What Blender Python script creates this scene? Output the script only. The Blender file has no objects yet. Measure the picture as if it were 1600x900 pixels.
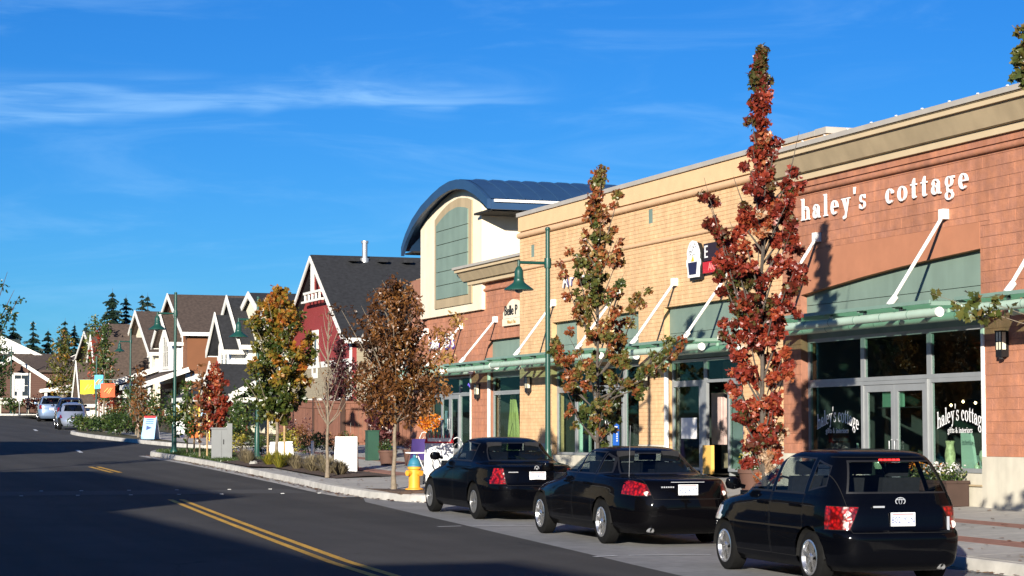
import bpy, bmesh, math, random
from mathutils import Vector, Matrix
random.seed(7)
R = math.radians
scn = bpy.context.scene
col = scn.collection

# ------------------------------------------------------------------ camera, sky, sun, exposure
FPX, EYE = 3400.0, 1.7
YAW, PITCH = R(19.888), R(3.853)
cd = bpy.data.cameras.new('camera'); cam = bpy.data.objects.new('camera', cd); col.objects.link(cam)
cd.sensor_width = 36.0; cd.lens = FPX / 1600 * 36.0; cd.clip_start = .1; cd.clip_end = 3000
cam.location = (0, 0, EYE); cam.rotation_euler = (R(90) + PITCH, 0, -YAW)
scn.camera = cam
SUN_A, SUN_B = 1.45, .43              # light travels (1, SUN_A, -SUN_B)
ELEV = math.atan(SUN_B / math.hypot(1, SUN_A)); AZ = math.atan2(-1, -SUN_A)   # clockwise from +Y
sd = bpy.data.lights.new('sun', 'SUN'); sun = bpy.data.objects.new('sun', sd); col.objects.link(sun)
sd.energy = 5.0; sd.angle = R(.5); sd.color = (1, .93, .81)
sun.rotation_euler = Vector((1, SUN_A, -SUN_B)).to_track_quat('-Z', 'Y').to_euler()
wd = bpy.data.worlds.new('World'); scn.world = wd; wd.use_nodes = True
wn, wl = wd.node_tree.nodes, wd.node_tree.links
wn.clear()
sky = wn.new('ShaderNodeTexSky'); sky.sky_type = 'NISHITA'; sky.sun_disc = False
sky.sun_elevation = ELEV; sky.sun_rotation = AZ; sky.air_density = 1.0; sky.dust_density = 0.0; sky.ozone_density = 4.0; sky.altitude = 300
hs = wn.new('ShaderNodeHueSaturation'); hs.inputs['Saturation'].default_value = 1.18; hs.inputs['Value'].default_value = 1.0
wl.new(sky.outputs[0], hs.inputs['Color'])
tn = wn.new('ShaderNodeMixRGB'); tn.blend_type = 'MULTIPLY'; tn.inputs[0].default_value = 1; tn.inputs[2].default_value = (.35, .85, 1.37, 1); wl.new(hs.outputs[0], tn.inputs[1])
tc = wn.new('ShaderNodeTexCoord')
def wmath(op, a, b=None, clamp=False):
    n = wn.new('ShaderNodeMath'); n.operation = op; n.use_clamp = clamp
    for i, q in enumerate((a, b)):
        if q is None: continue
        if isinstance(q, (int, float)): n.inputs[i].default_value = q
        else: wl.new(q, n.inputs[i])
    return n.outputs[0]
# thin cirrus: one long wisp low in the sky and faint veils, in azimuth / elevation degrees
sp = wn.new('ShaderNodeSeparateXYZ'); wl.new(tc.outputs['Generated'], sp.inputs[0])
DEG = 180 / math.pi
az_ = wmath('MULTIPLY', wmath('ARCTAN2', sp.outputs[0], sp.outputs[1]), DEG); el_ = wmath('MULTIPLY', wmath('ARCSINE', sp.outputs[2]), DEG)
def cnoise(sx, sy, off, det=6, dist=.6, rough=.55):
    c = wn.new('ShaderNodeCombineXYZ'); wl.new(wmath('MULTIPLY', az_, sx), c.inputs[0]); wl.new(wmath('MULTIPLY', el_, sy), c.inputs[1]); c.inputs[2].default_value = off
    n = wn.new('ShaderNodeTexNoise'); n.inputs['Scale'].default_value = 1; n.inputs['Detail'].default_value = det; n.inputs['Roughness'].default_value = rough; n.inputs['Distortion'].default_value = dist
    wl.new(c.outputs[0], n.inputs['Vector']); return n.outputs[0]
def wrange(src, a, b_, lo, hi, smooth=True):
    n = wn.new('ShaderNodeMapRange'); n.interpolation_type = 'SMOOTHSTEP' if smooth else 'LINEAR'
    for k, q in (('From Min', a), ('From Max', b_), ('To Min', lo), ('To Max', hi)): n.inputs[k].default_value = q
    wl.new(src, n.inputs[0]); return n.outputs[0]
warp = wmath('MULTIPLY', wmath('SUBTRACT', cnoise(.12, .3, 3.0, 3), .5), 1.6)
v0 = wmath('ADD', wmath('ADD', 8.15, wmath('MULTIPLY', wmath('SUBTRACT', az_, 6.6), .045)), warp)
wid = wrange(az_, 4, 19, 1.25, .30, False)
dd = wmath('DIVIDE', wmath('SUBTRACT', el_, v0), wid); below = wrange(dd, -.55, -.05, 0, 1); above = wrange(dd, .0, 1.5, 1, 0)
core = wmath('MULTIPLY', wmath('MULTIPLY', below, above), wmath('MULTIPLY', wrange(az_, 17, 22, 1, 0), wrange(az_, -14, 2, 0, 1)))
wisp = wmath('MULTIPLY', core, wrange(cnoise(.22, 2.2, 1.3, 7, .8), .32, .72, .10, 1.0))
veil = wmath('MULTIPLY', wrange(cnoise(.10, .55, 7.7, 7, 1.2, .6), .45, .75, 0, .16), wrange(el_, 0, 5, .4, 1))
cfac = wmath('MINIMUM', wmath('ADD', wmath('MULTIPLY', wisp, .42), veil), .6)
mx = wn.new('ShaderNodeMixRGB'); wl.new(cfac, mx.inputs[0]); wl.new(tn.outputs[0], mx.inputs[1]); mx.inputs[2].default_value = (5.2, 9.0, 13.2, 1)
bg = wn.new('ShaderNodeBackground'); bg.inputs['Strength'].default_value = .05
wl.new(mx.outputs[0], bg.inputs[0])
wo = wn.new('ShaderNodeOutputWorld'); wl.new(bg.outputs[0], wo.inputs[0])
vs = scn.view_settings
vs.view_transform = 'Standard'; vs.look = 'None'; vs.gamma = 1; vs.exposure = 0.85; vs.use_curve_mapping = False
scn.cycles.max_bounces = 6; scn.cycles.transparent_max_bounces = 16; scn.cycles.glossy_bounces = 3; scn.cycles.caustics_reflective = False; scn.cycles.caustics_refractive = False

# ------------------------------------------------------------------ helpers
def G(Y):                                   # height of the road along the street
    if Y < 22: return .010 * (Y - 22)
    if Y < 62:
        t = Y - 22; return .010 * t + .0125 * t * t / 80
    if Y < 200: return .65 + .0225 * (Y - 62)
    t = min(Y - 200, 60); return .65 + .0225 * 138 + .0225 * (t - t * t / 120)
def lerp(pts, t):                           # piecewise linear table
    if t <= pts[0][0]: return pts[0][1]
    for (a, va), (b, vb) in zip(pts, pts[1:]):
        if t <= b: return va + (vb - va) * (t - a) / (b - a)
    return pts[-1][1]
WORLD = {}
def tag(o, label=None, cat=None, group=None, kind=None):
    for k, q in (('label', label), ('category', cat), ('group', group), ('kind', kind)):
        if q: o[k] = q
    return o
def thing(name, label, cat, loc=(0, 0, 0), rz=0, group=None):
    o = bpy.data.objects.new(name, None); col.objects.link(o)
    o.empty_display_size = .2; o.location = loc; o.rotation_euler = (0, 0, rz); WORLD[o] = Vector(loc)
    return tag(o, label, cat, group)
def put(name, me, parent=None, loc=None):
    o = bpy.data.objects.new(name, me); col.objects.link(o)
    if parent: o.parent = parent
    if loc is not None: o.location = loc
    return o
class MB:
    def __init__(s): s.v = []; s.f = []; s.m = []; s.c = None
    def face(s, pts, mi=0):
        n = len(s.v); s.v += [tuple(p) for p in pts]; s.f.append(tuple(range(n, n + len(pts)))); s.m.append(mi); return s
    def faces(s, vs, fs, mi=0):
        n = len(s.v); s.v += [tuple(p) for p in vs]
        for f in fs: s.f.append(tuple(i + n for i in f)); s.m.append(mi)
        return s
    def box(s, x0, x1, y0, y1, z0, z1, mi=0):
        return s.faces([(x0,y0,z0),(x1,y0,z0),(x1,y1,z0),(x0,y1,z0),(x0,y0,z1),(x1,y0,z1),(x1,y1,z1),(x0,y1,z1)],
                       [(0,3,2,1),(4,5,6,7),(0,1,5,4),(1,2,6,5),(2,3,7,6),(3,0,4,7)], mi)
    def bar(s, a, b, w, h=None, mi=0, up=(0,0,1)):     # box along a line
        a, b = Vector(a), Vector(b); h = h or w; d = (b - a).normalized(); u = Vector(up)
        if abs(d.dot(u)) > .98: u = Vector((1, 0, 0))
        r = d.cross(u).normalized(); u = r.cross(d)
        vs = [p + r * sx * w / 2 + u * sz * h / 2 for p in (a, b) for sx, sz in ((-1,-1),(1,-1),(1,1),(-1,1))]
        return s.faces(vs, [(0,3,2,1),(4,5,6,7),(0,1,5,4),(1,2,6,5),(2,3,7,6),(3,0,4,7)], mi)
    def tube(s, pts, rad, n=8, mi=0, cap=True):
        pts = [Vector(p) for p in pts]; base = len(s.v)
        if not hasattr(rad, '__len__'): rad = [rad] * len(pts)
        for i, p in enumerate(pts):
            d = (pts[min(i + 1, len(pts) - 1)] - pts[max(i - 1, 0)]).normalized()
            u = Vector((0, 0, 1)) if abs(d.z) < .9 else Vector((1, 0, 0))
            r = d.cross(u).normalized(); u = r.cross(d)
            for k in range(n):
                a = 2 * math.pi * k / n; s.v.append(tuple(p + (r * math.cos(a) + u * math.sin(a)) * rad[i]))
        for i in range(len(pts) - 1):
            for k in range(n):
                a = base + i * n + k; b = base + i * n + (k + 1) % n
                s.f.append((a, b, b + n, a + n)); s.m.append(mi)
        if cap:
            s.f.append(tuple(base + k for k in range(n))[::-1]); s.m.append(mi)
            e = base + (len(pts) - 1) * n; s.f.append(tuple(e + k for k in range(n))); s.m.append(mi)
        return s
    def lathe(s, prof, c=(0, 0, 0), n=16, mi=0, sx=1, sy=1):
        base = len(s.v)
        for r, z in prof:
            for k in range(n):
                a = 2 * math.pi * k / n; s.v.append((c[0] + r * sx * math.cos(a), c[1] + r * sy * math.sin(a), c[2] + z))
        for i in range(len(prof) - 1):
            for k in range(n):
                a = base + i * n + k; b = base + i * n + (k + 1) % n
                s.f.append((a, b, b + n, a + n)); s.m.append(mi)
        s.f.append(tuple(base + k for k in range(n))[::-1]); s.m.append(mi)
        e = base + (len(prof) - 1) * n; s.f.append(tuple(e + k for k in range(n))); s.m.append(mi)
        return s
    def prism(s, poly, fn0, fn1, mi=0):                # poly 2-D -> two 3-D copies joined
        n = len(poly); a = [fn0(*p) for p in poly]; b = [fn1(*p) for p in poly]
        return s.faces(a + b, [tuple(range(n))[::-1], tuple(range(n, 2 * n))] + [(i, (i + 1) % n, (i + 1) % n + n, i + n) for i in range(n)], mi)
    def strip(s, rows, mi=0):                          # rows of equal length -> sheet
        n = len(rows[0]); vs = [p for r in rows for p in r]
        return s.faces(vs, [(i*n+j, i*n+j+1, (i+1)*n+j+1, (i+1)*n+j) for i in range(len(rows)-1) for j in range(n-1)], mi)
    def mesh(s, name, mats, off=None, smooth=None):
        me = bpy.data.meshes.new(name)
        vs = s.v if off is None else [(x - off[0], y - off[1], z - off[2]) for x, y, z in s.v]
        me.from_pydata(vs, [], s.f)
        mats = mats if isinstance(mats, (list, tuple)) else [mats]
        for m in mats: me.materials.append(m)
        if len(mats) > 1: me.polygons.foreach_set('material_index', s.m)
        if smooth is not None:
            me.polygons.foreach_set('use_smooth', [True] * len(me.polygons))
            if smooth < 180: me.set_sharp_from_angle(angle=R(smooth))
        if s.c is not None:
            at = me.attributes.new('rnd', 'FLOAT', 'FACE'); at.data.foreach_set('value', s.c)
        me.update(); return me
    def build(s, name, mats, parent=None, local=False, smooth=None, kind=None):
        off = None
        if parent is not None and not local:
            off = WORLD[parent]
        o = put(name, s.mesh(name, mats, off, smooth), parent)
        if parent is not None: WORLD[o] = WORLD.get(parent, Vector((0, 0, 0)))
        else: WORLD[o] = Vector((0, 0, 0))
        if kind: o['kind'] = kind
        return o
def recalc(o):
    bm = bmesh.new(); bm.from_mesh(o.data); bmesh.ops.recalc_face_normals(bm, faces=bm.faces); bm.to_mesh(o.data); bm.free()

# ------------------------------------------------------------------ materials
MATS = {}
def mat(name, rgb, rough=.7, var=.12, scale=3.0, bump=0.0, bscale=40.0, metal=0.0, spec=.4, coat=0.0, objvar=0.0, emit=0, blotch=.0, bsc=.35, tint=None, streak=0):
    if name in MATS: return MATS[name]
    m = bpy.data.materials.new(name); m.use_nodes = True; MATS[name] = m
    N, L = m.node_tree.nodes, m.node_tree.links; b = N['Principled BSDF']
    b.inputs['Roughness'].default_value = rough; b.inputs['Metallic'].default_value = metal
    b.inputs['Specular IOR Level'].default_value = spec; b.inputs['Coat Weight'].default_value = coat; b.inputs['Coat Roughness'].default_value = .04
    geo = N.new('ShaderNodeNewGeometry'); c = None
    def noise(sc, det=4):
        n = N.new('ShaderNodeTexNoise'); n.inputs['Scale'].default_value = sc; n.inputs['Detail'].default_value = det
        L.new(geo.outputs['Position'], n.inputs['Vector']); return n.outputs[0]
    def rng(src, lo, hi, a=.3, z=.7):
        n = N.new('ShaderNodeMapRange'); n.inputs['From Min'].default_value = a; n.inputs['From Max'].default_value = z
        n.inputs['To Min'].default_value = lo; n.inputs['To Max'].default_value = hi; L.new(src, n.inputs[0]); return n.outputs[0]
    def mul(a, c2):
        n = N.new('ShaderNodeVectorMath'); n.operation = 'SCALE'
        if isinstance(c2, tuple): n.inputs[0].default_value = c2
        else: L.new(c2, n.inputs[0])
        L.new(a, n.inputs['Scale']); return n.outputs[0]
    c = tuple(rgb)
    if tint:
        t = N.new('ShaderNodeMixRGB'); t.inputs[1].default_value = (*rgb, 1); t.inputs[2].default_value = (*tint, 1)
        L.new(rng(noise(scale * .7, 3), 0, 1, .4, .62), t.inputs[0]); c = t.outputs[0]
    if var: c = mul(rng(noise(scale), 1 - var, 1 + var), c)
    if blotch: c = mul(rng(noise(bsc, 3), 1 - blotch, 1 + blotch), c)
    if streak:
        mp = N.new('ShaderNodeMapping'); mp.inputs['Scale'].default_value = (2.6, 2.6, .16); L.new(geo.outputs['Position'], mp.inputs[0]); sn = N.new('ShaderNodeTexNoise'); sn.inputs['Scale'].default_value = 1.0; sn.inputs['Detail'].default_value = 5; L.new(mp.outputs[0], sn.inputs['Vector'])
        c = mul(rng(sn.outputs[0], 1 - streak, 1 + streak * .5, .36, .62), c)
    if objvar:
        oi = N.new('ShaderNodeObjectInfo'); c = mul(rng(oi.outputs['Random'], 1 - objvar, 1 + objvar, 0, 1), c)
    if isinstance(c, tuple): b.inputs['Base Color'].default_value = (*c, 1)
    else: L.new(c, b.inputs['Base Color'])
    if bump:
        bp = N.new('ShaderNodeBump'); bp.inputs['Strength'].default_value = bump; bp.inputs['Distance'].default_value = .02
        L.new(noise(bscale, 5), bp.inputs['Height']); L.new(bp.outputs[0], b.inputs['Normal'])
    if emit:
        b.inputs['Emission Color'].default_value = (*rgb, 1); b.inputs['Emission Strength'].default_value = emit
    return m
def siding(name, rgb, pitch=.15, horiz=True, rough=.75):
    m = mat(name, rgb, rough, .06, 1.5); N, L = m.node_tree.nodes, m.node_tree.links
    g = N.new('ShaderNodeNewGeometry'); s = N.new('ShaderNodeSeparateXYZ'); L.new(g.outputs['Position'], s.inputs[0])
    d = N.new('ShaderNodeMath'); d.operation = 'DIVIDE'; d.inputs[1].default_value = pitch
    if horiz: L.new(s.outputs[2], d.inputs[0])
    else:
        ad = N.new('ShaderNodeMath'); L.new(s.outputs[0], ad.inputs[0]); L.new(s.outputs[1], ad.inputs[1]); L.new(ad.outputs[0], d.inputs[0])
    f = N.new('ShaderNodeMath'); f.operation = 'FRACT'; L.new(d.outputs[0], f.inputs[0])
    bp = N.new('ShaderNodeBump'); bp.inputs['Strength'].default_value = .8; bp.inputs['Distance'].default_value = .02
    bp.invert = True; L.new(f.outputs[0], bp.inputs['Height']); L.new(bp.outputs[0], N['Principled BSDF'].inputs['Normal'])
    return m
def shingle(name, rgb):
    m = mat(name, rgb, .9, .0); N, L = m.node_tree.nodes, m.node_tree.links; b = N['Principled BSDF']
    g = N.new('ShaderNodeNewGeometry'); mp = N.new('ShaderNodeMapping'); mp.inputs['Scale'].default_value = (1, 1, 1.4); L.new(g.outputs['Position'], mp.inputs[0])
    v = N.new('ShaderNodeTexNoise'); v.inputs['Scale'].default_value = 6; v.inputs['Detail'].default_value = 6; L.new(mp.outputs[0], v.inputs['Vector'])
    mr = N.new('ShaderNodeMapRange'); mr.inputs['From Min'].default_value = .3; mr.inputs['From Max'].default_value = .7; mr.inputs['To Min'].default_value = .7; mr.inputs['To Max'].default_value = 1.3
    L.new(v.outputs[0], mr.inputs[0]); s = N.new('ShaderNodeVectorMath'); s.operation = 'SCALE'; s.inputs[0].default_value = rgb; L.new(mr.outputs[0], s.inputs['Scale'])
    L.new(s.outputs[0], b.inputs['Base Color']); bp = N.new('ShaderNodeBump'); bp.inputs['Strength'].default_value = .5; L.new(v.outputs[0], bp.inputs['Height']); L.new(bp.outputs[0], b.inputs['Normal'])
    return m
def glass(name, tint=(.7, .85, .8), refl=.10, rough=.02):
    if name in MATS: return MATS[name]
    m = bpy.data.materials.new(name); m.use_nodes = True; MATS[name] = m
    N, L = m.node_tree.nodes, m.node_tree.links; N.remove(N['Principled BSDF'])
    t = N.new('ShaderNodeBsdfTransparent'); t.inputs[0].default_value = (*tint, 1)
    g = N.new('ShaderNodeBsdfGlossy'); g.inputs[0].default_value = (1, 1, 1, 1); g.inputs['Roughness'].default_value = rough
    lw = N.new('ShaderNodeLayerWeight'); lw.inputs[0].default_value = .35
    mr = N.new('ShaderNodeMapRange'); mr.inputs['To Min'].default_value = refl * .5; mr.inputs['To Max'].default_value = min(1, refl * 6); L.new(lw.outputs['Fresnel'], mr.inputs[0])
    x = N.new('ShaderNodeMixShader'); L.new(mr.outputs[0], x.inputs[0]); L.new(t.outputs[0], x.inputs[1]); L.new(g.outputs[0], x.inputs[2])
    L.new(x.outputs[0], N['Material Output'].inputs[0]); return m
def leafmat(name, stops, trans=.35):
    if name in MATS: return MATS[name]
    m = bpy.data.materials.new(name); m.use_nodes = True; MATS[name] = m
    N, L = m.node_tree.nodes, m.node_tree.links; b = N['Principled BSDF']; b.inputs['Roughness'].default_value = .36; b.inputs['Specular IOR Level'].default_value = .55
    a = N.new('ShaderNodeAttribute'); a.attribute_name = 'rnd'
    r = N.new('ShaderNodeValToRGB'); e = r.color_ramp.elements
    while len(e) < len(stops): e.new(.5)
    for q, (p, c) in zip(e, stops): q.position = p; q.color = (*c, 1)
    L.new(a.outputs['Fac'], r.inputs[0]); L.new(r.outputs[0], b.inputs['Base Color'])
    t = N.new('ShaderNodeBsdfTranslucent'); L.new(r.outputs[0], t.inputs[0])
    x = N.new('ShaderNodeMixShader'); x.inputs[0].default_value = trans
    L.new(b.outputs[0], x.inputs[1]); L.new(t.outputs[0], x.inputs[2]); L.new(x.outputs[0], N['Material Output'].inputs[0]); return m

def asphalt_mat():
    m = mat('asphalt', (.039, .0365, .0335), .9, .12, 70, .5, 220, blotch=.20, bsc=.45); N, L = m.node_tree.nodes, m.node_tree.links; b = N['Principled BSDF']
    src = b.inputs['Base Color'].links[0].from_socket; g = N.new('ShaderNodeNewGeometry')
    def tex(kind, scale, stretch=(1, 1, 1), rot=0, **kw):
        mp = N.new('ShaderNodeMapping'); mp.inputs['Scale'].default_value = stretch; mp.inputs['Rotation'].default_value = (0, 0, rot); L.new(g.outputs['Position'], mp.inputs[0])
        t = N.new(kind); t.inputs['Scale'].default_value = scale
        for k, q in kw.items(): setattr(t, k, q)
        L.new(mp.outputs[0], t.inputs['Vector']); return t
    wp = tex('ShaderNodeTexNoise', 1.3); ad = N.new('ShaderNodeMixRGB'); ad.blend_type = 'ADD'; ad.inputs[0].default_value = .5; L.new(g.outputs['Position'], ad.inputs[1]); L.new(wp.outputs['Color'], ad.inputs[2])
    vo = N.new('ShaderNodeTexVoronoi'); vo.feature = 'DISTANCE_TO_EDGE'; vo.inputs['Scale'].default_value = .16; L.new(ad.outputs[0], vo.inputs['Vector'])
    ck = N.new('ShaderNodeMapRange'); ck.inputs['From Max'].default_value = .0028; ck.inputs['To Min'].default_value = .35; L.new(vo.outputs[0], ck.inputs[0])
    ly = tex('ShaderNodeTexNoise', 1.0, (1.1, .035, 1), R(4.5)); l2 = N.new('ShaderNodeMapRange'); l2.inputs['From Min'].default_value = .35; l2.inputs['From Max'].default_value = .68; l2.inputs['To Min'].default_value = .80; l2.inputs['To Max'].default_value = 1.28; L.new(ly.outputs[0], l2.inputs[0])
    mu = N.new('ShaderNodeMath'); mu.operation = 'MULTIPLY'; L.new(ck.outputs[0], mu.inputs[0]); L.new(l2.outputs[0], mu.inputs[1])
    sc = N.new('ShaderNodeVectorMath'); sc.operation = 'SCALE'; L.new(src, sc.inputs[0]); L.new(mu.outputs[0], sc.inputs['Scale']); L.new(sc.outputs[0], b.inputs['Base Color']); return m
m_asph = asphalt_mat()
m_conc = mat('concrete', (.40, .385, .35), .85, .10, 5, .25, 120, blotch=.12, bsc=.5)
m_concd = mat('lane_concrete', (.235, .232, .225), .88, .12, 6, .3, 150, blotch=.18, bsc=.6)
m_kerb = mat('kerb_concrete', (.44, .42, .38), .85, .16, 4, .3, 90, blotch=.15, bsc=1.5)
m_brickband = mat('paver_red', (.30, .15, .11), .85, .2, 9, .3, 80)
m_yellowp = mat('road_paint_yellow', (.62, .34, .03), .75, .30, 14, blotch=.15, bsc=1.2)
m_whitep = mat('road_paint_white', (.62, .62, .60), .7, .2, 9)
m_soil = mat('soil', (.085, .055, .04), .95, .3, 8, .6, 60)
m_grassg = mat('turf_ground', (.045, .085, .022), .95, .35, 5, .5, 60)
m_dirt = mat('terrain', (.10, .095, .06), .95, .3, 1.2, .3, 20, tint=(.05, .075, .025))
m_green = mat('lamp_green', (.010, .060, .045), .4, .05, 3, spec=.5)
m_white = mat('white_paint', (.80, .79, .75), .55, .04, 3)
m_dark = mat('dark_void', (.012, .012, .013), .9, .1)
m_black = mat('black_plastic', (.010, .010, .011), .5, .1)
m_rubber = mat('tyre_rubber', (.008, .008, .008), .85, .15, 20, spec=.12)
m_alu = mat('brushed_aluminium', (.34, .355, .36), .45, .06, 4, metal=.35)
m_steel = mat('galvanised_steel', (.45, .46, .47), .4, .1, 5, metal=.7)
m_bark = mat('bark', (.20, .16, .115), .9, .25, 12, .6, 40)
m_barkd = mat('dark_bark', (.075, .055, .045), .9, .25, 12, .6, 40)
m_wood = mat('stake_wood', (.38, .26, .13), .8, .2, 8)
# ------------------------------------------------------------------ ground, road, kerbs, pavements
def resample(pts, step):
    out = [Vector(pts[0])]
    for a, b in zip(pts, pts[1:]):
        a, b = Vector(a), Vector(b); n = max(1, round((b - a).length / step))
        out += [a.lerp(b, (k + 1) / n) for k in range(n)]
    return out
def smoothline(pts, it=2):
    pts = [Vector(p) for p in pts]
    for _ in range(it):
        q = [pts[0]]
        for a, b in zip(pts, pts[1:]): q += [a.lerp(b, .25), a.lerp(b, .75)]
        pts = q + [pts[-1]]
    return pts
KERB_NEAR = [(14.3,-30),(14.4,10),(14.55,22),(14.75,30),(14.9,38),(14.95,40.8),(14.85,42.0),(13.75,43.2),(13.25,44.8),(13.15,46.5),(13.2,49),(13.5,52.8),(13.63,56),(13.85,60.6),(14.0,65.6),(14.05,71),(13.95,74.2),(14.0,76.2),(14.6,77.6),(15.8,78.1),(18,78.4),(40,79.3)]
KERB_FAR = [(40,84.2),(19.6,83.1),(18.3,83.3),(17.35,84.8),(16.9,88),(16.33,95),(16.04,102),(16.1,108),(16.5,111.5),(17.9,114.2),(19.0,116.5),(19.7,122),(21.1,136),(23.4,156),(24.5,165),(24.4,170),(22.8,173.3),(20.6,176),(14,179),(-4,181)]
XL = [(-30,1.0),(0,1.2),(27,1.6),(46,3.0),(63,4.5),(95,8),(120,11.2),(155,15),(171,16)]
kn, kf = smoothline(KERB_NEAR, 2), smoothline(KERB_FAR, 2)
def xat(line, Y, lo=None):
    best = None
    for a, b in zip(line, line[1:]):
        if min(a.y, b.y) <= Y <= max(a.y, b.y) and abs(b.y - a.y) > 1e-6:
            x = a.x + (b.x - a.x) * (Y - a.y) / (b.y - a.y); best = x if best is None else min(best, x)
    return best
def KX(Y): return xat(kn, min(max(Y, -29), 77)) or 14.2
def SW(X, Y):                                # pavement height east of the kerb
    return G(Y) + .15 + .030 * min(max(X - KX(Y), 0), 7.5)
ys = [-300,-120,-60,-30] + list(range(-20, 64, 3)) + list(range(64, 204, 5)) + [205,212,220,230,240,250,262,300,400,600,1000,1800]
xs = [-1500,-600,-200,-80,-30,-10,0,10,20,30,45,60,90,140,250,600,1500]
g = MB(); g.strip([[(x, y, G(y) - .07) for x in xs] for y in ys]); tag(g.build('ground', m_dirt), kind='structure')
SEAM = [(-30,9.6),(10,10.1),(24.2,10.81),(28.5,11.28),(34.7,11.87),(44.5,12.7),(46,12.85)]
def rightedge(Y):
    if Y < 46: return lerp(SEAM, Y)
    if Y <= 76.2: return xat(kn, Y) + .0
    if Y < 84.6: return lerp([(76.2,14.05),(77.6,14.7),(84.0,17.9),(84.6,17.4)], Y)
    return xat(kf, Y) or 20
rows = []
yy = [-30 + 2 * k for k in range(101)] + [171.5, 173, 174.5]
for Y in yy:
    a, b = lerp(XL, Y) + .0, rightedge(Y)
    if Y > 171: a = -6
    rows.append([(a + (b - a) * k / 6, Y, G(Y)) for k in range(7)])
rd = MB(); rd.strip(rows); tag(rd.build('road', m_asph), kind='structure')
ss = MB(); ss.strip([[(x, y, G(y)) for x in (lerp([(77.6,14.7),(84.0,17.9)], y), 22, 30, 40)] for y in (78.0,80,82,83.6)]); tag(ss.build('side_street', m_asph), kind='structure')
pl = MB(); pl.strip([[(lerp(SEAM, y) + .001, y, G(y) - .002), (KX(y) + .02, y, G(y) - .002)] for y in [-30 + 1.0 * k for k in range(77)]]); tag(pl.build('parking_lane', m_concd), kind='structure')
gt = MB(); gt.strip([[(KX(y) - .42, y, G(y) + .004), (KX(y) + .01, y, G(y) + .004)] for y in [46.2 + .5 * k for k in range(60)]]); tag(gt.build('gutter', m_conc), kind='structure')
# light cross band with small white studs
cb_ = MB(); cb_.strip([[(x, y, G(y) + .004) for x in (lerp(XL, y), 8, 12.6)] for y in (48.3, 49.3, 50.3)]); tag(cb_.build('crossing_band', mat('worn_asphalt', (.062,.060,.057), .9, .2, 20, .4, 120)), kind='structure')
st = MB()
for k in range(16):
    x = 4.6 + k * .55 + random.uniform(-.2, .2); y = 48.15 if k % 2 else 50.45
    st.box(x, x + .07, y, y + .07, G(y), G(y) + .012)
tag(st.build('crossing_stud_row', m_whitep), kind='structure')
def painted(name, pts, w, m, off=.006):
    p = resample(pts, 1.5); r = []
    for i, a in enumerate(p):
        d = (p[min(i + 1, len(p) - 1)] - p[max(i - 1, 0)]).normalized(); n = Vector((d.y, -d.x))
        r.append([(a.x - n.x * w / 2, a.y - n.y * w / 2, G(a.y) + off), (a.x + n.x * w / 2, a.y + n.y * w / 2, G(a.y) + off)])
    b = MB(); b.strip(r); return tag(b.build(name, m), kind='structure')
cl = [(6.6,2),(7.15,20),(7.51,27.25),(8.1,34.5),(9.02,45.8)]
for s in (-.12, .12): painted('centre_line', [(x + s, y) for x, y in cl], .115, m_yellowp)
for s in (-.12, .12): painted('centre_line', [(10.38 + s, 61.3), (10.46 + s, 65.7)], .13, m_yellowp)
painted('centre_line', [(12.2, 79.5), (12.5, 82.5)], .14, m_whitep); painted('centre_line', [(15.6, 117), (16.0, 121)], .16, m_whitep)
painted('parking_mark', [(11.60,27.4),(12.75,27.25)], .1, m_whitep); painted('parking_mark', [(11.94,34.96),(13.2,34.8)], .1, m_whitep)
painted('parking_mark', [(11.05,27.3),(11.42,27.42)], .1, m_whitep); painted('parking_mark', [(11.3,34.9),(11.75,35.0)], .1, m_whitep)
# kerbs: stones of about 2 m laid end to end
def kerb(line, name, flip=1, top=.15, lo=-1e9, hi=1e9):
    root = thing(name, '', ''); del_keys = [k for k in ('label', 'category') if k in root.keys()]
    for k in del_keys: del root[k]
    root['kind'] = 'structure'
    p = resample([tuple(q) for q in line], .7); i = 0
    while i < len(p) - 1:
        j = min(i + 3, len(p) - 1); seg = p[i:j + 1]; i = j
        if not (lo < seg[0].y < hi): continue
        b = MB(); rws = []
        for k, a in enumerate(seg):
            gi = p.index(a); d = (p[min(gi + 1, len(p) - 1)] - p[max(gi - 1, 0)]).normalized(); n = Vector((d.y, -d.x)) * flip
            sh = .006 if k == 0 else (-.006 if k == len(seg) - 1 else 0); a2 = a + d * sh; z = G(a.y)
            rws.append([(a2.x, a2.y, z - .06), (a2.x + n.x * .012, a2.y + n.y * .012, z + top - .03), (a2.x + n.x * .04, a2.y + n.y * .04, z + top), (a2.x + n.x * .17, a2.y + n.y * .17, z + top), (a2.x + n.x * .17, a2.y + n.y * .17, z - .06)])
        b.strip(rws)
        for r_ in (rws[0][::-1], rws[-1]): b.face(r_)
        o = b.build('kerb_stone', m_kerb, root, smooth=40); recalc(o)
    return root
kerb(kn, 'kerb_east'); kerb(kf, 'kerb_far')
kerb([Vector((lerp(XL, y), y)) for y in range(-30, 170, 4)], 'kerb_west', -1)
lw_ = MB(); lw_.strip([[(-9.6, y, G(y) + .14), (lerp(XL, y) - .16, y, G(y) + .14)] for y in range(-30, 170, 4)]); tag(lw_.build('pavement_west', m_conc), kind='structure')

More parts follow.
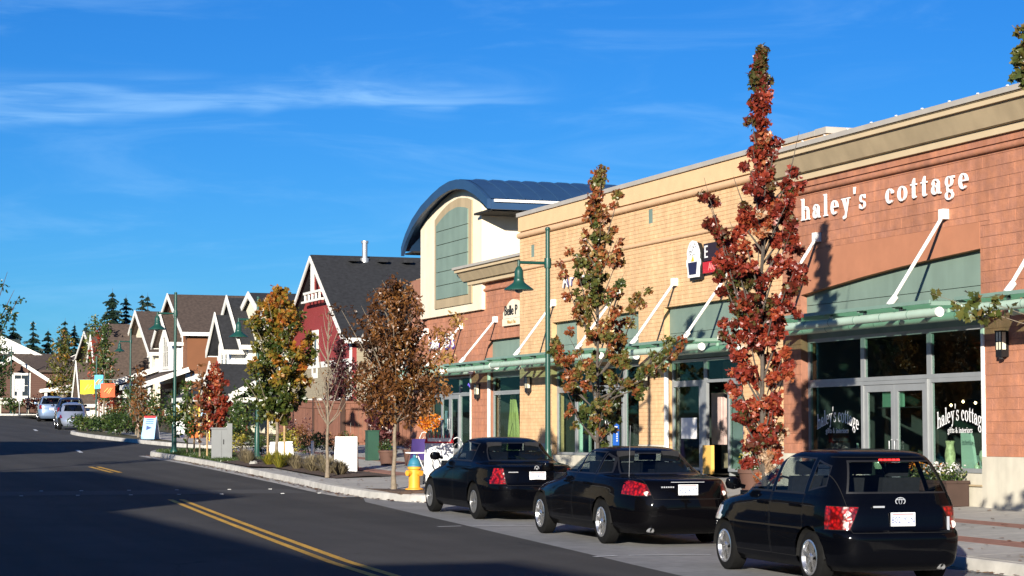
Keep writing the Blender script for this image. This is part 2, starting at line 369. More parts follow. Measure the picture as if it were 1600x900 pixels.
# east pavement: concrete slabs with open joints on a bed, two red paver bands
pav = thing('pavement_east', None, None); pav['kind'] = 'structure'
bed = MB(); bed.strip([[(KX(y) + .16, y, SW(KX(y), y) - .03)] + [(x, y, SW(x, y) - .03) for x in (16.2, 18, 20, 23.2)] for y in [-30 + 1.5 * k for k in range(73)]])
bed.build('joint_bed', mat('joint_dirt', (.12,.11,.10), .95, .2, 8), pav)
def slab(x0, x1, y0, y1, name='paving_slab', m=m_conc, j=.006, dz=0, xk=None):
    f = lambda x, y: SW(x, y) + dz
    a0, a1 = (x0 + j, x0 + j) if xk is None else (KX(y0) + xk, KX(y1) + xk)
    b = MB(); q = [(a0, y0 + j), (x1 - j, y0 + j), (x1 - j, y1 - j), (a1, y1 - j)]
    if q[1][0] - q[0][0] < .1: return
    b.faces([(x, y, f(x, y) - .06) for x, y in q] + [(x, y, f(x, y)) for x, y in q], [(4,5,6,7),(0,1,5,4),(1,2,6,5),(2,3,7,6),(3,0,4,7)])
    return b.build(name, m, pav)
y = 18.0
while y < 76:
    if y < 43.5 or y > 42: pass
    y1 = y + 1.5
    wide = 22.4
    slab(0, 16.05, y, y1, xk=.175) if y < 52 else None
    slab(16.05, 16.6, y, y1, 'paver_band', m_brickband)
    for k in range(1): slab(16.6, 18.1, y, y1)
    slab(18.1, 18.6, y, y1, 'paver_band', m_brickband)
    if y < 60 or True: slab(18.6, 20.1, y, y1); slab(20.1, 22.35 if y > 40 else 20.49, y, y1)
    y = y1
# planting strip and lawn between kerb and walk
pb = MB(); pb.strip([[(KX(y) + .75 - (.58 if y > 60 else 0), y, SW(15, y) - .02 + .015), (15.1, y, SW(15, y) + .05), (16.04, y, SW(16, y) - .01)] for y in [52 + 1.0 * k for k in range(14)]]); tag(pb.build('planting_soil', m_soil), kind='structure')
wk = MB(); wk.strip([[(KX(y) + .175, y, SW(KX(y), y) - .004), (KX(y) + .76, y, SW(KX(y), y) + .0)] for y in [52 + 1.0 * k for k in range(9)]]); tag(wk.build('kerb_walk', m_conc), kind='structure')
lt = MB(); lt.strip([[(KX(y) + .175, y, SW(KX(y), y) - .01), (15.1, y, SW(15, y) + .035), (16.04, y, SW(16, y) - .006)] for y in [65 + 1.0 * k for k in range(12)] + [76.6, 77.2]]); tag(lt.build('lawn_strip', m_grassg), kind='structure')
pit = MB()
for (x, y, a, b) in ((13.9,45.6,.45,1.5),(15.6,31.4,.5,.7),(16.0,39.2,.5,.7)): pit.box(x - a, x + a, y - b, y + b, SW(x, y) - .05, SW(x, y) + .012)
tag(pit.build('tree_pit', m_soil), kind='structure')
# yards beyond the side street and behind the walk
yd = MB(); yd.strip([[(x, y, G(y) + .12 + .012 * max(0, x - 18)) for x in ((xat(kf, y) or 24) + .17, 20.5, 26, 50, 90)] for y in [85 + 3 * k for k in range(28)]]); tag(yd.build('front_yards', mat('yard_ground', (.07,.085,.03), .95, .4, 2, .5, 30, tint=(.10,.065,.04))), kind='structure')
yb = MB(); yb.strip([[(x, y, G(y) + .1) for x in (18.55, 20, 22, 30, 40)] for y in (71.7,73,75,76.5,77.6,78.1)]); tag(yb.build('corner_yard', m_soil), kind='structure')
fw = MB(); fw.strip([[(x, y, G(y) + .155 + .012 * max(0, x - 18)) for x in (17.6, 18.8, 20.2)] for y in [84.2 + 2 * k for k in range(13)]]); tag(fw.build('pavement_far', m_conc), kind='structure')
# ------------------------------------------------------------------ shop row on the right
m_red = mat('red_block', (.45, .190, .106), .85, .12, 7, .5, 30, objvar=.05, blotch=.10, bsc=.8, tint=(.41, .180, .112), streak=.14)
m_redj = mat('red_joint', (.33, .15, .095), .9, .1, 8)
m_lint = mat('red_lintel', (.44, .184, .10), .8, .06, 3)
m_yel = mat('yellow_brick', (.70, .455, .245), .85, .10, 6, .3, 60, blotch=.06, bsc=.9, tint=(.67, .425, .22), streak=.10)
m_yelj = mat('yellow_joint', (.55, .35, .18), .9, .1, 8)
m_tan = mat('cornice_tan', (.42, .325, .20), .75, .05, 2, blotch=.05, streak=.10)
m_tanl = mat('cornice_light', (.55, .43, .27), .75, .05, 2)
m_cream = mat('cream_render', (.80, .70, .53), .85, .04, 3, .15, 150, blotch=.04, streak=.07)
m_creamb = mat('plinth_render', (.56, .52, .42), .85, .06, 4, .2, 120, blotch=.08, streak=.12)
m_sea = mat('sea_green_panel', (.19, .262, .215), .6, .06, 2, blotch=.07, streak=.08)
m_tubeg = mat('canopy_green', (.40, .53, .44), .45, .06, 3, spec=.4)
m_frameg = mat('canopy_frame', (.18, .28, .23), .45, .06, 3)
m_blue = mat('blue_metal_roof', (.022, .060, .135), .45, .08, 2, spec=.5)
m_glass = glass('shop_glass', (.76, .86, .82), .012)
m_cglass = glass('canopy_glass', (.66, .86, .76), .05)
m_flash = mat('roof_flashing', (.50, .45, .38), .5, .06, 3, metal=.2)
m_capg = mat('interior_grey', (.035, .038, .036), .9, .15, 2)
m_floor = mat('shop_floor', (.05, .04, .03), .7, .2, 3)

def subtract(rects, o):
    out = []
    for (a, b, c, d) in rects:
        x0, x1, z0, z1 = max(a, o[0]), min(b, o[1]), max(c, o[2]), min(d, o[3])
        if x0 >= x1 - 1e-6 or z0 >= z1 - 1e-6: out.append((a, b, c, d)); continue
        if c < z0: out.append((a, b, c, z0))
        if z1 < d: out.append((a, b, z1, d))
        if a < x0: out.append((a, x0, z0, z1))
        if x1 < b: out.append((x1, b, z0, z1))
    return out
def inview(X, Y, Z):
    ca, sa, cp, sp_ = math.cos(YAW), math.sin(YAW), math.cos(PITCH), math.sin(PITCH)
    fx, rx, uz = X * sa + Y * ca, X * ca - Y * sa, Z - EYE; d = fx * cp + uz * sp_; u = -fx * sp_ + uz * cp
    return 800 + FPX * rx / d, 450 - FPX * u / d, d
def corewall(root, Xf, y0, y1, z0, z1, ops, m, dep=.32, skin=.009, name='wall'):
    rects = [(y0, y1, z0, z1)]
    for o in ops: rects = subtract(rects, o)
    b = MB()
    for a, c, d, e in rects: b.box(Xf + skin, Xf + dep, a, c, d, e)
    return b.build(name, m, root)
def blocks(wall, Xf, y0, y1, z0, z1, ops, bl, bh, m, single=None, name='stone_block', joint=.004, stuffname='blockwork', proud=.009):
    full = MB(); full.box(0, proud + .004, -bl / 2 + joint, bl / 2 - joint, -bh / 2 + joint, bh / 2 - joint)
    # chamfered front so joints read
    fm = full.mesh(name, m); cand = []; rest = MB(); r = 0; z = z0
    while z < z1 - 1e-3:
        y = y0 - (bl / 2 if r % 2 else 0)
        while y < y1:
            rc = [(max(y, y0), min(y + bl, y1), z, min(z + bh, z1))]
            isfull = y >= y0 - 1e-6 and y + bl <= y1 + 1e-6 and z + bh <= z1 + 1e-6
            nrc = rc
            for o in ops: nrc = subtract(nrc, o)
            jx = random.uniform(-.0012, .0012)
            if single and isfull and nrc == rc:
                cand.append((y + bl / 2, z + bh / 2, jx))
            else:
                for a, b, c, d in nrc:
                    if b - a > .03 and d - c > .03: rest.box(Xf + jx, Xf + proud + .004, a + joint, b - joint, c + joint, d - joint)
            y += bl
        z += bh; r += 1
    if single:
        sc = []
        for (y, z, jx) in cand:
            px, py, d = inview(Xf, y, z); vis = -5 < px < 1605 and -5 < py < 905
            sc.append((0 if vis else 1, d, y, z, jx))
        sc.sort()
        for i, (nv, d, y, z, jx) in enumerate(sc):
            if i < single and not nv:
                put(name, fm, wall, (Xf + jx - WORLD[wall].x, y - WORLD[wall].y, z - WORLD[wall].z))
            else: rest.box(Xf + jx, Xf + proud + .004, y - bl / 2 + joint, y + bl / 2 - joint, z - bh / 2 + joint, z + bh / 2 - joint)
    rest.build(stuffname, m, wall, kind='stuff')
def framebox(b, X0, X1, ya, yb, za, zb, t):
    b.box(X0, X1, ya, yb, za, za + t); b.box(X0, X1, ya, yb, zb - t, zb); b.box(X0, X1, ya, ya + t, za + t, zb - t); b.box(X0, X1, yb - t, yb, za + t, zb - t)
def window(root, Xf, ya, yb, za, zb, t=.06, fm=None, gm=None, rec=.14, name='window'):
    b = MB(); framebox(b, Xf + rec, Xf + rec + .07, ya, yb, za, zb, t); o = b.build(name, fm or m_alu, root)
    p = MB(); p.box(Xf + rec + .03, Xf + rec + .036, ya + t * .8, yb - t * .8, za + t * .8, zb - t * .8); p.build('pane', gm or m_glass, o); return o
def door(root, Xf, ya, yb, za, zb, hy, rec=.12, sw=.12, ang=0):
    b = MB(); X0, X1 = Xf + rec, Xf + rec + .05
    b.box(X0, X1, ya, ya + sw, za, zb); b.box(X0, X1, yb - sw, yb, za, zb); b.box(X0, X1, ya + sw, yb - sw, za, za + .25); b.box(X0, X1, ya + sw, yb - sw, zb - .13, zb)
    o = b.build('door', m_alu, root)
    p = MB(); p.box(Xf + rec + .022, Xf + rec + .028, ya + sw - .01, yb - sw + .01, za + .24, zb - .12); p.build('pane', m_glass, o)
    h = MB(); h.tube([(X0, hy, za + .85), (X0 - .06, hy, za + .88), (X0 - .06, hy, za + 1.22), (X0, hy, za + 1.25)], .014, 8); h.build('handle', m_steel, o, smooth=60)
    return o
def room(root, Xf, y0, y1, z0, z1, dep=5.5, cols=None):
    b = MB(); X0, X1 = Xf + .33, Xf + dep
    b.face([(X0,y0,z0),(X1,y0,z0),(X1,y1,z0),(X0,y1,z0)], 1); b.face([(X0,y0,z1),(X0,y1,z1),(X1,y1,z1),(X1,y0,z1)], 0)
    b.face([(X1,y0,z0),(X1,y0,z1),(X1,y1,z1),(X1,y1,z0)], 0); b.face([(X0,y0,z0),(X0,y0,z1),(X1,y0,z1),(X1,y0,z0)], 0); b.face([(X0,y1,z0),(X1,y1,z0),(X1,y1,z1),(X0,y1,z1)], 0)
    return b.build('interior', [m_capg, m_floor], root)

def canopy(Xf, y0, y1, zt, struts, label, zanch=1.85, out=1.12):
    zg = zt + .17
    t = thing('glass_canopy', label, 'canopy', (Xf, (y0 + y1) / 2, zt), group='green glass canopies along the shop row')
    for xo in (.16, out):
        p = MB(); p.tube([(Xf - xo, y0, zt), (Xf - xo, y1, zt)], .08, 16); o = p.build('tube', m_tubeg, t, smooth=50)
        c = MB()
        for ye, s in ((y0, -1), (y1, 1)): c.tube([(Xf - xo, ye + s * .002, zt), (Xf - xo, ye + s * .03, zt)], .086, 16)
        c.build('sunlit_end', m_white, o, smooth=50)  # white discs put the sunlit look of the tube ends into colour
        n = max(2, round((y1 - y0) / .9)); rg = MB()
        for k in range(1, n): rg.tube([(Xf - xo, y0 + (y1 - y0) * k / n - .012, zt), (Xf - xo, y0 + (y1 - y0) * k / n + .012, zt)], .083, 16)
        rg.build('shadow_ring', m_frameg, o, smooth=50)  # dark rings paint the shadow lines that cross the tube
    n = max(2, round((y1 - y0) / 1.25))
    for k in range(n):
        a, b_ = y0 + (y1 - y0) * k / n + .012, y0 + (y1 - y0) * (k + 1) / n - .012
        q = MB(); q.faces([(Xf - .08, a, zg + .04), (Xf - out - .16, a, zg), (Xf - out - .16, b_, zg), (Xf - .08, b_, zg + .04), (Xf - .08, a, zg + .052), (Xf - out - .16, a, zg + .012), (Xf - out - .16, b_, zg + .012), (Xf - .08, b_, zg + .052)],
                          [(0,3,2,1),(4,5,6,7),(0,1,5,4),(1,2,6,5),(2,3,7,6),(3,0,4,7)]); q.build('glass_panel', m_cglass, t)
        for yb in ((a - .012,) if k else ()):
            r_ = MB(); r_.bar((Xf - .06, yb, zg + .015), (Xf - out - .15, yb, zg - .025), .05, .07); r_.build('rafter', m_frameg, t)
            r2 = MB()
            for xo in (.16, out): r2.bar((Xf - xo, yb, zt + .07), (Xf - xo, yb, zg - .02), .05)
            r2.build('bracket', m_white, t)
    e = MB(); e.bar((Xf - out - .175, y0, zg + .004), (Xf - out - .175, y1, zg + .004), .03, .06); e.build('edge_rail', m_frameg, t)
    for yb in (y0 + .02, y1 - .02):
        r_ = MB(); r_.bar((Xf - .06, yb, zg + .012), (Xf - out - .15, yb, zg - .028), .05, .07); r_.build('rafter', m_frameg, t)
    for ys_ in struts:
        s = MB(); s.tube([(Xf - out - .05, ys_, zg + .06), (Xf - .06, ys_, zt + zanch)], .034, 10); s.tube([(Xf - out - .08, ys_, zg + .02), (Xf - out + .06, ys_, zg + .18)], .06, 10)
        o = s.build('strut', m_white, t, smooth=50)
        a = MB(); a.box(Xf - .13, Xf, ys_ - .075, ys_ + .075, zt + zanch - .09, zt + zanch + .09); a.build('anchor_box', m_white, o)
    return t
def wall_lamp(Xf, y, z, label):
    t = thing('wall_lamp', label, 'lamp', (Xf, y, z), group='lantern lamps on the shop fronts')
    b = MB(); b.box(Xf - .05, Xf, y - .085, y + .085, z - .22, z + .22); b.box(Xf - .16, Xf - .05, y - .10, y + .10, z + .20, z + .225); b.box(Xf - .15, Xf - .05, y - .09, y + .09, z - .225, z - .10)
    b.tube([(Xf - .1, y, z - .26), (Xf - .1, y, z - .22)], .05, 10); b.build('housing', m_black, t)
    q = MB(); q.box(Xf - .145, Xf - .055, y - .08, y + .08, z - .10, z + .20); q.build('lamp_glass', mat('lantern_glass', (.75, .72, .55), .3, .05, spec=.6), t)
    c = MB(); c.box(Xf - .152, Xf - .146, y - .008, y + .008, z - .1, z + .2); c.box(Xf - .152, Xf - .146, y - .085, y + .085, z + .03, z + .046)
    for s in (-1, 1): c.box(Xf - .152, Xf - .14, y + s * .088 - .01, y + s * .088 + .01, z - .1, z + .2)
    c.build('cage', m_black, t)
    return t

# --- 1. red block building with the gift shop
XR = 20.5
rb = thing('red_block_shop', 'red block shop building with tan cornice at the right edge', 'building', (XR, 31, .3))
ops = [(32.72, 39.45, 0.0, 5.40), (22.6, 30.6, 0.0, 4.9)]
corewall(rb, XR, 14, 40.25, -.3, 6.95, ops, m_redj, name='core')
W_ = corewall(rb, XR, 14, 40.25, 1.32, 1.33, ops, m_redj, name='wall')
blocks(W_, XR, 14, 40.25, 1.32, 6.56, ops, .4, .2, m_red, single=300)
pl_ = MB()
for a, c in ((14, 22.6), (30.6, 32.70), (39.47, 40.25)): pl_.box(XR - .035, XR + .1, a, c, -.2, 1.32)
pl_.build('plinth', m_creamb, rb)
md = MB(); md.tube([(XR - .02, 14, 6.62), (XR - .02, 40.25, 6.62)], .06, 10); md.build('moulding', m_red, rb, smooth=50)
up = MB(); up.box(XR - .03, XR + .1, 14, 40.25, 6.70, 6.828); up.build('frieze', m_red, rb)
def cornice(root, Xf, y0, y1, z0, zt, ret=None):
    """stepped tan cornice in four courses"""
    h = zt - z0; c = [(0, .20, .10, m_tanl), (.20, .215, .16, m_tan), (.215, .70, .34, m_tan), (.70, .83, .40, m_tanl), (.83, .86, .42, m_tan), (.86, 1.0, .46, m_flash)]
    prev = .10
    for i, (a, b_, pr, m_) in enumerate(c):
        q = MB(); e0, e1 = y0 - .0, y1 + (pr if ret else 0)
        if i == 2:   # battered band
            q.faces([(Xf - .18, e0, z0 + a * h), (Xf - .18, y1 + (.18 if ret else 0), z0 + a * h), (Xf - pr, e1, z0 + b_ * h), (Xf - pr, e0, z0 + b_ * h), (Xf + .6, e0, z0 + a * h), (Xf + .6, y1 + (.18 if ret else 0), z0 + a * h), (Xf + .6, e1, z0 + b_ * h), (Xf + .6, e0, z0 + b_ * h)],
                    [(0,1,2,3),(1,5,6,2),(3,2,6,7),(0,3,7,4),(0,4,5,1),(4,7,6,5)])
        else: q.box(Xf - pr, Xf + .6, e0, e1, z0 + a * h + .001, z0 + b_ * h - .001)
        recalc(q.build('cornice', m_, root))
cornice(rb, XR, 14, 40.25, 6.83, 7.51, True)
sc_ = MB()
for k in range(28): sc_.box(XR - .47, XR - .44, 14.5 + .92 * k, 14.54 + .92 * k, 7.51, 7.53)
sc_.build('coping_clip', m_white, rb)
rf = MB(); rf.box(XR + .3, XR + 22, 14, 40.2, 7.0, 7.2); rf.box(XR + .3, XR + 22, 40.0, 40.24, -.3, 7.0); rf.build('roof', m_flash, rb)
# arched lintel and green panel above the canopy
arc = [(39.45, 4.52), (38.3, 4.61), (36.9, 4.72), (35.5, 4.81), (34.2, 4.875), (32.72, 4.93)]
poly = arc + [(32.72, 5.40), (39.45, 5.40)]
q = MB(); q.prism(poly, lambda y, z: (XR - .004, y, z), lambda y, z: (XR + .3, y, z)); recalc(q.build('arch_lintel', m_lint, rb))
q = MB(); q.box(XR + .14, XR + .20, 32.72, 39.45, 3.62, 4.30); q.build('transom_panel', m_sea, rb)
q = MB(); q.box(XR + .14, XR + .20, 32.72, 39.45, 4.312, 4.95); q.build('transom_panel', m_sea, rb)
# shop front
SZ = .36
q = MB(); q.box(XR - .03, XR + .07, 32.62, 32.70, SZ - .1, 3.62); q.build('corner_post', m_white, rb)
q = MB(); q.box(XR + .02, XR + .3, 32.74, 34.70, SZ - .2, 1.02); q.box(XR + .02, XR + .3, 37.2, 39.43, SZ - .2, 1.02); q.build('sill_wall', m_creamb, rb)
q = MB(); q.box(XR - .02, XR + .1, 32.74, 34.70, .80, .83); q.build('sill_groove', m_tan, rb)
for a, c in ((32.74, 34.72), (37.18, 39.43)): window(rb, XR, a, c, 1.03, 2.72, .075); window(rb, XR, a, c, 2.722, 3.62, .075)
window(rb, XR, 34.722, 37.178, 2.722, 3.62, .075)
q = MB(); framebox(q, XR + .10, XR + .2, 34.73, 37.17, SZ - .05, 2.715, .07); q.build('door_frame', m_alu, rb)
door(rb, XR, 34.81, 35.945, SZ, 2.64, 35.85); door(rb, XR, 35.955, 37.09, SZ, 2.64, 36.05)
q = MB(); q.box(XR + .30, XR + .34, 34.76, 36.9, 2.2, 2.22); q.build('header_bar', m_black, rb)
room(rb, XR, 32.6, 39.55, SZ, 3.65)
# second front beyond the frame
for k in range(4): window(rb, XR, 22.65 + k * 1.98, 24.61 + k * 1.98, 1.0, 3.6, .075)
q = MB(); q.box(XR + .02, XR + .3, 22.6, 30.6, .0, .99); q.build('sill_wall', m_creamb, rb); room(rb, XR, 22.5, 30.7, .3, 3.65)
q = MB(); q.box(XR + .14, XR + .2, 22.6, 30.6, 3.61, 4.9); q.build('transom_panel', m_sea, rb)
canopy(XR, 32.25, 39.9, 3.78, (33.8, 38.62), 'green tube and glass canopy over the gift shop doors')
canopy(XR, 23.4, 31.45, 3.78, (24.6, 30.05), 'green tube canopy cut by the right edge of the photo')
wall_lamp(XR, 31.95, 3.24, 'black lantern wall lamp right of the gift shop window')

# --- 2. yellow brick building
XY = 21.6
yb_ = thing('yellow_brick_shop', 'yellow brick shop building between the two red ones', 'building', (XY, 50, .7))
yops = [(50.35, 56.45, 0, 4.80), (44.4, 48.75, 0, 4.80)]
corewall(yb_, XY, 40.26, 59.05, -.2, 7.55, yops + [(49.44, 49.72, 6.95, 7.3), (57.85, 58.13, 6.75, 7.1), (43.0, 43.28, 6.95, 7.3)], m_yelj, dep=.36, name='core')
Wy = corewall(yb_, XY, 40.26, 59.05, 1.44, 1.45, yops, m_yelj, name='wall')
sq = [(49.44, 49.72, 6.95, 7.3), (57.85, 58.13, 6.75, 7.1), (43.0, 43.28, 6.95, 7.3)]
blocks(Wy, XY, 40.26, 59.05, 1.45, 7.35, yops + sq, .4, .1, m_yel, single=None, stuffname='brickwork', joint=.004, proud=.009)
for a, b_, c, d in sq:
    q = MB(); q.box(XY + .012, XY + .1, a, b_, c, d); q.build('vent_panel', m_sea, yb_)
q = MB()
for a, c in ((40.26, 44.38), (48.77, 50.33), (56.47, 59.05)): q.box(XY - .03, XY + .1, a, c, 0, 1.45)
q.build('plinth', m_creamb, yb_)
q = MB(); q.tube([(XY - .02, 40.26, 7.44), (XY - .02, 59.05, 7.44)], .085, 10); q.build('moulding', mat('yellow_mould', (.66,.42,.24), .8, .08), yb_, smooth=50)
q = MB(); q.tube([(XY - .01, 40.26, 6.46), (XY - .01, 59.05, 6.46)], .05, 10); q.build('moulding', MATS['yellow_mould'], yb_, smooth=50)
q = MB(); q.box(XY - .04, XY + .35, 40.255, 59.08, 7.56, 7.98); q.build('parapet_band', mat('yellow_band', (.71,.475,.26), .85, .05, 3), yb_)
q = MB(); q.box(XY - .09, XY + .4, 40.70, 59.12, 7.99, 8.10); q.build('coping', m_flash, yb_)
q = MB(); q.box(XY + .372, XY + 20, 40.272, 40.6, 6.0, 7.975); q.build('south_parapet', MATS['yellow_band'], yb_)
q = MB(); q.box(XY - .09, XY + 20.1, 40.2, 40.69, 7.985, 8.12); q.build('coping', m_flash, yb_)
q = MB(); q.box(XY + .365, XY + 20, 40.62, 58.79, 7.2, 7.4); q.box(XY + .36, XY + 20, 58.8, 59.04, 0, 7.2); q.build('roof', m_flash, yb_)
for (a, c) in ((50.35, 52.3), (54.6, 56.45), (44.4, 48.75)):
    q = MB(); q.box(XY + .14, XY + .2, a, c, 3.52, 4.15); q.box(XY + .14, XY + .2, a, c, 4.16, 4.82); q.build('transom_panel', m_sea, yb_)
q = MB(); q.box(XY + .02, XY + .34, 52.3, 54.6, 3.52, 4.82); q.build('brick_infill', m_yel, yb_)
GZ = .86
for a, c in ((55.0, 56.43), (53.6, 54.98), (50.37, 51.6)): window(yb_, XY, a, c, 1.15, 2.92, .07); window(yb_, XY, a, c, 2.922, 3.5, .07)
window(yb_, XY, 51.62, 53.58, 2.922, 3.5, .07)
q = MB(); q.box(XY + .02, XY + .3, 53.6, 56.43, .3, 1.14); q.box(XY + .02, XY + .3, 50.37, 51.6, .3, 1.14); q.build('sill_wall', m_creamb, yb_)
door(yb_, XY, 51.64, 52.59, GZ - .02, 2.9, 52.5); door(yb_, XY, 52.61, 53.56, GZ - .02, 2.9, 52.7)
q = MB(); q.box(XY - .02, XY + .06, 48.66, 48.74, .6, 3.5); q.build('corner_post', m_white, yb_)
for a, c in ((47.0, 48.62),): window(yb_, XY, a, c, .85, 2.92, .07)
window(yb_, XY, 46.72, 48.62, 2.922, 3.5, .07); window(yb_, XY, 44.42, 46.70, 2.922, 3.5, .07)
window(yb_, XY, 44.42, 45.5, .85, 2.92, .07); q = MB(); q.box(XY + .12, XY + .2, 46.62, 46.98, .7, 2.92); q.build('door_jamb', m_alu, yb_)
# open door leaf turned in
q = MB(); q.box(XY + .2, XY + 1.2, 45.52, 45.57, .75, 2.9); q.build('door', m_alu, yb_)
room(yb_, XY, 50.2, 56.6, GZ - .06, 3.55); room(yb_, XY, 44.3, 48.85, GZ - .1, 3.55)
canopy(XY, 50.15, 58.3, 3.66, (51.6, 56.2), 'green tube canopy over the yellow shop window behind the lamp post', 1.68)
canopy(XY, 44.2, 49.0, 3.66, (45.0, 48.0), 'short green tube canopy over the open shop door', 1.72)
wall_lamp(XY, 49.75, 3.14, 'black lantern wall lamp on the narrow yellow brick pier'); wall_lamp(XY, 58.15, 3.12, 'black lantern wall lamp at the far yellow brick corner')

# --- 3. red block building with the cream barrel-roofed tower
XL_ = 22.3
lr = thing('barrel_roof_shop', 'red block shop with cream tower under a curved blue roof', 'building', (XL_, 66, 1.0))
lops = [(65.5, 70.3, 0, 3.6), (60.6, 63.8, 0, 4.62)]
corewall(lr, XL_, 59.06, 71.95, 0, 7.0, lops, m_redj, dep=.34, name='core')
Wl = corewall(lr, XL_, 59.06, 71.95, 1.1, 1.11, lops, m_redj, name='wall')
blocks(Wl, XL_, 59.06, 71.95, 1.0, 6.4, lops + [(65.6, 71.95, 5.55, 7)], .4, .2, m_red, single=300)
q = MB(); q.tube([(XL_ - .02, 59.06, 6.2), (XL_ - .02, 65.4, 6.2)], .05, 10); q.build('moulding', m_red, lr, smooth=50)
cornice(lr, XL_ - .1, 59.06, 65.3, 6.42, 7.0, True)
# tower
T0, T1 = 64.1, 70.45
arch = [(71.5,8.13),(71.1,8.5),(70.3,8.97),(69.3,9.33),(68.12,9.6),(67.2,9.76),(66.3,9.84),(65.5,9.82),(64.6,9.70),(63.8,9.47),(63.1,9.2),(62.5,8.9)]
def archz(y):
    t = sorted(arch); return lerp(t, y)
n = 24
ty = [T0 + (T1 - T0) * k / n for k in range(n + 1)]
PX0, PX1 = XL_ - .12, XL_ + 9
front = [(y, archz(y) - .20) for y in ty]
q = MB(); q.prism([(T1, 5.6), (T0, 5.6)] + front, lambda y, z: (PX0, y, z), lambda y, z: (PX0 + .3, y, z)); recalc(q.build('tower_front', m_cream, lr))
q = MB(); q.box(PX0 + .3, PX1, T0, T0 + .3, 5.6, archz(T0) - .22); q.box(PX0 + .3, PX1, T1 - .3, T1, 5.6, archz(T1) - .22); q.build('tower_side', m_cream, lr)
# arched surround and green panel
def archpoly(a, c, z0, drop, rise, k=14):
    return [(c, z0), (a, z0)] + [(a + (c - a) * i / k, archz(a + (c - a) * i / k) - drop - rise * abs(2 * i / k - 1) ** 2) for i in range(k + 1)]
q = MB(); q.prism(archpoly(64.95, 68.75, 5.85, .52, .12), lambda y, z: (PX0 - .05, y, z), lambda y, z: (PX0 + .05, y, z)); recalc(q.build('panel_surround', m_tan, lr))
b0 = 6.15; hh = [6.15, 6.6, 7.05, 7.5, 7.95, 8.4]
for i, z in enumerate(hh):
    z1 = hh[i + 1] - .022 if i < 5 else None
    q = MB()
    pol = [(65.25, z), (68.5, z), (68.5, z1), (65.25, z1)] if z1 else archpoly(65.25, 68.5, z, .80, .12)
    q.prism(pol, lambda y, z: (PX0 - .085, y, z), lambda y, z: (PX0 - .04, y, z)); recalc(q.build('green_panel', m_sea, lr))
# barrel roof
rw = []; RX0, RX1 = XL_ - .5, XL_ + 10
top = [(y, archz(y)) for y in [71.5 - (71.5 - 62.5) * k / 36 for k in range(37)]]
q = MB(); q.prism([(y, z) for y, z in top] + [(y, z - .30) for y, z in reversed(top)], lambda y, z: (RX0, y, z), lambda y, z: (RX0 + .12, y, z)); recalc(q.build('roof_fascia', m_blue, lr, smooth=30))
q = MB(); q.strip([[(RX0 + .12 + (RX1 - RX0) * k / 4, y, z + .01) for k in range(5)] for y, z in top]); q.strip([[(RX0 + .12, y, z - .14), (RX1, y, z - .14)] for y, z in top]); rfo = q.build('barrel_roof', m_blue, lr, smooth=60)
for k in range(1, 18):
    x = RX0 + .12 + k * .56; q = MB(); q.strip([[(x - .02, y, z + .012), (x - .012, y, z + .045), (x + .012, y, z + .045), (x + .02, y, z + .012)] for y, z in top]); q.build('standing_seam', m_blue, rfo)
ze = archz(62.5)
q = MB(); q.box(RX0 + .12, RX1, 62.44, 62.6, ze - .32, ze - .02); q.build('eave_fascia', m_blue, lr); q = MB(); q.box(RX0 + .2, RX1, 62.36, 62.44, ze - .10, ze - .02); q.build('gutter', m_white, lr)
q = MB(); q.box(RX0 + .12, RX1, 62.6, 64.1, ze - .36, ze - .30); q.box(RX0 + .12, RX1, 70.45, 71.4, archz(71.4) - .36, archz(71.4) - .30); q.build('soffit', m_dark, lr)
q = MB(); q.box(XL_ + .3, XL_ + 20, 59.1, 71.9, 6.6, 6.8); q.box(XL_ + .36, XL_ + 20, 71.6, 71.94, 0, 6.6); q.build('roof', m_flash, lr)
q = MB(); q.box(XL_ + .4, XL_ + 3.4, 71.95, 72.2, 5.6, 6.95); q.box(XL_ + .3, XL_ + 3.5, 71.9, 72.3, 6.95, 7.1); q.build('rear_parapet', mat('parapet_stone', (.33,.22,.13), .9, .25, 6, .5, 20), lr)
LZ = 1.0
for a, c in ((68.9, 70.25), (65.55, 67.0)): window(lr, XL_, a, c, LZ + .05, 3.0, .06)
for a, c in ((65.55, 67.0), (67.02, 70.25)): window(lr, XL_, a, c, 3.002, 3.58, .06)
door(lr, XL_, 67.02, 67.93, LZ, 2.99, 67.85); door(lr, XL_, 67.95, 68.86, LZ, 2.99, 68.02)
q = MB(); q.box(XL_ - .03, XL_ + .05, 65.44, 65.51, LZ - .1, 3.6); q.box(XL_ - .03, XL_ + .05, 63.75, 63.82, LZ - .1, 3.6); q.build('corner_post', m_white, lr)
window(lr, XL_, 61.0, 63.75, LZ + .1, 2.98, .06); window(lr, XL_, 61.0, 63.75, 2.982, 3.5, .06)
q = MB(); q.box(XL_ + .14, XL_ + .2, 60.6, 63.8, 3.5, 4.64); q.build('transom_panel', m_sea, lr)
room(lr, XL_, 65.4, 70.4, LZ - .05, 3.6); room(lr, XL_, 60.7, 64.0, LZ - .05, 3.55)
canopy(XL_, 65.05, 71.2, 3.68, (66.35, 70.0), 'green tube canopy over the dress shop doors', 1.5); canopy(XL_, 59.9, 64.35, 3.68, (63.0,), 'short green tube canopy tucked behind the yellow corner', 1.55)
wall_lamp(XL_, 64.65, 3.06, 'black lantern wall lamp on the red pier by the dress shop')
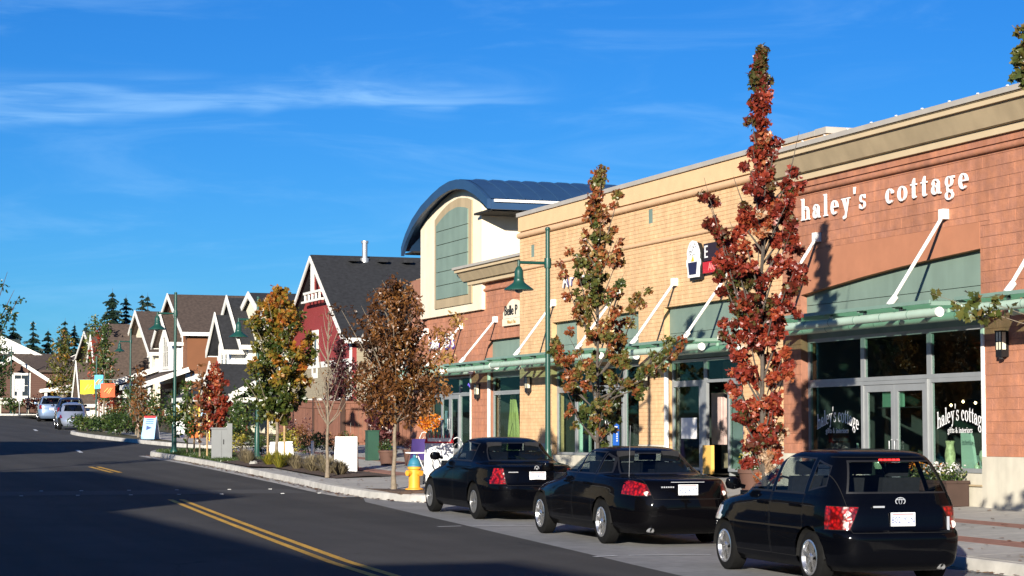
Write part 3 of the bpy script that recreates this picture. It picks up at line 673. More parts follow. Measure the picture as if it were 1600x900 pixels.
# ------------------------------------------------------------------ lettering
def rc(x0, y0, x1, y1): return [[(x0, y0), (x1, y0), (x1, y1), (x0, y1)]]
def ring(cx_, cy_, rx, ry, tx, ty, a0=0, a1=360, n=18):
    out = []; n = max(3, int(n * abs(a1 - a0) / 360))
    P = lambda a, ex, ey: (cx_ + (rx - ex) * math.cos(R(a)), cy_ + (ry - ey) * math.sin(R(a)))
    for k in range(n):
        a, b = a0 + (a1 - a0) * k / n, a0 + (a1 - a0) * (k + 1) / n
        out.append([P(a, 0, 0), P(b, 0, 0), P(b, tx, ty), P(a, tx, ty)])
    return out
def ball(x, y, r, n=10): return [[(x + r * math.cos(2 * math.pi * k / n), y + r * math.sin(2 * math.pi * k / n)) for k in range(n)]]
GL = {
 'h': (.58, rc(.06,0,.18,.8) + rc(0,0,.24,.04) + rc(0,.76,.17,.8) + ring(.31,.3,.21,.21,.12,.06,5,150) + rc(.40,0,.52,.33) + rc(.34,0,.58,.04)),
 'a': (.49, ring(.19,.15,.19,.16,.11,.05) + rc(.29,.05,.41,.36) + ring(.22,.33,.19,.18,.07,.055,10,170) + ball(.09,.36,.06) + rc(.36,0,.48,.05)),
 'l': (.26, rc(.07,0,.19,.8) + rc(0,0,.26,.04) + rc(.01,.76,.18,.8)),
 'e': (.47, ring(.23,.25,.23,.26,.12,.05,0,315) + rc(.1,.24,.45,.29)),
 'y': (.52, [[(.04,.5),(.18,.5),(.33,.08),(.27,-.02)], [(.41,.5),(.46,.5),(.25,-.2),(.19,-.2)]] + ball(.16,-.18,.065) + rc(0,.46,.23,.5) + rc(.33,.46,.53,.5)),
 "'": (.16, [[(.03,.82),(.14,.82),(.09,.58),(.04,.58)]]),
 's': (.37, ring(.18,.37,.16,.14,.075,.05,10,265) + ring(.18,.14,.18,.15,.075,.05,-170,85) + rc(.0,.03,.03,.17) + rc(.31,.36,.34,.5)),
 'c': (.44, ring(.23,.25,.23,.26,.12,.05,50,318) + ball(.37,.38,.065)),
 'o': (.50, ring(.25,.25,.25,.26,.12,.05)),
 't': (.33, [[(.09,.06),(.21,.06),(.21,.68),(.16,.66),(.09,.54)]] + rc(0,.45,.31,.5) + ring(.2,.1,.11,.1,.05,.05,180,345)),
 'g': (.47, ring(.2,.33,.19,.18,.09,.04) + ring(.21,-.12,.21,.15,.08,.05) + [[(.07,.2),(.14,.18),(.17,.05),(.09,.02)], [(.09,.02),(.11,.08),(.36,.05),(.34,-.02)]] + rc(.32,.43,.47,.5)),
 'i': (.25, rc(.07,0,.18,.5) + rc(0,0,.25,.04) + rc(.01,.46,.17,.5) + ball(.12,.66,.07)),
 'f': (.32, rc(.08,0,.19,.62) + rc(0,0,.27,.04) + rc(0,.45,.28,.5) + ring(.21,.62,.13,.17,.1,.05,30,180)),
 'n': (.58, rc(.06,0,.18,.5) + rc(0,0,.24,.04) + rc(0,.46,.17,.5) + ring(.31,.3,.21,.21,.12,.06,5,150) + rc(.40,0,.52,.33) + rc(.34,0,.58,.04)),
 'r': (.40, rc(.06,0,.18,.5) + rc(0,0,.25,.04) + rc(0,.46,.17,.5) + ring(.28,.3,.15,.2,.1,.06,70,160) + ball(.34,.43,.06)),
 '&': (.62, ring(.24,.6,.14,.18,.07,.05) + ring(.23,.2,.22,.21,.1,.05) + [[(.12,.52),(.22,.56),(.6,.02),(.46,.0)], [(.4,.1),(.44,.06),(.6,.36),(.54,.36)]]),
 ' ': (.26, [])}
def glyphs(text, track=.06):
    x = 0; out = []
    for ch in text:
        w, p = GL[ch]; out.append((ch, x, w, p)); x += w + track
    return out, x - track
def wall_text(text, root, X, y0, y1, zb, h, m, th=.05, arcf=None, name='letter', track=.06):
    """serif letters on a wall facing -X, running from y0 down to y1; h = ascender height"""
    gl, W = glyphs(text, track); sx = (y0 - y1) / W; sz = h / .8
    for ch, x, w, polys in gl:
        if not polys: continue
        b = MB(); cxx = (x + w / 2) / W
        for i, p in enumerate(polys):
            e = .0004 * (i % 7)
            def fn(d):
                def f(u, v):
                    t = (x + u) / W; dz, sc = arcf(t) if arcf else (0, 1)
                    return (X - d, y0 - (x + u) * sx, zb + v * sz * sc + dz)
                return f
            b.prism(p, fn(0), fn(th + e))
        o = b.build(name, m, root); recalc(o)
def text_mesh(body, size, ext=.0):
    c = bpy.data.curves.new('t', 'FONT'); c.body = body; c.size = size; c.extrude = ext; c.align_x = 'CENTER'; c.align_y = 'CENTER'; c.resolution_u = 3
    o = bpy.data.objects.new('t', c); col.objects.link(o); dg = bpy.context.evaluated_depsgraph_get(); dg.update()
    me = bpy.data.meshes.new_from_object(o.evaluated_get(dg)); bpy.data.objects.remove(o); bpy.data.curves.remove(c); return me
WALLM = Matrix(((0, 0, -1, 0), (-1, 0, 0, 0), (0, 1, 0, 0), (0, 0, 0, 1)))
def put_text(body, size, m, parent, M, name='lettering', ext=.004, sx=1):
    me = text_mesh(body, size, ext); me.transform(M @ Matrix.Diagonal((sx, 1, 1, 1))); me.materials.clear(); me.materials.append(m)
    return put(name, me, parent)
m_letter = mat('letter_white', (.85, .84, .82), .4, .02)
m_decal = mat('decal_white', (.80, .80, .80), .5, .02)
t = thing('shop_sign', "white raised letters haley's cottage on the red block wall", 'sign', (XR, 36, 6.0))
wall_text("haley's", t, XR - .03, 39.30, 36.66, 6.02, .44, m_letter, .03, track=.23)
wall_text("cottage", t, XR - .03, 35.88, 33.0, 6.02, .44, m_letter, .03, track=.23)
def decal(root_label, ya, yb, zb):
    t = thing('window_lettering', root_label, 'lettering', (XR + .16, (ya + yb) / 2, zb))
    wall_text("haley's cottage", t, XR + .168, ya, yb, zb, .30, m_decal, .002, arcf=lambda u: (.16 * math.sin(math.pi * u) - .02 * u, 1.0), track=.05)
    wall_text("gifts & interiors", t, XR + .168, ya - .36, yb + .42, zb - .07, .105, m_decal, .002, track=.06)
decal("white arched haley's cottage lettering on the window right of the doors", 34.50, 32.90, 1.80)
decal("white arched haley's cottage lettering on the shaded window left of the doors", 39.10, 37.40, 1.80)
# purple-white dress shop letters
m_purple = mat('sign_purple', (.09, .05, .30), .4, .05)
t = thing('shop_sign', "white and purple Lady D's sign letters behind the brown tree", 'sign', (XL_, 68.3, 4.75))
for s_, yy_, sz_ in (('Lady', 69.15, .62), ("D's", 67.50, .72)):
    put_text(s_, sz_, m_purple, t, Matrix.Translation((-.03, yy_ - 68.3 + .03, -.05)) @ WALLM, 'letter_back', .02)
    put_text(s_, sz_, m_letter, t, Matrix.Translation((-.065, yy_ - 68.3, 0)) @ WALLM, 'letter', .015)
t = thing('window_lettering', "white Lady D's lettering on the dress shop window", 'lettering', (XL_ + .16, 69.6, 2.1))
put_text("Lady D's", .42, m_decal, t, Matrix.Translation((.005, 0, 0)) @ WALLM, 'lettering', .001)
t = thing('neon_sign', 'small violet neon sign in the dress shop transom', 'sign', (XL_ + .3, 66.3, 3.28))
b = MB(); b.tube([(XL_ + .3, 66.65 - .05 * k, 3.28 + .07 * math.sin(k * 1.3)) for k in range(13)], .012, 6); b.build('neon_tube', mat('neon_violet', (.25,.12,.8), .3, 0, emit=1.2), t)
# cream arched hanging sign cut by the yellow corner
t = thing('arched_sign', 'cream arched Belle sign half hidden by the yellow corner', 'sign', (XL_, 61.6, 5.3))
pol = [(62.2, 4.97), (60.6, 4.97), (60.6, 5.7)] + [(60.6 + 1.6 * k / 8, 5.42 + .36 * math.cos((k / 8) * math.pi / 2)) for k in range(9)]
pol = [(62.2, 5.2), (60.4, 5.2)] + [(60.4 + 1.8 * k / 12, 5.38 + .38 * math.sin(math.pi * k / 12)) for k in range(13)]
b = MB(); b.prism(pol, lambda y, z: (XL_ - .09, y, z), lambda y, z: (XL_ - .01, y, z)); recalc(b.build('board', m_cream, t))
b = MB(); b.box(XL_ - .10, XL_ - .01, 60.4, 62.24, 4.98, 5.19); b.build('lower_board', m_cream, t)
put_text('Belle P', .42, m_black, t, Matrix.Translation((-.1, -.12, .12)) @ WALLM, 'letter', .01); put_text('Wine & Tea', .15, mat('gold_letter', (.45,.28,.08), .5, .05), t, Matrix.Translation((-.11, -.2, -.22)) @ WALLM, 'letter', .004)
# blue-white letters behind the middle tree
t = thing('shop_sign', 'white letters with blue sides on yellow brick behind the middle tree', 'sign', (XY, 54.2, 5.85))
for s_, d, s2 in (('A', 1.05, .58), ('r', .62, .5), ('e', -.28, .5), ('r', -.56, .5), ('y', -.84, .5)):
    put_text(s_, s2, mat('sign_blue', (.03,.05,.25), .4, .05), t, Matrix.Translation((-.03, d + .03, .03)) @ WALLM, 'letter_back', .02); put_text(s_, s2, m_letter, t, Matrix.Translation((-.07, d, .03)) @ WALLM, 'letter', .012)
b = MB(); b.box(XY - .06, XY - .01, 54.9, 55.4, 5.38, 5.5); b.build('underline_board', m_letter, t)
# bakery sign: cupcake silhouette board and red strip
t = thing('bakery_sign', 'white and black cupcake shaped sign with red strip on yellow brick', 'sign', (XY, 46.6, 5.85))
m_sred = mat('sign_red', (.55, .02, .025), .4, .05)
cup = [(.28,-.42),(.30,-.2),(.36,-.12),(.36,0),(.30,.05),(.33,.18),(.27,.3),(.16,.42),(.02,.46),(-.14,.42),(-.26,.28),(-.32,.14),(-.30,.03),(-.36,-.02),(-.36,-.12),(-.3,-.2),(-.28,-.42)]
b = MB(); b.prism([(46.75 + u * 1.02, 5.82 + v * 1.02) for u, v in cup], lambda y, z: (XY - .10, y - .06, z - .05), lambda y, z: (XY - .01, y - .06, z - .05)); recalc(b.build('shadow_board', m_black, t))
b = MB(); b.prism([(46.75 + u, 5.82 + v) for u, v in cup], lambda y, z: (XY - .15, y, z), lambda y, z: (XY - .101, y, z)); recalc(b.build('cupcake_board', m_letter, t))
b = MB(); b.prism([(46.75 + u * .95, 5.82 + v) for u, v in ((.2,-.35),(.27,-.06),(-.27,-.06),(-.2,-.35))], lambda y, z: (XY - .156, y, z), lambda y, z: (XY - .1505, y, z)); recalc(b.build('cup_print', mat('sign_navy', (.02,.02,.06), .5, .02), t))
b = MB()
for k in range(22):
    y, z = 46.75 + random.uniform(-.2, .2), 5.86 + random.uniform(0, .32)
    b.prism([(y - .012, z), (y + .012, z + .012), (y + .006, z + .04)], lambda y, z: (XY - .156, y, z), lambda y, z: (XY - .1505, y, z))
recalc(b.build('sprinkle_print', m_black, t)); b = MB(); b.prism([(46.83, 5.78), (46.72, 5.92), (46.66, 5.78)], lambda y, z: (XY - .157, y, z), lambda y, z: (XY - .1515, y, z)); recalc(b.build('flame_print', mat('sign_yellow', (.8,.5,.03), .5, .02), t))
b = MB(); b.box(XY - .12, XY - .01, 44.9, 46.25, 5.46, 5.72); b.build('red_strip', m_sred, t)
put_text('AKERY', .26, mat('sign_pink', (.8,.28,.25), .4, .02), t, Matrix.Translation((-.125, -1.05, -.26)) @ WALLM, 'letter', .004)
b = MB(); b.box(XY - .12, XY - .01, 45.0, 46.2, 5.74, 6.15); b.build('name_board', mat('sign_dark', (.03,.015,.02), .5, .02), t)
put_text('E', .42, m_letter, t, Matrix.Translation((-.125, -.54, .09)) @ WALLM, 'letter', .004)
# small blue notice in the yellow shop door
t = thing('blue_notice', 'small blue notice taped inside the yellow shop door', 'notice', (XY + .2, 52.15, 1.75))
b = MB(); b.box(XY + .125, XY + .13, 51.95, 52.36, 1.42, 1.98); b.build('sheet', mat('notice_blue', (.02,.13,.55), .5, .05), t)
b = MB()
for z_ in (1.88, 1.80, 1.70, 1.64, 1.58, 1.52): b.box(XY + .122, XY + .1245, 52.03, 52.30 if z_ > 1.75 else 52.12, z_, z_ + .035)
b.build('print_line', m_letter, t)
b = MB(); b.box(XY + .165, XY + .168, 47.25, 48.15, 1.6, 2.1); tag(b.build('white_notice', m_letter), 'white paper notice taped in the window beside the open shop door', 'notice')

# ------------------------------------------------------------------ shop window displays
m_shade = mat('lampshade_cloth', (.72, .78, .66), .8, .05, 6); m_mint = mat('mint_paint', (.50, .62, .53), .6, .06)
t = thing('table_lamp', 'small pleated table lamp at the right of the gift shop window', 'lamp', (XR + .75, 33.15, 1.03))
b = MB(); b.lathe([(.16, .52), (.24, .26), (.235, .25), (.15, .51)], (XR + .75, 33.15, 1.03), 20); b.build('lamp_shade', m_shade, t, smooth=60)
b = MB(); b.lathe([(.09, 0), (.09, .02), (.02, .05), (.018, .27)], (XR + .75, 33.15, 1.03), 12); b.build('base', m_mint, t, smooth=60)
t = thing('bottle_lamp', 'round glass bottle ornament in the gift shop window', 'ornament', (XR + .65, 33.65, 1.03))
b = MB(); b.lathe([(.05, 0), (.04, .1), (.06, .15), (.12, .22), (.135, .30), (.11, .38), (.03, .42), (.018, .52), (.02, .55)], (XR + .65, 33.65, 1.03), 16); b.build('bottle', mat('pale_glass', (.55,.6,.42), .15, .05, spec=.8), t, smooth=60)
t = thing('white_chair_back', 'pale slanted panel chair in the gift shop window', 'chair', (XR + .7, 34.3, 1.0))
b = MB(); b.prism([(34.52, 1.04), (34.05, 1.04), (34.22, 1.72), (34.55, 1.74)], lambda y, z: (XR + .68, y, z), lambda y, z: (XR + .74, y, z)); recalc(b.build('back_panel', m_mint, t))
t = thing('figurine', 'floral cream vase behind the gift shop door post', 'vase', (XR + .5, 34.62, 1.03))
b = MB(); b.lathe([(.05, 0), (.08, .1), (.10, .3), (.07, .48), (.09, .55), (.07, .56)], (XR + .5, 34.62, 1.03), 14); b.build('vase_body', mat('vase_cream', (.55,.5,.28), .4, .4, 14), t, smooth=60)
for k, (dx, y, r, h) in enumerate(((.5, 33.45, .05, .2), (.55, 33.8, .06, .16), (.9, 33.4, .08, .3), (.6, 38.2, .1, .35), (.8, 38.6, .08, .5), (.7, 37.6, .11, .28))):
    b = MB(); b.lathe([(r * .6, 0), (r, h * .3), (r * .8, h * .7), (r * .25, h * .85), (r * .3, h)], (XR + dx, y, 1.03), 12)
    tag(b.build('glass_jar', MATS['pale_glass'] if k % 2 else m_mint, smooth=60), ['small glass jar beside the pleated lamp', 'squat green jar left of the bottle ornament', 'tall glass jar behind the pleated lamp', 'round green jar low in the left gift shop window', 'tall glass jar deep in the left gift shop window', 'wide green jar by the left door post'][k], 'jar')
t = thing('string_lights', 'string of warm lights hanging inside the gift shop', 'lights', (XR + 3, 36.5, 2.35))
b = MB(); b.tube([(XR + 3, 34.6 + .15 * k, 2.36 + .05 * math.sin(k * .9)) for k in range(28)], .006, 5); b.build('wire', m_black, t)
for k in range(9):
    b = MB(); y = 35.0 + k * .46; b.lathe([(.012, -.03), (.03, 0), (.012, .03)], (XR + 3, y, 2.33 + .04 * math.sin(k * 2.1)), 8); b.build('bulb', mat('warm_bulb', (1,.65,.35), .4, 0, emit=7), t)
t = thing('display_cabinet', 'mint green cabinet seen through the gift shop doors', 'cabinet', (XR + 2.2, 35.6, .36))
b = MB(); b.box(XR + 2.0, XR + 2.5, 35.0, 36.3, .36, 1.3); b.build('cabinet_body', m_mint, t); b = MB(); b.box(XR + 1.97, XR + 2.0, 35.5, 35.8, .95, 1.2); b.build('price_card', m_letter, t)
t = thing('green_screen', 'mint panel hanging in the left gift shop window', 'panel', (XR + 1.6, 38.6, 2.3)); b = MB(); b.box(XR + 1.6, XR + 1.65, 38.2, 39.0, 2.25, 2.6); b.build('board', mat('mint_dark', (.16,.30,.22), .6, .06), t)
# yellow shop: pale green panels added for the sunlit inner wall behind green glass
b = MB(); b.box(XY + .75, XY + .8, 50.45, 51.55, GZ, 2.9); tag(b.build('sunlit_wall_panel', m_mint), 'pale green panel for the sunlit inner wall of the yellow shop', 'screen')
b = MB(); b.lathe([(.22, 0), (.22, 1.8)], (XY + .8, 56.05, GZ), 18); tag(b.build('shop_column', m_mint, smooth=60), 'round pale green column inside the yellow shop window', 'column')
b = MB(); b.box(XY + 1.8, XY + 2.5, 51.8, 53.2, GZ, 1.75); tag(b.build('shop_counter', mat('counter_teal', (.16,.34,.30), .6, .1)), 'teal counter behind the yellow shop door', 'counter')
b = MB(); b.box(XY + 1.5, XY + 1.55, 46.0, 48.6, 2.95, 3.5); b.box(XY + 1.4, XY + 1.45, 47.2, 48.5, GZ, 2.8); tag(b.build('shop_partition', mat('partition_olive', (.20,.19,.12), .8, .3, 1.5)), 'olive partition inside the bakery window', 'partition')
b = MB(); b.box(XY + .9, XY + .98, 47.3, 48.0, GZ + .6, 2.7); b.box(XY + .88, XY + .9, 47.4, 47.9, GZ + .9, 2.6); tag(b.build('picture_frame', mat('frame_pink', (.55,.40,.36), .6, .15)), 'tall pale mirror frame inside the bakery window', 'mirror')
b = MB(); b.box(XY + .5, XY + .54, 44.55, 45.45, .9, 1.9); tag(b.build('window_display', mat('display_green', (.16,.30,.08), .8, .4, 5, tint=(.25,.10,.40))), 'green and purple display in the window behind the red tree', 'display')
b = MB(); b.box(XY + .02, XY + .10, 46.15, 46.62, .78, 1.45); tag(b.build('yellow_board', mat('board_orange', (.75,.43,.10), .7, .05)), 'plain orange board leaning in the open shop doorway', 'board')
# dress shop: hanging white dresses and curtain
def dress(y, X, z0, z1, w, label, m):
    t = thing('hanging_dress', label, 'dress', (X, y, z0)); n = 14; rows = []
    for i in range(9):
        u = i / 8; ww = w * (.35 + .65 * (1 - u) ** .8); rows.append([(X + .05 * math.sin(k * 1.7 + i * .4), y + ww * (k / n - .5) * 2, z0 + (z1 - z0) * u) for k in range(n + 1)])
    b = MB(); b.strip(rows); b.build('cloth', m, t, smooth=180)
m_dress = mat('dress_white', (.55, .60, .62), .8, .12, 4)
dress(66.4, XL_ + .7, 1.05, 2.75, .42, 'pale dress hanging right of the dress shop doors', m_dress); dress(69.7, XL_ + .6, 1.05, 2.5, .35, 'pale blue dress hanging left of the dress shop doors', mat('dress_blue', (.25,.33,.42), .8, .15, 4))
dress(62.9, XL_ + .5, 1.05, 2.9, .55, 'olive yellow curtain in the far red shop window', mat('curtain_olive', (.42,.40,.14), .8, .15, 3)); dress(61.9, XL_ + .9, 1.05, 2.6, .3, 'dark green foliage drape in the far red shop window', mat('drape_green', (.03,.07,.02), .8, .3, 8))
# ------------------------------------------------------------------ cars: contour-lofted bodies, cut into panels, panes and lamps
m_rim = mat('alloy_rim', (.62, .62, .63), .25, .05, 4, metal=.9); m_rimd = mat('grey_rim', (.20, .20, .20), .4, .05, 4, metal=.6)
m_redl = mat('tail_lamp_red', (.26, .004, .004), .3, .45, 26, spec=.3, coat=.8); m_clear = mat('lamp_clear', (.75, .68, .62), .12, .2, 30, spec=.8, coat=.5)
m_plate = mat('plate_white', (.78, .79, .80), .4, .02); m_plateb = mat('plate_blue', (.04, .07, .22), .5, .02); m_chrome = mat('chrome', (.72, .73, .75), .35, .02, metal=.6)
m_seam = mat('panel_gap', (.002, .002, .002), .9, 0); m_cloth = mat('seat_cloth', (.016, .016, .019), .9, .2, 20); m_under = mat('underbody', (.006, .006, .006), .9, 0)
m_cglass3 = glass('clear_car_glass', (.66, .72, .72), .03)
def painted_facets(m):  # glints and dark edges of the lens facets put into the colour
    N, L = m.node_tree.nodes, m.node_tree.links; b = N['Principled BSDF']; src = b.inputs['Base Color'].links[0].from_socket; g = N.new('ShaderNodeNewGeometry'); v = N.new('ShaderNodeTexVoronoi'); v.inputs['Scale'].default_value = 22; L.new(g.outputs['Position'], v.inputs['Vector'])
    r = N.new('ShaderNodeMapRange'); r.inputs['From Max'].default_value = .7; r.inputs['To Min'].default_value = 1.7; r.inputs['To Max'].default_value = .25; L.new(v.outputs['Distance'], r.inputs[0]); s = N.new('ShaderNodeVectorMath'); s.operation = 'SCALE'; L.new(src, s.inputs[0]); L.new(r.outputs[0], s.inputs['Scale']); L.new(s.outputs[0], b.inputs['Base Color'])
    bp = N.new('ShaderNodeBump'); bp.inputs['Strength'].default_value = .6; bp.inputs['Distance'].default_value = .01; L.new(v.outputs['Distance'], bp.inputs['Height']); L.new(bp.outputs[0], b.inputs['Normal'])
painted_facets(m_redl)
m_cglass2 = glass('car_glass', (.44, .50, .52), .035)
def paint(name, rgb): return mat(name, rgb, .5, .0, spec=.02, coat=.34)
def cat(keys, z):                              # smooth key interpolation of one column
    pass
def contour(levels, sub=4):
    K = levels; out = []
    for i in range(len(K) - 1):
        p0, p1, p2, p3 = K[max(i - 1, 0)], K[i], K[i + 1], K[min(i + 2, len(K) - 1)]
        for s in range(sub):
            t = s / sub; r = []
            for c in range(6):
                d1 = (p2[c] - p0[c]) * .5; d2 = (p3[c] - p1[c]) * .5
                if c == 0: r.append(p1[0] + (p2[0] - p1[0]) * t); continue
                # monotone-limited tangents scaled to the z spacing
                h = p2[0] - p1[0]; e = (p2[c] - p1[c]) / h
                a = (p1[c] - p0[c]) / (p1[0] - p0[0]) if i > 0 else e; b = (p3[c] - p2[c]) / (p3[0] - p2[0]) if i + 2 < len(K) else e
                ta = 0 if a * e <= 0 else 2 * a * e / (a + e); tb = 0 if b * e <= 0 else 2 * b * e / (b + e)
                t2, t3 = t * t, t * t * t
                r.append((2*t3 - 3*t2 + 1) * p1[c] + (t3 - 2*t2 + t) * h * ta + (-2*t3 + 3*t2) * p2[c] + (t3 - t2) * h * tb)
            out.append(r)
    out.append(list(K[-1])); return out
def car_bmesh(levels, NP=40, sub=4):
    bm = bmesh.new(); rings = []
    for z, xf, xr, w, nf, nr in contour(levels, sub):
        xm = (xf + xr) / 2; a = (xf - xr) / 2; ring_ = []
        for k in range(2 * NP):
            th = 2 * math.pi * k / (2 * NP); c, s = math.cos(th), math.sin(th); n = nf if c >= 0 else nr
            ring_.append(bm.verts.new((xm + a * math.copysign(abs(c) ** (2 / n), c), w * math.copysign(abs(s) ** (2 / n), s), z)))
        rings.append(ring_)
    M_ = 2 * NP
    for r0, r1 in zip(rings, rings[1:]):
        for k in range(M_): bm.faces.new((r0[k], r0[(k + 1) % M_], r1[(k + 1) % M_], r1[k]))
    bm.faces.new(rings[0][::-1]); bm.faces.new(rings[-1]); bm.normal_update(); return bm
def cutpoly(bm, lay, poly, plane, filt, pid, gap=0, gappid=None):
    """mark faces inside a convex polygon; plane 'xz' (side) or 'yz' (rear/front)"""
    def vec(a, b): return Vector((a, 0, b)) if plane == 'xz' else Vector((0, a, b))
    cx0 = sum(p[0] for p in poly) / len(poly); cz0 = sum(p[1] for p in poly) / len(poly); pls = []
    for i, p in enumerate(poly):
        q = poly[(i + 1) % len(poly)]; e = Vector((q[0] - p[0], q[1] - p[1])); n = Vector((e.y, -e.x)).normalized()
        if n.dot(Vector((cx0 - p[0], cz0 - p[1]))) > 0: n = -n
        pls.append((vec(*p), vec(n.x, n.y)))
    def run(ex):
        for co, no in pls:
            fs = [f for f in bm.faces if filt(f.calc_center_median())]
            ge = list({e for f in fs for e in f.edges}); gv = list({v for f in fs for v in f.verts})
            bmesh.ops.bisect_plane(bm, geom=fs + ge + gv, plane_co=co + no * ex, plane_no=no, dist=1e-5)
        return [f for f in bm.faces if filt(f.calc_center_median()) and all((f.calc_center_median() - co).dot(no) < ex for co, no in pls)]
    if gap:
        for f in run(gap): f[lay] = gappid
    fs = run(0)
    for f in fs: f[lay] = pid
    return fs
def wheel(root, x, y, r, style, rimr):
    s = 1 if y > 0 else -1; t = MB(); w = .2
    prof = [(rimr, -.5), (rimr + .02, -.52), (r - .035, -.50), (r - .006, -.40), (r, -.25), (r, .25), (r - .006, .40), (r - .035, .50), (rimr + .02, .52), (rimr, .5)]
    n = 32; base = []
    for rr, d in prof:
        base.append([(x + rr * math.cos(2 * math.pi * k / n), y + d * w, r + rr * math.sin(2 * math.pi * k / n)) for k in range(n + 1)])
    t.strip(base); o = MB(); o.box(x - .01, x + .01, y - .05, y + .05, r - .01, r + .01); wh = o.build('wheel', m_black, root, local=True)
    t.build('tyre', m_rubber, wh, local=True, smooth=40)
    rm = MB(); yo = y + s * .075; C_ = lambda rr, a, d=0: (x + rr * math.cos(a), yo + s * d, r + rr * math.sin(a))
    ringq = lambda ra, rb, da, db: rm.strip([[C_(ra, 2 * math.pi * k / n, da), C_(rb, 2 * math.pi * k / n, db)] for k in range(n + 1)])
    ringq(rimr, rimr - .02, .03, .035); ringq(rimr - .02, rimr - .035, .035, -.01); ringq(rimr - .035, rimr - .04, -.01, -.12)
    ns = {'five': 5, 'six': 6, 'disc': 9}[style]; hub = rimr * .26
    rm.strip([[C_(.001, 2 * math.pi * k / n, .03), C_(hub * .6, 2 * math.pi * k / n, .028), C_(hub, 2 * math.pi * k / n, .01)] for k in range(n + 1)])
    for k in range(ns):
        a = 2 * math.pi * k / ns + .3; wa, wb = (.34, .15) if style != 'disc' else (.30, .26)
        pts = [C_(hub * .8, a - wa, .012), C_(rimr - .025, a - wb, .022), C_(rimr - .025, a + wb, .022), C_(hub * .8, a + wa, .012)]
        ins = [C_(hub * .8, a - wa, -.03), C_(rimr - .025, a - wb, -.02), C_(rimr - .025, a + wb, -.02), C_(hub * .8, a + wa, -.03)]
        rm.faces(pts + ins, [(0,1,2,3),(0,4,5,1),(3,2,6,7),(1,5,6,2)])
    rr_ = rm.build('rim', m_rimd if style == 'disc' else m_rim, wh, local=True, smooth=35); recalc(rr_)
    b = MB(); b.strip([[C_(.0, 2 * math.pi * k / n, -.10), C_(rimr - .03, 2 * math.pi * k / n, -.10)] for k in range(n + 1)]); b.build('brake_disc', m_under, wh, local=True)
def car(name, label, cat_, loc, head, slope, pnt, levels, axles, wr, rimr, style, half, side_wins, rear_win, front_win, tails, doors, plate, det, group=None, NP=40):
    root = thing(name, label, cat_, loc, 0, group); root.rotation_euler = (0, -slope, head)
    bm = car_bmesh(levels, NP); lay = bm.faces.layers.int.new('pid'); PID = {}
    def side(s, xmax=9, xmin=-9): return lambda c: c.y * s > .30 and xmin < c.x < xmax
    pid = 10; names = {}; m_cglass2 = det.get('glass', MATS['car_glass'])
    for pol in det.get('rear_panels', []):       # boot / hatch / bumper outlines
        cutpoly(bm, lay, pol, 'yz', lambda c: c.x < det.get('panel_x', -1.4), 99, .007, 1)
        for f in bm.faces:
            if f[lay] == 99: f[lay] = 0
    for s in (1, -1):
        for (x0, x1, zlo, zhi) in doors:
            cutpoly(bm, lay, [(x0, zlo), (x1, zlo), (x1, zhi), (x0, zhi)], 'xz', side(s), pid, .008, 1); names[pid] = ('door', pnt); pid += 1
        for pol in side_wins:
            cutpoly(bm, lay, pol, 'xz', side(s), pid, .02, 2); names[pid] = ('side_window', m_cglass2); pid += 1
        for x in axles:
            n = 16; pol = [(x + (wr + .055) * math.cos(2 * math.pi * k / n), wr + .01 + (wr + .055) * math.sin(2 * math.pi * k / n)) for k in range(n)]
            fs = cutpoly(bm, lay, pol, 'xz', lambda c, s=s: c.y * s > half * .45, 3)
            bmesh.ops.delete(bm, geom=[f for f in fs if f.is_valid], context='FACES')
        for pol, m_ in tails:
            pol = [(p[0] * s, p[1]) for p in pol]; xm_ = det.get('tail_x', -1.3)
            cutpoly(bm, lay, pol, 'yz', lambda c: c.x < xm_ and c.y * s > .2, pid, .008, 1); names[pid] = ('tail_light', m_); pid += 1
        if 'head' in det:
            pol = [(p[0] * s, p[1]) for p in det['head']]; hx = det.get('head_x', 1.2)
            cutpoly(bm, lay, pol, 'yz', lambda c: c.x > hx and c.y * s > .2, pid, .006, 1); names[pid] = ('headlight', m_clear); pid += 1
    cutpoly(bm, lay, rear_win, 'yz', lambda c: c.x < det.get('rw_x', -.5) and c.z > .9, pid, .02, 2); names[pid] = ('rear_window', m_cglass2); pid += 1
    cutpoly(bm, lay, front_win, 'yz', lambda c: c.x > 0.0 and c.z > .9, pid, .02, 2); names[pid] = ('windscreen', m_cglass2); pid += 1
    bm.normal_update()
    groups = {}
    for f in bm.faces: groups.setdefault(f[lay], []).append(f)
    def extract(fs, nm, mats, off=0.0, mi=None):
        vm = {}; b = MB()
        for f in fs:
            ids = []
            for v in f.verts:
                if v not in vm: vm[v] = len(b.v); b.v.append(tuple(v.co - v.normal * off))
                ids.append(vm[v])
            b.f.append(tuple(ids)); b.m.append(mi(f) if mi else 0)
        return b.build(nm, mats, root, local=True, smooth=38)
    body = extract(groups.get(0, []) + groups.get(1, []) + groups.get(2, []), 'body', [pnt, m_seam, m_black], 0, lambda f: f[lay] if f[lay] in (1, 2) else 0)
    dn = []
    for p_, (nm, m_) in names.items():
        if p_ in groups: 
            o = extract(groups[p_], nm, m_, .008 if 'window' in nm or nm == 'windscreen' else (-.004 if 'light' in nm else 0))
            if nm == 'door': dn.append(o)
    bm.free()
    for o, (x0, x1, zlo, zhi), s in zip(dn, doors * 2, [1] * len(doors) + [-1] * len(doors)):
        h = MB(); hx = x0 + .10 if x1 > x0 else x0; wy = half * s
        h.bar((min(x0, x1) + .08, wy * .985 + s * .02, zhi - .13), (min(x0, x1) + .26, wy * .985 + s * .02, zhi - .125), .035, .028); h.build('handle', pnt, o, local=True)
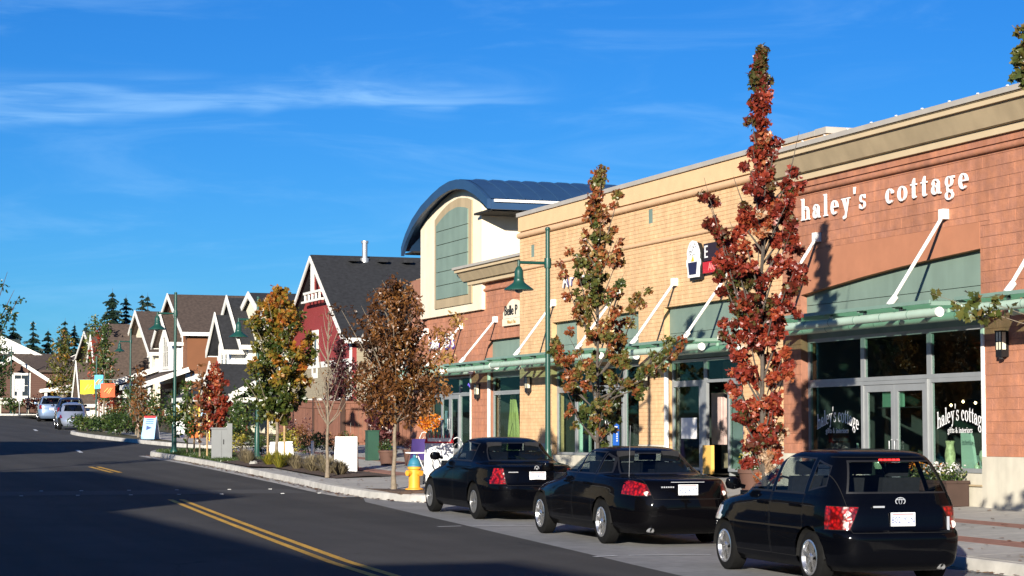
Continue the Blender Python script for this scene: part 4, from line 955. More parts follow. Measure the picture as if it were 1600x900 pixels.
    # wheel housings, underbody, wheels
    for x in axles:
        for s in (1, -1):
            n = 12; rr = wr + .05; b = MB()
            b.strip([[(x + rr * math.cos(math.pi * k / n), s * (half - .03), wr + rr * math.sin(math.pi * k / n)), (x + rr * math.cos(math.pi * k / n), s * (half - .36), wr + rr * math.sin(math.pi * k / n))] for k in range(n + 1)])
            b.face([(x + rr * math.cos(math.pi * k / n), s * (half - .36), wr + rr * math.sin(math.pi * k / n)) for k in range(n + 1)] ); b.build('wheel_housing', m_under, root, local=True)
            wheel(root, x, s * (half - .10 - .03), wr, style, rimr)
    b = MB(); b.box(levels[0][2] + .25, levels[0][1] - .3, -half + .38, half - .38, levels[0][0] - .02, levels[0][0] + .25); b.build('underbody', m_under, root, local=True)
    # cabin
    bz = det['belt']; b = MB(); b.box(axles[1] * .7, axles[0] * .5, -half + .16, half - .16, levels[0][0] + .1, bz - .35)
    b.build('cabin_floor', m_cloth, root, local=True)
    for x, ys_ in ((det['seat'][0], (-.36, .36)), (det['seat'][1], (-.36, .36))):
        for y in ys_:
            b = MB(); b.box(x - .25, x + .25, y - .25, y + .25, bz - .55, bz - .38); b.prism([(x - .22, bz - .45), (x - .10, bz - .45), (x - .26, bz + .17), (x - .36, bz + .17)], lambda a, c: (a, y - .24, c), lambda a, c: (a, y + .24, c))
            b.prism([(x - .27, bz + .18), (x - .19, bz + .18), (x - .22, bz + .34), (x - .30, bz + .34)], lambda a, c: (a, y - .13, c), lambda a, c: (a, y + .13, c)); recalc(b.build('seat', m_cloth, root, local=True))
    b = MB(); b.box(det['seat'][0] + .55, det['seat'][0] + .95, -half + .16, half - .16, bz - .3, bz - .04); b.build('dashboard', m_black, root, local=True)
    sx = det['seat'][0] + .48; b = MB(); b.tube([(sx - .06 * math.cos(a), .36 + .18 * math.sin(a), bz - .03 + .17 * math.cos(a)) for a in [2 * math.pi * k / 16 for k in range(17)]], .014, 6, cap=False); b.build('steering_wheel', m_black, root, local=True)
    # mirrors
    for s in (1, -1):
        mxx = det['mirror']; b = MB(); b.lathe([(.01, -.075), (.075, -.06), (.095, 0), (.075, .06), (.01, .075)], (mxx, s * (half + .07), bz + .055), 12, sx=.55, sy=1.15); b.bar((mxx, s * (half - .08), bz + .01), (mxx, s * (half + .03), bz + .04), .05); b.build('mirror', pnt, root, local=True, smooth=50)
    # plate with characters
    px, pz, txt = plate; pr = thing_part(root, px, pz, txt)
    return root
def thing_part(root, px, pz, txt):
    b = MB(); b.box(px - .012, px, -.152, .152, pz - .076, pz + .076); o = b.build('license_plate', m_plate, root, local=True)
    M_ = Matrix.Translation((px - .0125, 0, pz - .012)) @ Matrix(((0, 0, -1, 0), (-1, 0, 0, 0), (0, 1, 0, 0), (0, 0, 0, 1)))
    put_text(txt, .098, m_plateb, o, M_, 'plate_character', .001, .82)
    b = MB(); b.box(px - .0135, px - .012, -.13, .13, pz + .05, pz + .066); b.build('plate_banner', mat('plate_print', (.45,.2,.22), .5, .05), o, local=True); return o
def emblem(root, x, z, r, oval=False):
    b = MB(); rx = r * (1.45 if oval else 1); n = 24
    P = lambda a, k: (x - .008, rx * k * math.cos(a), z + r * k * math.sin(a))
    b.strip([[P(2 * math.pi * i / n, 1), P(2 * math.pi * i / n, .82)] for i in range(n + 1)])
    if oval: b.strip([[(x - .009, rx * .33 * math.cos(2 * math.pi * i / n), z + r * .8 * math.sin(2 * math.pi * i / n)), (x - .009, rx * .22 * math.cos(2 * math.pi * i / n), z + r * .7 * math.sin(2 * math.pi * i / n))] for i in range(n + 1)]); b.box(x - .010, x - .008, -rx * .8, rx * .8, z + r * .3, z + r * .48)
    else:
        for y0, y1 in ((.6, .2), (.2, 0), (0, -.2), (-.2, -.6)):
            b.bar((x - .009, y0 * r, z + (.6 if abs(y0) > .4 else (-.6 if abs(y0) > .1 else .1)) * r), (x - .009, y1 * r, z + (.6 if abs(y1) > .4 else (-.6 if abs(y1) > .1 else .1)) * r), r * .14, .006)
    o = b.build('emblem', m_chrome, root, local=True)
def exhaust(root, x, y, z):
    b = MB(); b.tube([(x + .25, y, z), (x - .02, y, z)], .035, 12, cap=False); b.tube([(x - .02, y, z), (x + .2, y, z)], .028, 12, cap=False); b.build('exhaust_pipe', m_chrome, root, local=True, smooth=60)

PB = paint('black_paint', (.0010, .0012, .0022))
HATCH = [(.17,1.78,-1.80,.74,5,6),(.25,1.90,-1.92,.80,5,7),(.40,1.955,-1.95,.83,4.5,7),(.54,1.96,-1.95,.845,4.5,7),(.60,1.95,-1.93,.845,4.5,7),(.64,1.93,-1.885,.843,4.5,7),(.80,1.84,-1.865,.838,4,7),(.89,1.58,-1.845,.828,4,7),(.96,1.10,-1.82,.812,4,6.5),(1.01,.92,-1.80,.788,4.5,6.5),(1.08,.80,-1.77,.768,4.5,6.5),(1.25,.42,-1.68,.70,5,6.5),(1.41,.02,-1.57,.625,5,6),(1.475,-.18,-1.48,.57,4.5,5.5),(1.51,-.38,-1.34,.47,4,5),(1.528,-.6,-1.1,.28,3,3),(1.532,-.8,-.9,.08,2,2)]
def place(fl, rl, wheelbase, half):
    """root position from left-hand wheel contact points (world X of the tyre's outer face)"""
    cx_, cy_ = (fl[0] + rl[0]) / 2 + half, (fl[1] + rl[1]) / 2; sl = (G(cy_ + 1.3) - G(cy_ - 1.3)) / 2.6
    return (cx_, cy_, G(cy_)), math.atan(sl)
(l, sl) = place((11.74, 24.7), (11.64, 22.3), 2.37, .845)
c1 = car('black_hatchback', 'black small hatchback with split alloy wheels, nearest parked car', 'car', l, R(90 - 1.5), sl, PB, HATCH, (1.185, -1.185), .298, .205, 'five', .845,
    [[(.82,1.035),(-.12,1.035),(-.12,1.42),(.16,1.415)], [(-.22,1.035),(-.98,1.035),(-.98,1.41),(-.22,1.425)], [(-1.10,1.07),(-1.44,1.13),(-1.40,1.33),(-1.10,1.385)]],
    [(.60,1.06),(-.60,1.06),(-.50,1.39),(.50,1.39)], [(.66,1.04),(-.66,1.04),(-.50,1.41),(.50,1.41)],
    [([(.64,.64),(.90,.64),(.90,.90),(.53,.89)], m_redl)], [(.86,-.14,.30,1.01),(-.18,-1.02,.30,1.01)], (-1.885, .755, '802-YLN'),
    {'tail_x': -1.55, 'rw_x': -1.2, 'glass': m_cglass3, 'belt': 1.03, 'seat': (.05, -.85), 'mirror': .70, 'rear_panels': [[(.62,.61),(-.62,.61),(-.70,1.44),(.70,1.44)]], 'panel_x': -1.3, 'head': [(.45,.62),(.86,.62),(.86,.80),(.5,.78)], 'head_x': 1.3}, 'black cars parked at the kerb')
emblem(c1, -1.825, .955, .045, True); exhaust(c1, -1.90, -.48, .22)
b = MB()
for k in range(5): b.box(-1.60, -1.575, -.12 + k * .055, -.085 + k * .055, 1.405, 1.425)
b.build('brake_light', mat('brake_red', (.9,.03,.03), .3, 0, emit=.8), c1, local=True)
b = MB(); b.box(-1.872, -1.860, -.60, -.57, .62, .78); b.build('badge', m_chrome, c1, local=True); b = MB(); b.box(-1.874, -1.862, .22, .36, .885, .905); b.build('badge', m_chrome, c1, local=True)
b = MB(); b.tube([(-1.78, .66, .69), (-1.832, .66, .69)], .042, 14); b.build('reversing_lamp', m_clear, c1, local=True, smooth=50); b = MB(); b.tube([(-1.78, -.66, .69), (-1.832, -.66, .69)], .042, 14); b.build('reversing_lamp', m_clear, c1, local=True, smooth=50)
SEDAN = [(.19,2.25,-2.40,.80,4,5),(.29,2.38,-2.53,.88,3.6,5),(.42,2.43,-2.57,.912,3.4,4.6),(.56,2.44,-2.585,.925,3.3,4.4),(.68,2.36,-2.575,.922,3.2,4.2),(.79,2.05,-2.55,.908,3.2,4),(.88,1.50,-2.51,.888,3.2,3.8),(.94,1.15,-2.46,.866,3.4,3.6),(.975,1.02,-2.36,.846,3.6,3.6),(.995,.95,-2.05,.83,3.8,3.6),(1.012,.90,-1.75,.815,4,3.6),(1.04,.82,-1.60,.79,4,3.8),(1.20,.36,-1.20,.70,4,4),(1.32,.02,-.88,.62,4,4),(1.375,-.16,-.72,.55,4,4),(1.405,-.28,-.60,.44,3,3),(1.42,-.36,-.52,.26,2.5,2.5),(1.424,-.42,-.46,.06,2,2)]
# longer flat roof: widen the top contours
SEDAN[-6] = (1.30,.16,-1.05,.64,4.2,4); SEDAN[-5] = (1.365,.0,-.92,.58,4.2,4); SEDAN[-4] = (1.402,-.18,-.74,.48,3.8,3.8); SEDAN[-3] = (1.419,-.34,-.60,.30,3,3); SEDAN[-2] = (1.424,-.44,-.56,.1,2,2); SEDAN.pop()
(l, sl) = place((12.32, 32.75), (12.20, 29.95), 2.756, .925)
c2 = car('black_saloon', 'black rounded saloon with oval red tail lamps, middle of the three', 'car', l, R(90 - 1.5), sl, paint('black_paint_warm', (.0014, .0013, .0018)), SEDAN, (1.378, -1.378), .322, .222, 'six', .925,
    [[(.72,1.03),(-.10,1.03),(-.10,1.335),(.13,1.325)], [(-.18,1.03),(-.86,1.03),(-.80,1.33),(-.18,1.34)], [(-.94,1.035),(-1.28,1.06),(-1.06,1.24),(-.88,1.30)]],
    [(.60,1.05),(-.60,1.05),(-.46,1.315),(.46,1.315)], [(.70,1.04),(-.70,1.04),(-.52,1.33),(.52,1.33)],
    [([(.55,.755),(.70,.74),(.95,.78),(.95,.93),(.72,.955),(.58,.90)], m_redl)], [(.80,-.14,.32,1.01),(-.18,-1.0,.32,1.01)], (-2.548, .83, '332-KYT'),
    {'tail_x': -2.05, 'rw_x': -.8, 'belt': 1.02, 'seat': (.15, -.75), 'mirror': .72, 'rear_panels': [[(.52,.70),(-.52,.70),(-.60,.985),(.60,.985)]], 'panel_x': -2.0, 'head': [(.4,.6),(.9,.6),(.9,.72),(.45,.72)], 'head_x': 1.7}, 'black cars parked at the kerb')
b = MB(); b.box(-2.54, -2.530, -.26, .26, .936, .944); b.build('boot_trim', m_chrome, c2, local=True)
for k in range(6):
    b = MB(); b.box(-2.567, -2.552, .40 - k * .035, .42 - k * .035, .86, .88); b.build('badge_letter', m_chrome, c2, local=True)
b = MB(); b.tube([(-1.75, .60, .98), (-1.80, .60, 1.75)], .004, 6); b.build('antenna', m_steel, c2, local=True); exhaust(c2, -2.5, .55, .25)
for s in (1, -1):
    b = MB(); b.tube([(-2.36, s * .60, .775), (-2.452, s * .60, .775)], .035, 12); b.build('reversing_lamp', m_clear, c2, local=True, smooth=50)
SALOON = [(.18,2.05,-2.28,.78,4.5,5.5),(.28,2.17,-2.42,.84,4,5.5),(.42,2.22,-2.455,.862,3.8,5.5),(.56,2.23,-2.46,.872,3.8,5.5),(.63,2.21,-2.45,.872,3.8,5.5),(.68,2.17,-2.42,.870,3.8,5.5),(.78,1.95,-2.40,.862,3.6,5),(.88,1.45,-2.37,.848,3.6,5),(.94,1.10,-2.34,.832,3.8,5),(.975,1.0,-2.27,.815,4,4.6),(.995,.94,-2.0,.805,4,4.4),(1.012,.88,-1.78,.795,4,4.2),(1.05,.78,-1.62,.775,4,4),(1.22,.32,-1.22,.70,4.4,4.2),(1.34,.13,-1.06,.64,4.6,4.4),(1.405,-.05,-.86,.57,4.4,4.2),(1.44,-.24,-.68,.44,3.6,3.6),(1.455,-.38,-.54,.22,2.5,2.5),(1.458,-.45,-.47,.05,2,2)]
(l, sl) = place((12.72, 39.85), (12.66, 37.1), 2.70, .87)
c3 = car('black_saloon', 'black arched-roof saloon with square red tail lamp, by the hydrant', 'car', l, R(90 - .8), sl, PB, SALOON, (1.35, -1.35), .315, .205, 'disc', .87,
    [[(.68,1.05),(-.10,1.05),(-.10,1.375),(.10,1.365)], [(-.18,1.05),(-1.02,1.05),(-.92,1.33),(-.18,1.38)]],
    [(.58,1.065),(-.58,1.065),(-.46,1.345),(.46,1.345)], [(.68,1.05),(-.68,1.05),(-.52,1.36),(.52,1.36)],
    [([(.58,.66),(.90,.66),(.90,.93),(.60,.93)], m_redl)], [(.78,-.14,.30,1.02),(-.18,-1.06,.30,1.02)], (-2.395, .80, '152-RTV'),
    {'tail_x': -2.10, 'rw_x': -.8, 'belt': 1.03, 'seat': (.1, -.8), 'mirror': .70, 'rear_panels': [[(.56,.64),(-.56,.64),(-.62,.985),(.62,.985)]], 'panel_x': -1.95, 'head': [(.4,.6),(.86,.6),(.86,.74),(.45,.74)], 'head_x': 1.6}, 'black cars parked at the kerb')
emblem(c3, -2.345, .935, .045); b = MB(); b.box(-2.392, -2.38, .36, .54, .86, .875); b.build('badge', m_chrome, c3, local=True)
b = MB(); b.tube([(-.8, 0, 1.40), (-1.05, 0, 1.72)], .004, 6); b.build('antenna', m_black, c3, local=True)
# far cars
BEET = [(.2,1.75,-1.85,.70,3,3.4),(.35,1.95,-1.98,.80,2.8,3.2),(.5,1.98,-2.0,.85,2.8,3),(.62,1.90,-1.95,.86,2.6,2.8),(.75,1.65,-1.84,.84,2.5,2.6),(.88,1.30,-1.70,.80,2.5,2.5),(.98,.98,-1.58,.76,3,2.6),(1.15,.62,-1.36,.70,3.4,3),(1.32,.22,-1.06,.60,3.4,3.2),(1.42,-.05,-.80,.48,3,3),(1.48,-.25,-.55,.25,2.5,2.5),(1.49,-.35,-.45,.05,2,2)]
yb2 = 121.6
c4 = car('silver_compact_car', 'silver rounded two-door car parked beyond the shrub bed', 'car', (18.1, yb2, G(yb2)), R(90 - 4.5), .0225, mat('silver_paint', (.36, .40, .50), .3, 0, metal=.5, coat=1), BEET, (1.25, -1.25), .31, .2, 'six', .86,
    [[(.62,1.0),(-.45,1.0),(-.40,1.36),(.16,1.36)], [(-.52,1.0),(-1.1,1.0),(-.86,1.28),(-.48,1.35)]], [(.50,1.03),(-.50,1.03),(-.40,1.34),(.40,1.34)], [(.55,1.02),(-.55,1.02),(-.42,1.34),(.42,1.34)],
    [([(.62,.66),(.72,.62),(.80,.66),(.82,.74),(.76,.82),(.66,.80)], m_redl)], [(.80,-.45,.34,.98)], (-1.90, .62, '541-PLM'), {'tail_x': -1.2, 'rw_x': -.8, 'belt': 1.0, 'seat': (.0, -.7), 'mirror': .62}, NP=24)
WAG = [(.22,2.0,-2.1,.78,4.5,6),(.4,2.2,-2.25,.88,4,6),(.6,2.22,-2.26,.90,4,6),(.8,2.1,-2.24,.895,4,6),(.95,1.7,-2.2,.88,4,6),(1.05,1.1,-2.18,.86,4,6),(1.15,.95,-2.14,.83,4,6),(1.4,.45,-2.02,.74,4.5,6),(1.6,.1,-1.9,.66,4.5,5),(1.68,-.2,-1.7,.5,4,4),(1.70,-.6,-1.3,.2,3,3),(1.702,-.8,-1.0,.05,2,2)]
def far_wagon(lab, x, y, pnt, grp=None):
    return car('parked_wagon', lab, 'car', (x, y, G(y)), R(90 - 6), .0225, pnt, WAG, (1.35, -1.35), .35, .23, 'six', .90, [[(.8,1.17),(-.1,1.17),(-.1,1.58),(.25,1.57)], [(-.2,1.17),(-1.0,1.17),(-1.0,1.58),(-.2,1.59)], [(-1.1,1.17),(-1.85,1.17),(-1.75,1.55),(-1.1,1.58)]],
      [(.66,1.18),(-.66,1.18),(-.54,1.56),(.54,1.56)], [(.66,1.18),(-.66,1.18),(-.54,1.55),(.54,1.55)], [([(.66,.85),(.95,.85),(.95,1.1),(.66,1.1)], m_redl)], [(.9,-.12,.36,1.14),(-.18,-1.05,.36,1.14)], (-2.26, .85, '274-KRB'), {'tail_x': -1.9, 'rw_x': -1.4, 'belt': 1.15, 'seat': (.1, -.8), 'mirror': .8}, NP=20)
far_wagon('pale blue estate car parked farthest up the street', 20.7, 148.5, mat('paleblue_paint', (.20, .28, .42), .3, 0, metal=.4, coat=1)); far_wagon('dark blue car parked just beyond the silver rounded car', 19.6, 132.5, mat('navy_paint', (.012, .018, .05), .3, 0, coat=1))
# ------------------------------------------------------------------ houses
m_trim = mat('house_trim', (.74, .72, .66), .6, .03); m_hglass = mat('house_glass', (.03, .04, .05), .08, .1, spec=.8)
def rect_on(face, o, a0, a1, z0, z1, d0, d1):
    """box on a wall; face 'W' (plane X=o looking -X) or 'S' (plane Y=o looking -Y); d = distance outwards"""
    return (o - d1, o - d0, a0, a1, z0, z1) if face == 'W' else (a0, a1, o - d1, o - d0, z0, z1)
def hwin(root, face, o, a0, a1, z0, z1, bars=1, t=.09):
    b = MB(); b.box(*rect_on(face, o, a0 - t, a1 + t, z0 - t - .03, z0, 0, .06)); b.box(*rect_on(face, o, a0 - t, a1 + t, z1, z1 + t, 0, .06)); b.box(*rect_on(face, o, a0 - t, a0, z0, z1, 0, .06)); b.box(*rect_on(face, o, a1, a1 + t, z0, z1, 0, .06))
    for k in range(1, bars + 1):
        c = a0 + (a1 - a0) * k / (bars + 1); b.box(*rect_on(face, o, c - .02, c + .02, z0, z1, .012, .04))
    b.box(*rect_on(face, o, a0, a1, (z0 + z1) / 2 - .02, (z0 + z1) / 2 + .02, .011, .041))
    w = b.build('window', m_trim, root); p = MB(); p.box(*rect_on(face, o, a0, a1, z0, z1, .0, .01)); p.build('pane', m_hglass, w); return w
def gable(root, ax, x0, x1, y0, y1, ze, zr, m, ov=.35, th=.16, rake=True, name='roof', trim=None, rk=.22):
    """ridge along ax ('x' or 'y'); walls box x0..x1,y0..y1; ze eave, zr ridge height"""
    tm = trim or m_trim
    if ax == 'x':
        c = (y0 + y1) / 2; P = lambda u, w, z: (u, w, z); a0, a1 = x0 - ov, x1 + ov; h0, h1 = y0, y1
    else:
        c = (x0 + x1) / 2; P = lambda u, w, z: (w, u, z); a0, a1 = y0 - ov, y1 + ov; h0, h1 = x0, x1
    sl = (zr - ze) / (c - h0); e0, e1 = h0 - ov, h1 + ov; zo = ze - sl * ov
    b = MB(); b.prism([(e0, zo), (c, zr), (e1, zo), (e1, zo + th), (c, zr + th), (e0, zo + th)][::-1], lambda w, z: P(a0, w, z), lambda w, z: P(a1, w, z)); r_ = b.build(name, m, root); recalc(r_)
    if rake:
        for a, s in ((a0, -1),) + (((a1, 1),) if ax == 'y' else ()):
            for (q0, q1) in (((e0, zo), (c, zr)), ((e1, zo), (c, zr))):
                t = MB(); t.prism([(q0[0], q0[1] - .10), (q1[0], q1[1] - .10), (q1[0], q1[1] + rk), (q0[0], q0[1] + rk)], lambda w, z: P(a + s * .001, w, z), lambda w, z: P(a + s * .06, w, z)); recalc(t.build('rake_board', tm, r_))
        for e, s in ((e0, -1), (e1, 1)):
            t = MB(); t.bar(P(a0, e + s * .04, zo + .06), P(a1, e + s * .04, zo + .06), .07, .22); t.build('eave_board', tm, r_)
    return r_
def gwall(root, face, o, h0, h1, z0, ze, zr, m, th=.2, name='wall'):
    c = (h0 + h1) / 2; b = MB()
    F = (lambda w, z: (o, w, z)) if face == 'W' else (lambda w, z: (w, o, z)); B = (lambda w, z: (o + th, w, z)) if face == 'W' else (lambda w, z: (w, o + th, z))
    b.prism([(h0, z0), (h1, z0), (h1, ze), (c, zr), (h0, ze)], F, B); w = b.build(name, m, root); recalc(w); return w
def body(root, x0, x1, y0, y1, z0, z1, m, name='wall'):
    b = MB(); b.box(x0, x1, y0, y1, z0, z1); return b.build(name, m, root)
def band(root, face, o, a0, a1, z0, z1, m=None, d=.05, name='trim_band'):
    b = MB(); b.box(*rect_on(face, o, a0, a1, z0, z1, 0, d)); return b.build(name, m or m_trim, root)
s_red = siding('board_red', (.26, .034, .032), .4, False); s_tan = siding('lap_tan', (.30, .255, .175), .18); s_char = shingle('roof_charcoal', (.020, .021, .024)); s_brn = shingle('roof_brown', (.075, .053, .041))
s_brown = siding('board_brown', (.185, .072, .030), .4, False); s_cream = siding('lap_cream', (.72, .66, .52), .18); s_olive = siding('lap_olive', (.17, .16, .11), .18); s_grey = shingle('roof_grey', (.075, .068, .056)); s_wht = siding('lap_white', (.80, .79, .76), .18); s_dkb = siding('lap_darkbrown', (.10, .05, .035), .18); s_stone = mat('porch_stone', (.30, .20, .14), .9, .4, 4, .6, 10)

# red gabled house
gz = G(88)
h = thing('red_gable_house', 'red and tan house with charcoal gable roof beside the shops', 'house', (24, 90, gz))
X0, Y0, Y1 = 24.0, 85.5, 95.6; c = (Y0 + Y1) / 2; ze, zr = 5.75, 9.25
body(h, X0 + .2, 38, Y0, Y1, gz - 1, 5.78, s_tan); w = gwall(h, 'W', X0, Y0, Y1, gz - 1, ze, zr - .1, s_red)
band(h, 'W', X0, Y0, Y1, gz - 1, 4.55, s_tan, .04, 'lower_siding'); band(h, 'W', X0, Y0, Y1, 4.55, 4.80, None, .07); band(h, 'W', X0, Y0, Y1, 3.0, 3.25, None, .07); band(h, 'W', X0, Y0 - .02, Y0 + .14, gz, 5.7, None, .075)
gable(h, 'x', X0, 38, Y0, Y1, ze, zr, s_char, .45, rk=.10)
b = MB(); b.box(X0 - .42, X0 - .30, c - 1.35, c + 1.35, 7.74, 7.84); b.box(X0 - .42, X0 - .30, c - 1.7, c + 1.7, 7.38, 7.47); b.box(X0 - .42, X0 - .30, c - .10, c + .10, 7.84, 8.95)
for k in range(5): b.box(X0 - .40, X0 - .32, c - 1.25 + k * .6, c - 1.17 + k * .6, 7.47, 7.74)
b.build('gable_bracket', m_trim, h)
hwin(h, 'W', X0, 91.0, 91.55, 4.35, 6.0, 0, .2)
for a in (26.2, 28.2): hwin(h, 'S', Y0, a, a + 1.3, 3.7, 5.4, 1, .12)
hwin(h, 'S', Y0, 26.6, 28.3, 1.6, 3.0, 2, .1)
b = MB(); b.tube([(25.9, 90.3, 9.0), (25.9, 90.3, 9.95)], .12, 12); b.tube([(25.9, 90.3, 9.95), (25.9, 90.3, 10.05)], .16, 12); b.tube([(25.9, 90.3, 8.9), (25.9, 90.3, 9.3)], .2, 12); b.build('flue_pipe', m_steel, h, smooth=40)
b = MB()
for x in (25.1, 26.4, 27.5): b.box(x, x + .4, 89.75, 90.2, 9.12, 9.25)
b.build('roof_vent', s_char, h)
b = MB(); b.bar((X0 - .2, Y0 - .52, 5.45), (38, Y0 - .52, 5.45), .12, .12); b.build('gutter', m_trim, h)
b = MB(); b.lathe([(.16, 0), (.16, .05)], (0, 0, 0), 12); 
# brown fence: vertical boards
m_fence = mat('fence_brown', (.225, .098, .062), .85, .12, 6, .3, 40, objvar=.10)
f = thing('board_fence', 'tall brown board fence in front of the red house', 'fence', (21, 76, G(76)))
def fence_run(a, b_, n, h_):
    a, b_ = Vector(a), Vector(b_); d = (b_ - a) / n
    for k in range(n):
        p, q = a + d * k, a + d * (k + 1) ; z = G(p.y); m_ = MB(); t = (q - p).normalized() * .006
        m_.bar((*((p + t)[:]), z + .12 + h_ / 2), (*((q - t)[:]), z + .12 + h_ / 2), .03, h_); m_.build('fence_board', m_fence, f)
    nn = Vector((d.y, -d.x)).normalized() * -.06
    for zz in (.5, h_ - .12, h_ + .1):
        m_ = MB(); m_.bar((a.x + nn.x * .0, a.y + nn.y * .0, G(a.y) + zz), (b_.x, b_.y, G(b_.y) + zz), .10, .08); m_.build('fence_rail', m_fence, f)
fence_run((21.0, 76.0), (24.6, 76.0), 24, 1.8); fence_run((21.0, 76.0), (21.0, 86.0), 50, 1.8)
for (x, y) in ((21.0, 76.0), (23.0, 75.97), (21.0, 80.0), (21.0, 84.0)):
    m_ = MB(); m_.box(x - .07, x + .07, y - .07, y + .07, G(y), G(y) + 2.05); m_.build('fence_post', mat('post_dark', (.06,.03,.02), .85, .1), f)
b = MB(); b.strip([[(21.0 + 3.6 * k / 4, 75.95, G(76) - .1), (21.0 + 3.6 * k / 4, 75.95, G(76) + .22)] for k in range(5)]); b.build('kick_board', mat('kick_board', (.10,.055,.035), .9, .2), f)

# cream house with black roof and porch
gz = G(105)
h = thing('cream_porch_house', 'cream house with black roof, twin gables and white porch', 'house', (23.5, 106, gz))
body(h, 24.7, 38, 99, 112, gz - 1, 5.9, s_cream); gable(h, 'x', 24.7, 38, 99, 112, 5.7, 8.55, s_char, .4)
gwall(h, 'W', 24.5, 99, 112, gz - 1, 5.7, 8.5, s_cream)
# twin front bays
for (y0, y1, x, ze_, zr_) in ((105.0, 110.4, 24.2, 6.3, 8.45), (105.7, 108.7, 23.5, 6.15, 7.55)):
    body(h, x + .1, 25, y0 + .05, y1 - .05, 3.4, ze_, s_wht); gwall(h, 'W', x, y0, y1, 3.4, ze_, zr_, s_wht); gable(h, 'x', x, 27, y0, y1, ze_, zr_, s_char, .5, .12, rk=.26)
    cc = (y0 + y1) / 2; hwin(h, 'W', x, cc - .75, cc - .15, ze_ - 1.5, ze_ + .1, 0); hwin(h, 'W', x, cc + .15, cc + .75, ze_ - 1.5, ze_ + .1, 0)
hwin(h, 'W', 24.5, 110.6, 111.6, 4.0, 5.2, 2); hwin(h, 'S', 99, 26, 27.2, 4.2, 5.4, 1)
# porch roof sloping to the street
b = MB(); b.faces([(22.0, 98.6, 3.45), (22.0, 112.6, 3.45), (24.7, 112.6, 4.75), (24.7, 98.6, 4.75), (22.0, 98.6, 3.60), (22.0, 112.6, 3.60), (24.7, 112.6, 4.92), (24.7, 98.6, 4.92)], [(0,3,2,1),(4,5,6,7),(0,1,5,4),(1,2,6,5),(2,3,7,6),(3,0,4,7)]); pr = b.build('porch_roof', s_char, h)
b = MB(); b.bar((21.95, 98.5, 3.46), (21.95, 112.7, 3.46), .06, .24); b.bar((21.95, 98.55, 3.5), (24.7, 98.55, 4.85), .06, .28); b.build('porch_fascia', m_trim, pr)
gable(h, 'x', 21.7, 24.0, 99.2, 102.4, 3.5, 4.9, s_char, .3, .12, rk=.24); gwall(h, 'W', 21.75, 99.3, 102.3, 3.3, 3.5, 4.7, s_wht, .1)
for y in (99.0, 102.6, 106, 109.5, 112.3):
    b = MB(); b.box(22.05, 22.25, y - .1, y + .1, gz, 3.4); b.build('porch_post', m_trim, h); b = MB(); b.box(21.98, 22.32, y - .17, y + .17, gz - .4, gz + .75); b.build('pier', s_stone, h)
for (y0, y1) in ((99.2, 102.4), (102.8, 105.8)):
    b = MB(); b.box(22.1, 22.18, y0, y1, gz + .85, gz + .93); b.box(22.1, 22.18, y0, y1, gz + .1, gz + .16); b.build('porch_rail', m_trim, h)
    for k in range(12):
        y = y0 + (y1 - y0) * (k + .5) / 12; b = MB(); b.box(22.11, 22.16, y - .03, y + .03, gz + .16, gz + .85); b.build('baluster', m_trim, h)
for y in (100.4, 104, 107.6): hwin(h, 'W', 24.5, y, y + 1.4, gz + .6, 3.1, 1, .12)
b = MB(); b.box(24.42, 24.5, 106.2, 107.1, gz, gz + 2.1); b.build('door', mat('house_door', (.25,.06,.04), .5, .1), h)
b = MB(); b.box(21.0, 24.5, 98.8, 112.4, gz - .6, gz - .02); b.build('porch_floor', m_conc, h)

def simple_house(name, label, X, Y0, Y1, depth, ze, zr, wallm, roofm, wins, extra=None, ax='x', upper=None, ov=.4):
    gz = G((Y0 + Y1) / 2); h = thing(name, label, 'house', (X, (Y0 + Y1) / 2, gz)); body(h, X + .2, X + depth, Y0, Y1, gz - 1.5, ze + .02, wallm)
    if ax == 'x': gwall(h, 'W', X, Y0, Y1, gz - 1.5, ze, zr - .08, upper or wallm)
    else: body(h, X, X + .2, Y0, Y1, gz - 1.5, ze, wallm)
    gable(h, ax, X, X + depth, Y0, Y1, ze, zr, roofm, ov)
    for wv in wins: hwin(h, *wv)
    return h, gz
# brown house
h, gz = simple_house('brown_gable_house', 'orange brown house with dark brown roof behind the tall lamp post', 26.2, 130, 138.5, 12, 7.9, 10.25, s_brown, s_brn, [('W', 26.2, 131.4, 132.4, 5.9, 7.6, 1), ('W', 26.2, 133.4, 135.0, 5.9, 8.3, 2), ('W', 26.2, 136, 137, 5.9, 7.6, 1), ('S', 130, 33, 34.2, 6, 7.4, 1)])
gwall(h, 'W', 25.7, 131.6, 136.4, 5.6, 7.4, 9.0, s_wht, .5, 'bay'); gable(h, 'x', 25.7, 28, 131.6, 136.4, 7.4, 9.0, s_brn, .4, .12, rk=.28); hwin(h, 'W', 25.7, 133.1, 134.9, 5.9, 7.7, 2, .14)
band(h, 'S', 130, 26.1, 38, 4.9, 5.35); band(h, 'W', 26.2, 130, 138.5, 4.9, 5.35); b = MB(); b.box(31.0, 31.12, 129.85, 129.97, gz, 7.8); b.build('downpipe', m_trim, h)
b = MB(); b.faces([(23.6, 129.4, 4.6), (23.6, 138, 4.6), (26.2, 138, 5.5), (26.2, 129.4, 5.5), (23.6, 129.4, 4.8), (23.6, 138, 4.8), (26.2, 138, 5.7), (26.2, 129.4, 5.7)], [(0,3,2,1),(4,5,6,7),(0,1,5,4),(1,2,6,5),(2,3,7,6),(3,0,4,7)]); b.build('porch_roof', s_brn, h)
b = MB(); b.bar((23.55, 129.3, 4.65), (23.55, 138, 4.65), .06, .3); b.bar((23.55, 129.35, 4.68), (26.2, 129.35, 5.6), .06, .3); b.build('porch_fascia', m_trim, h)
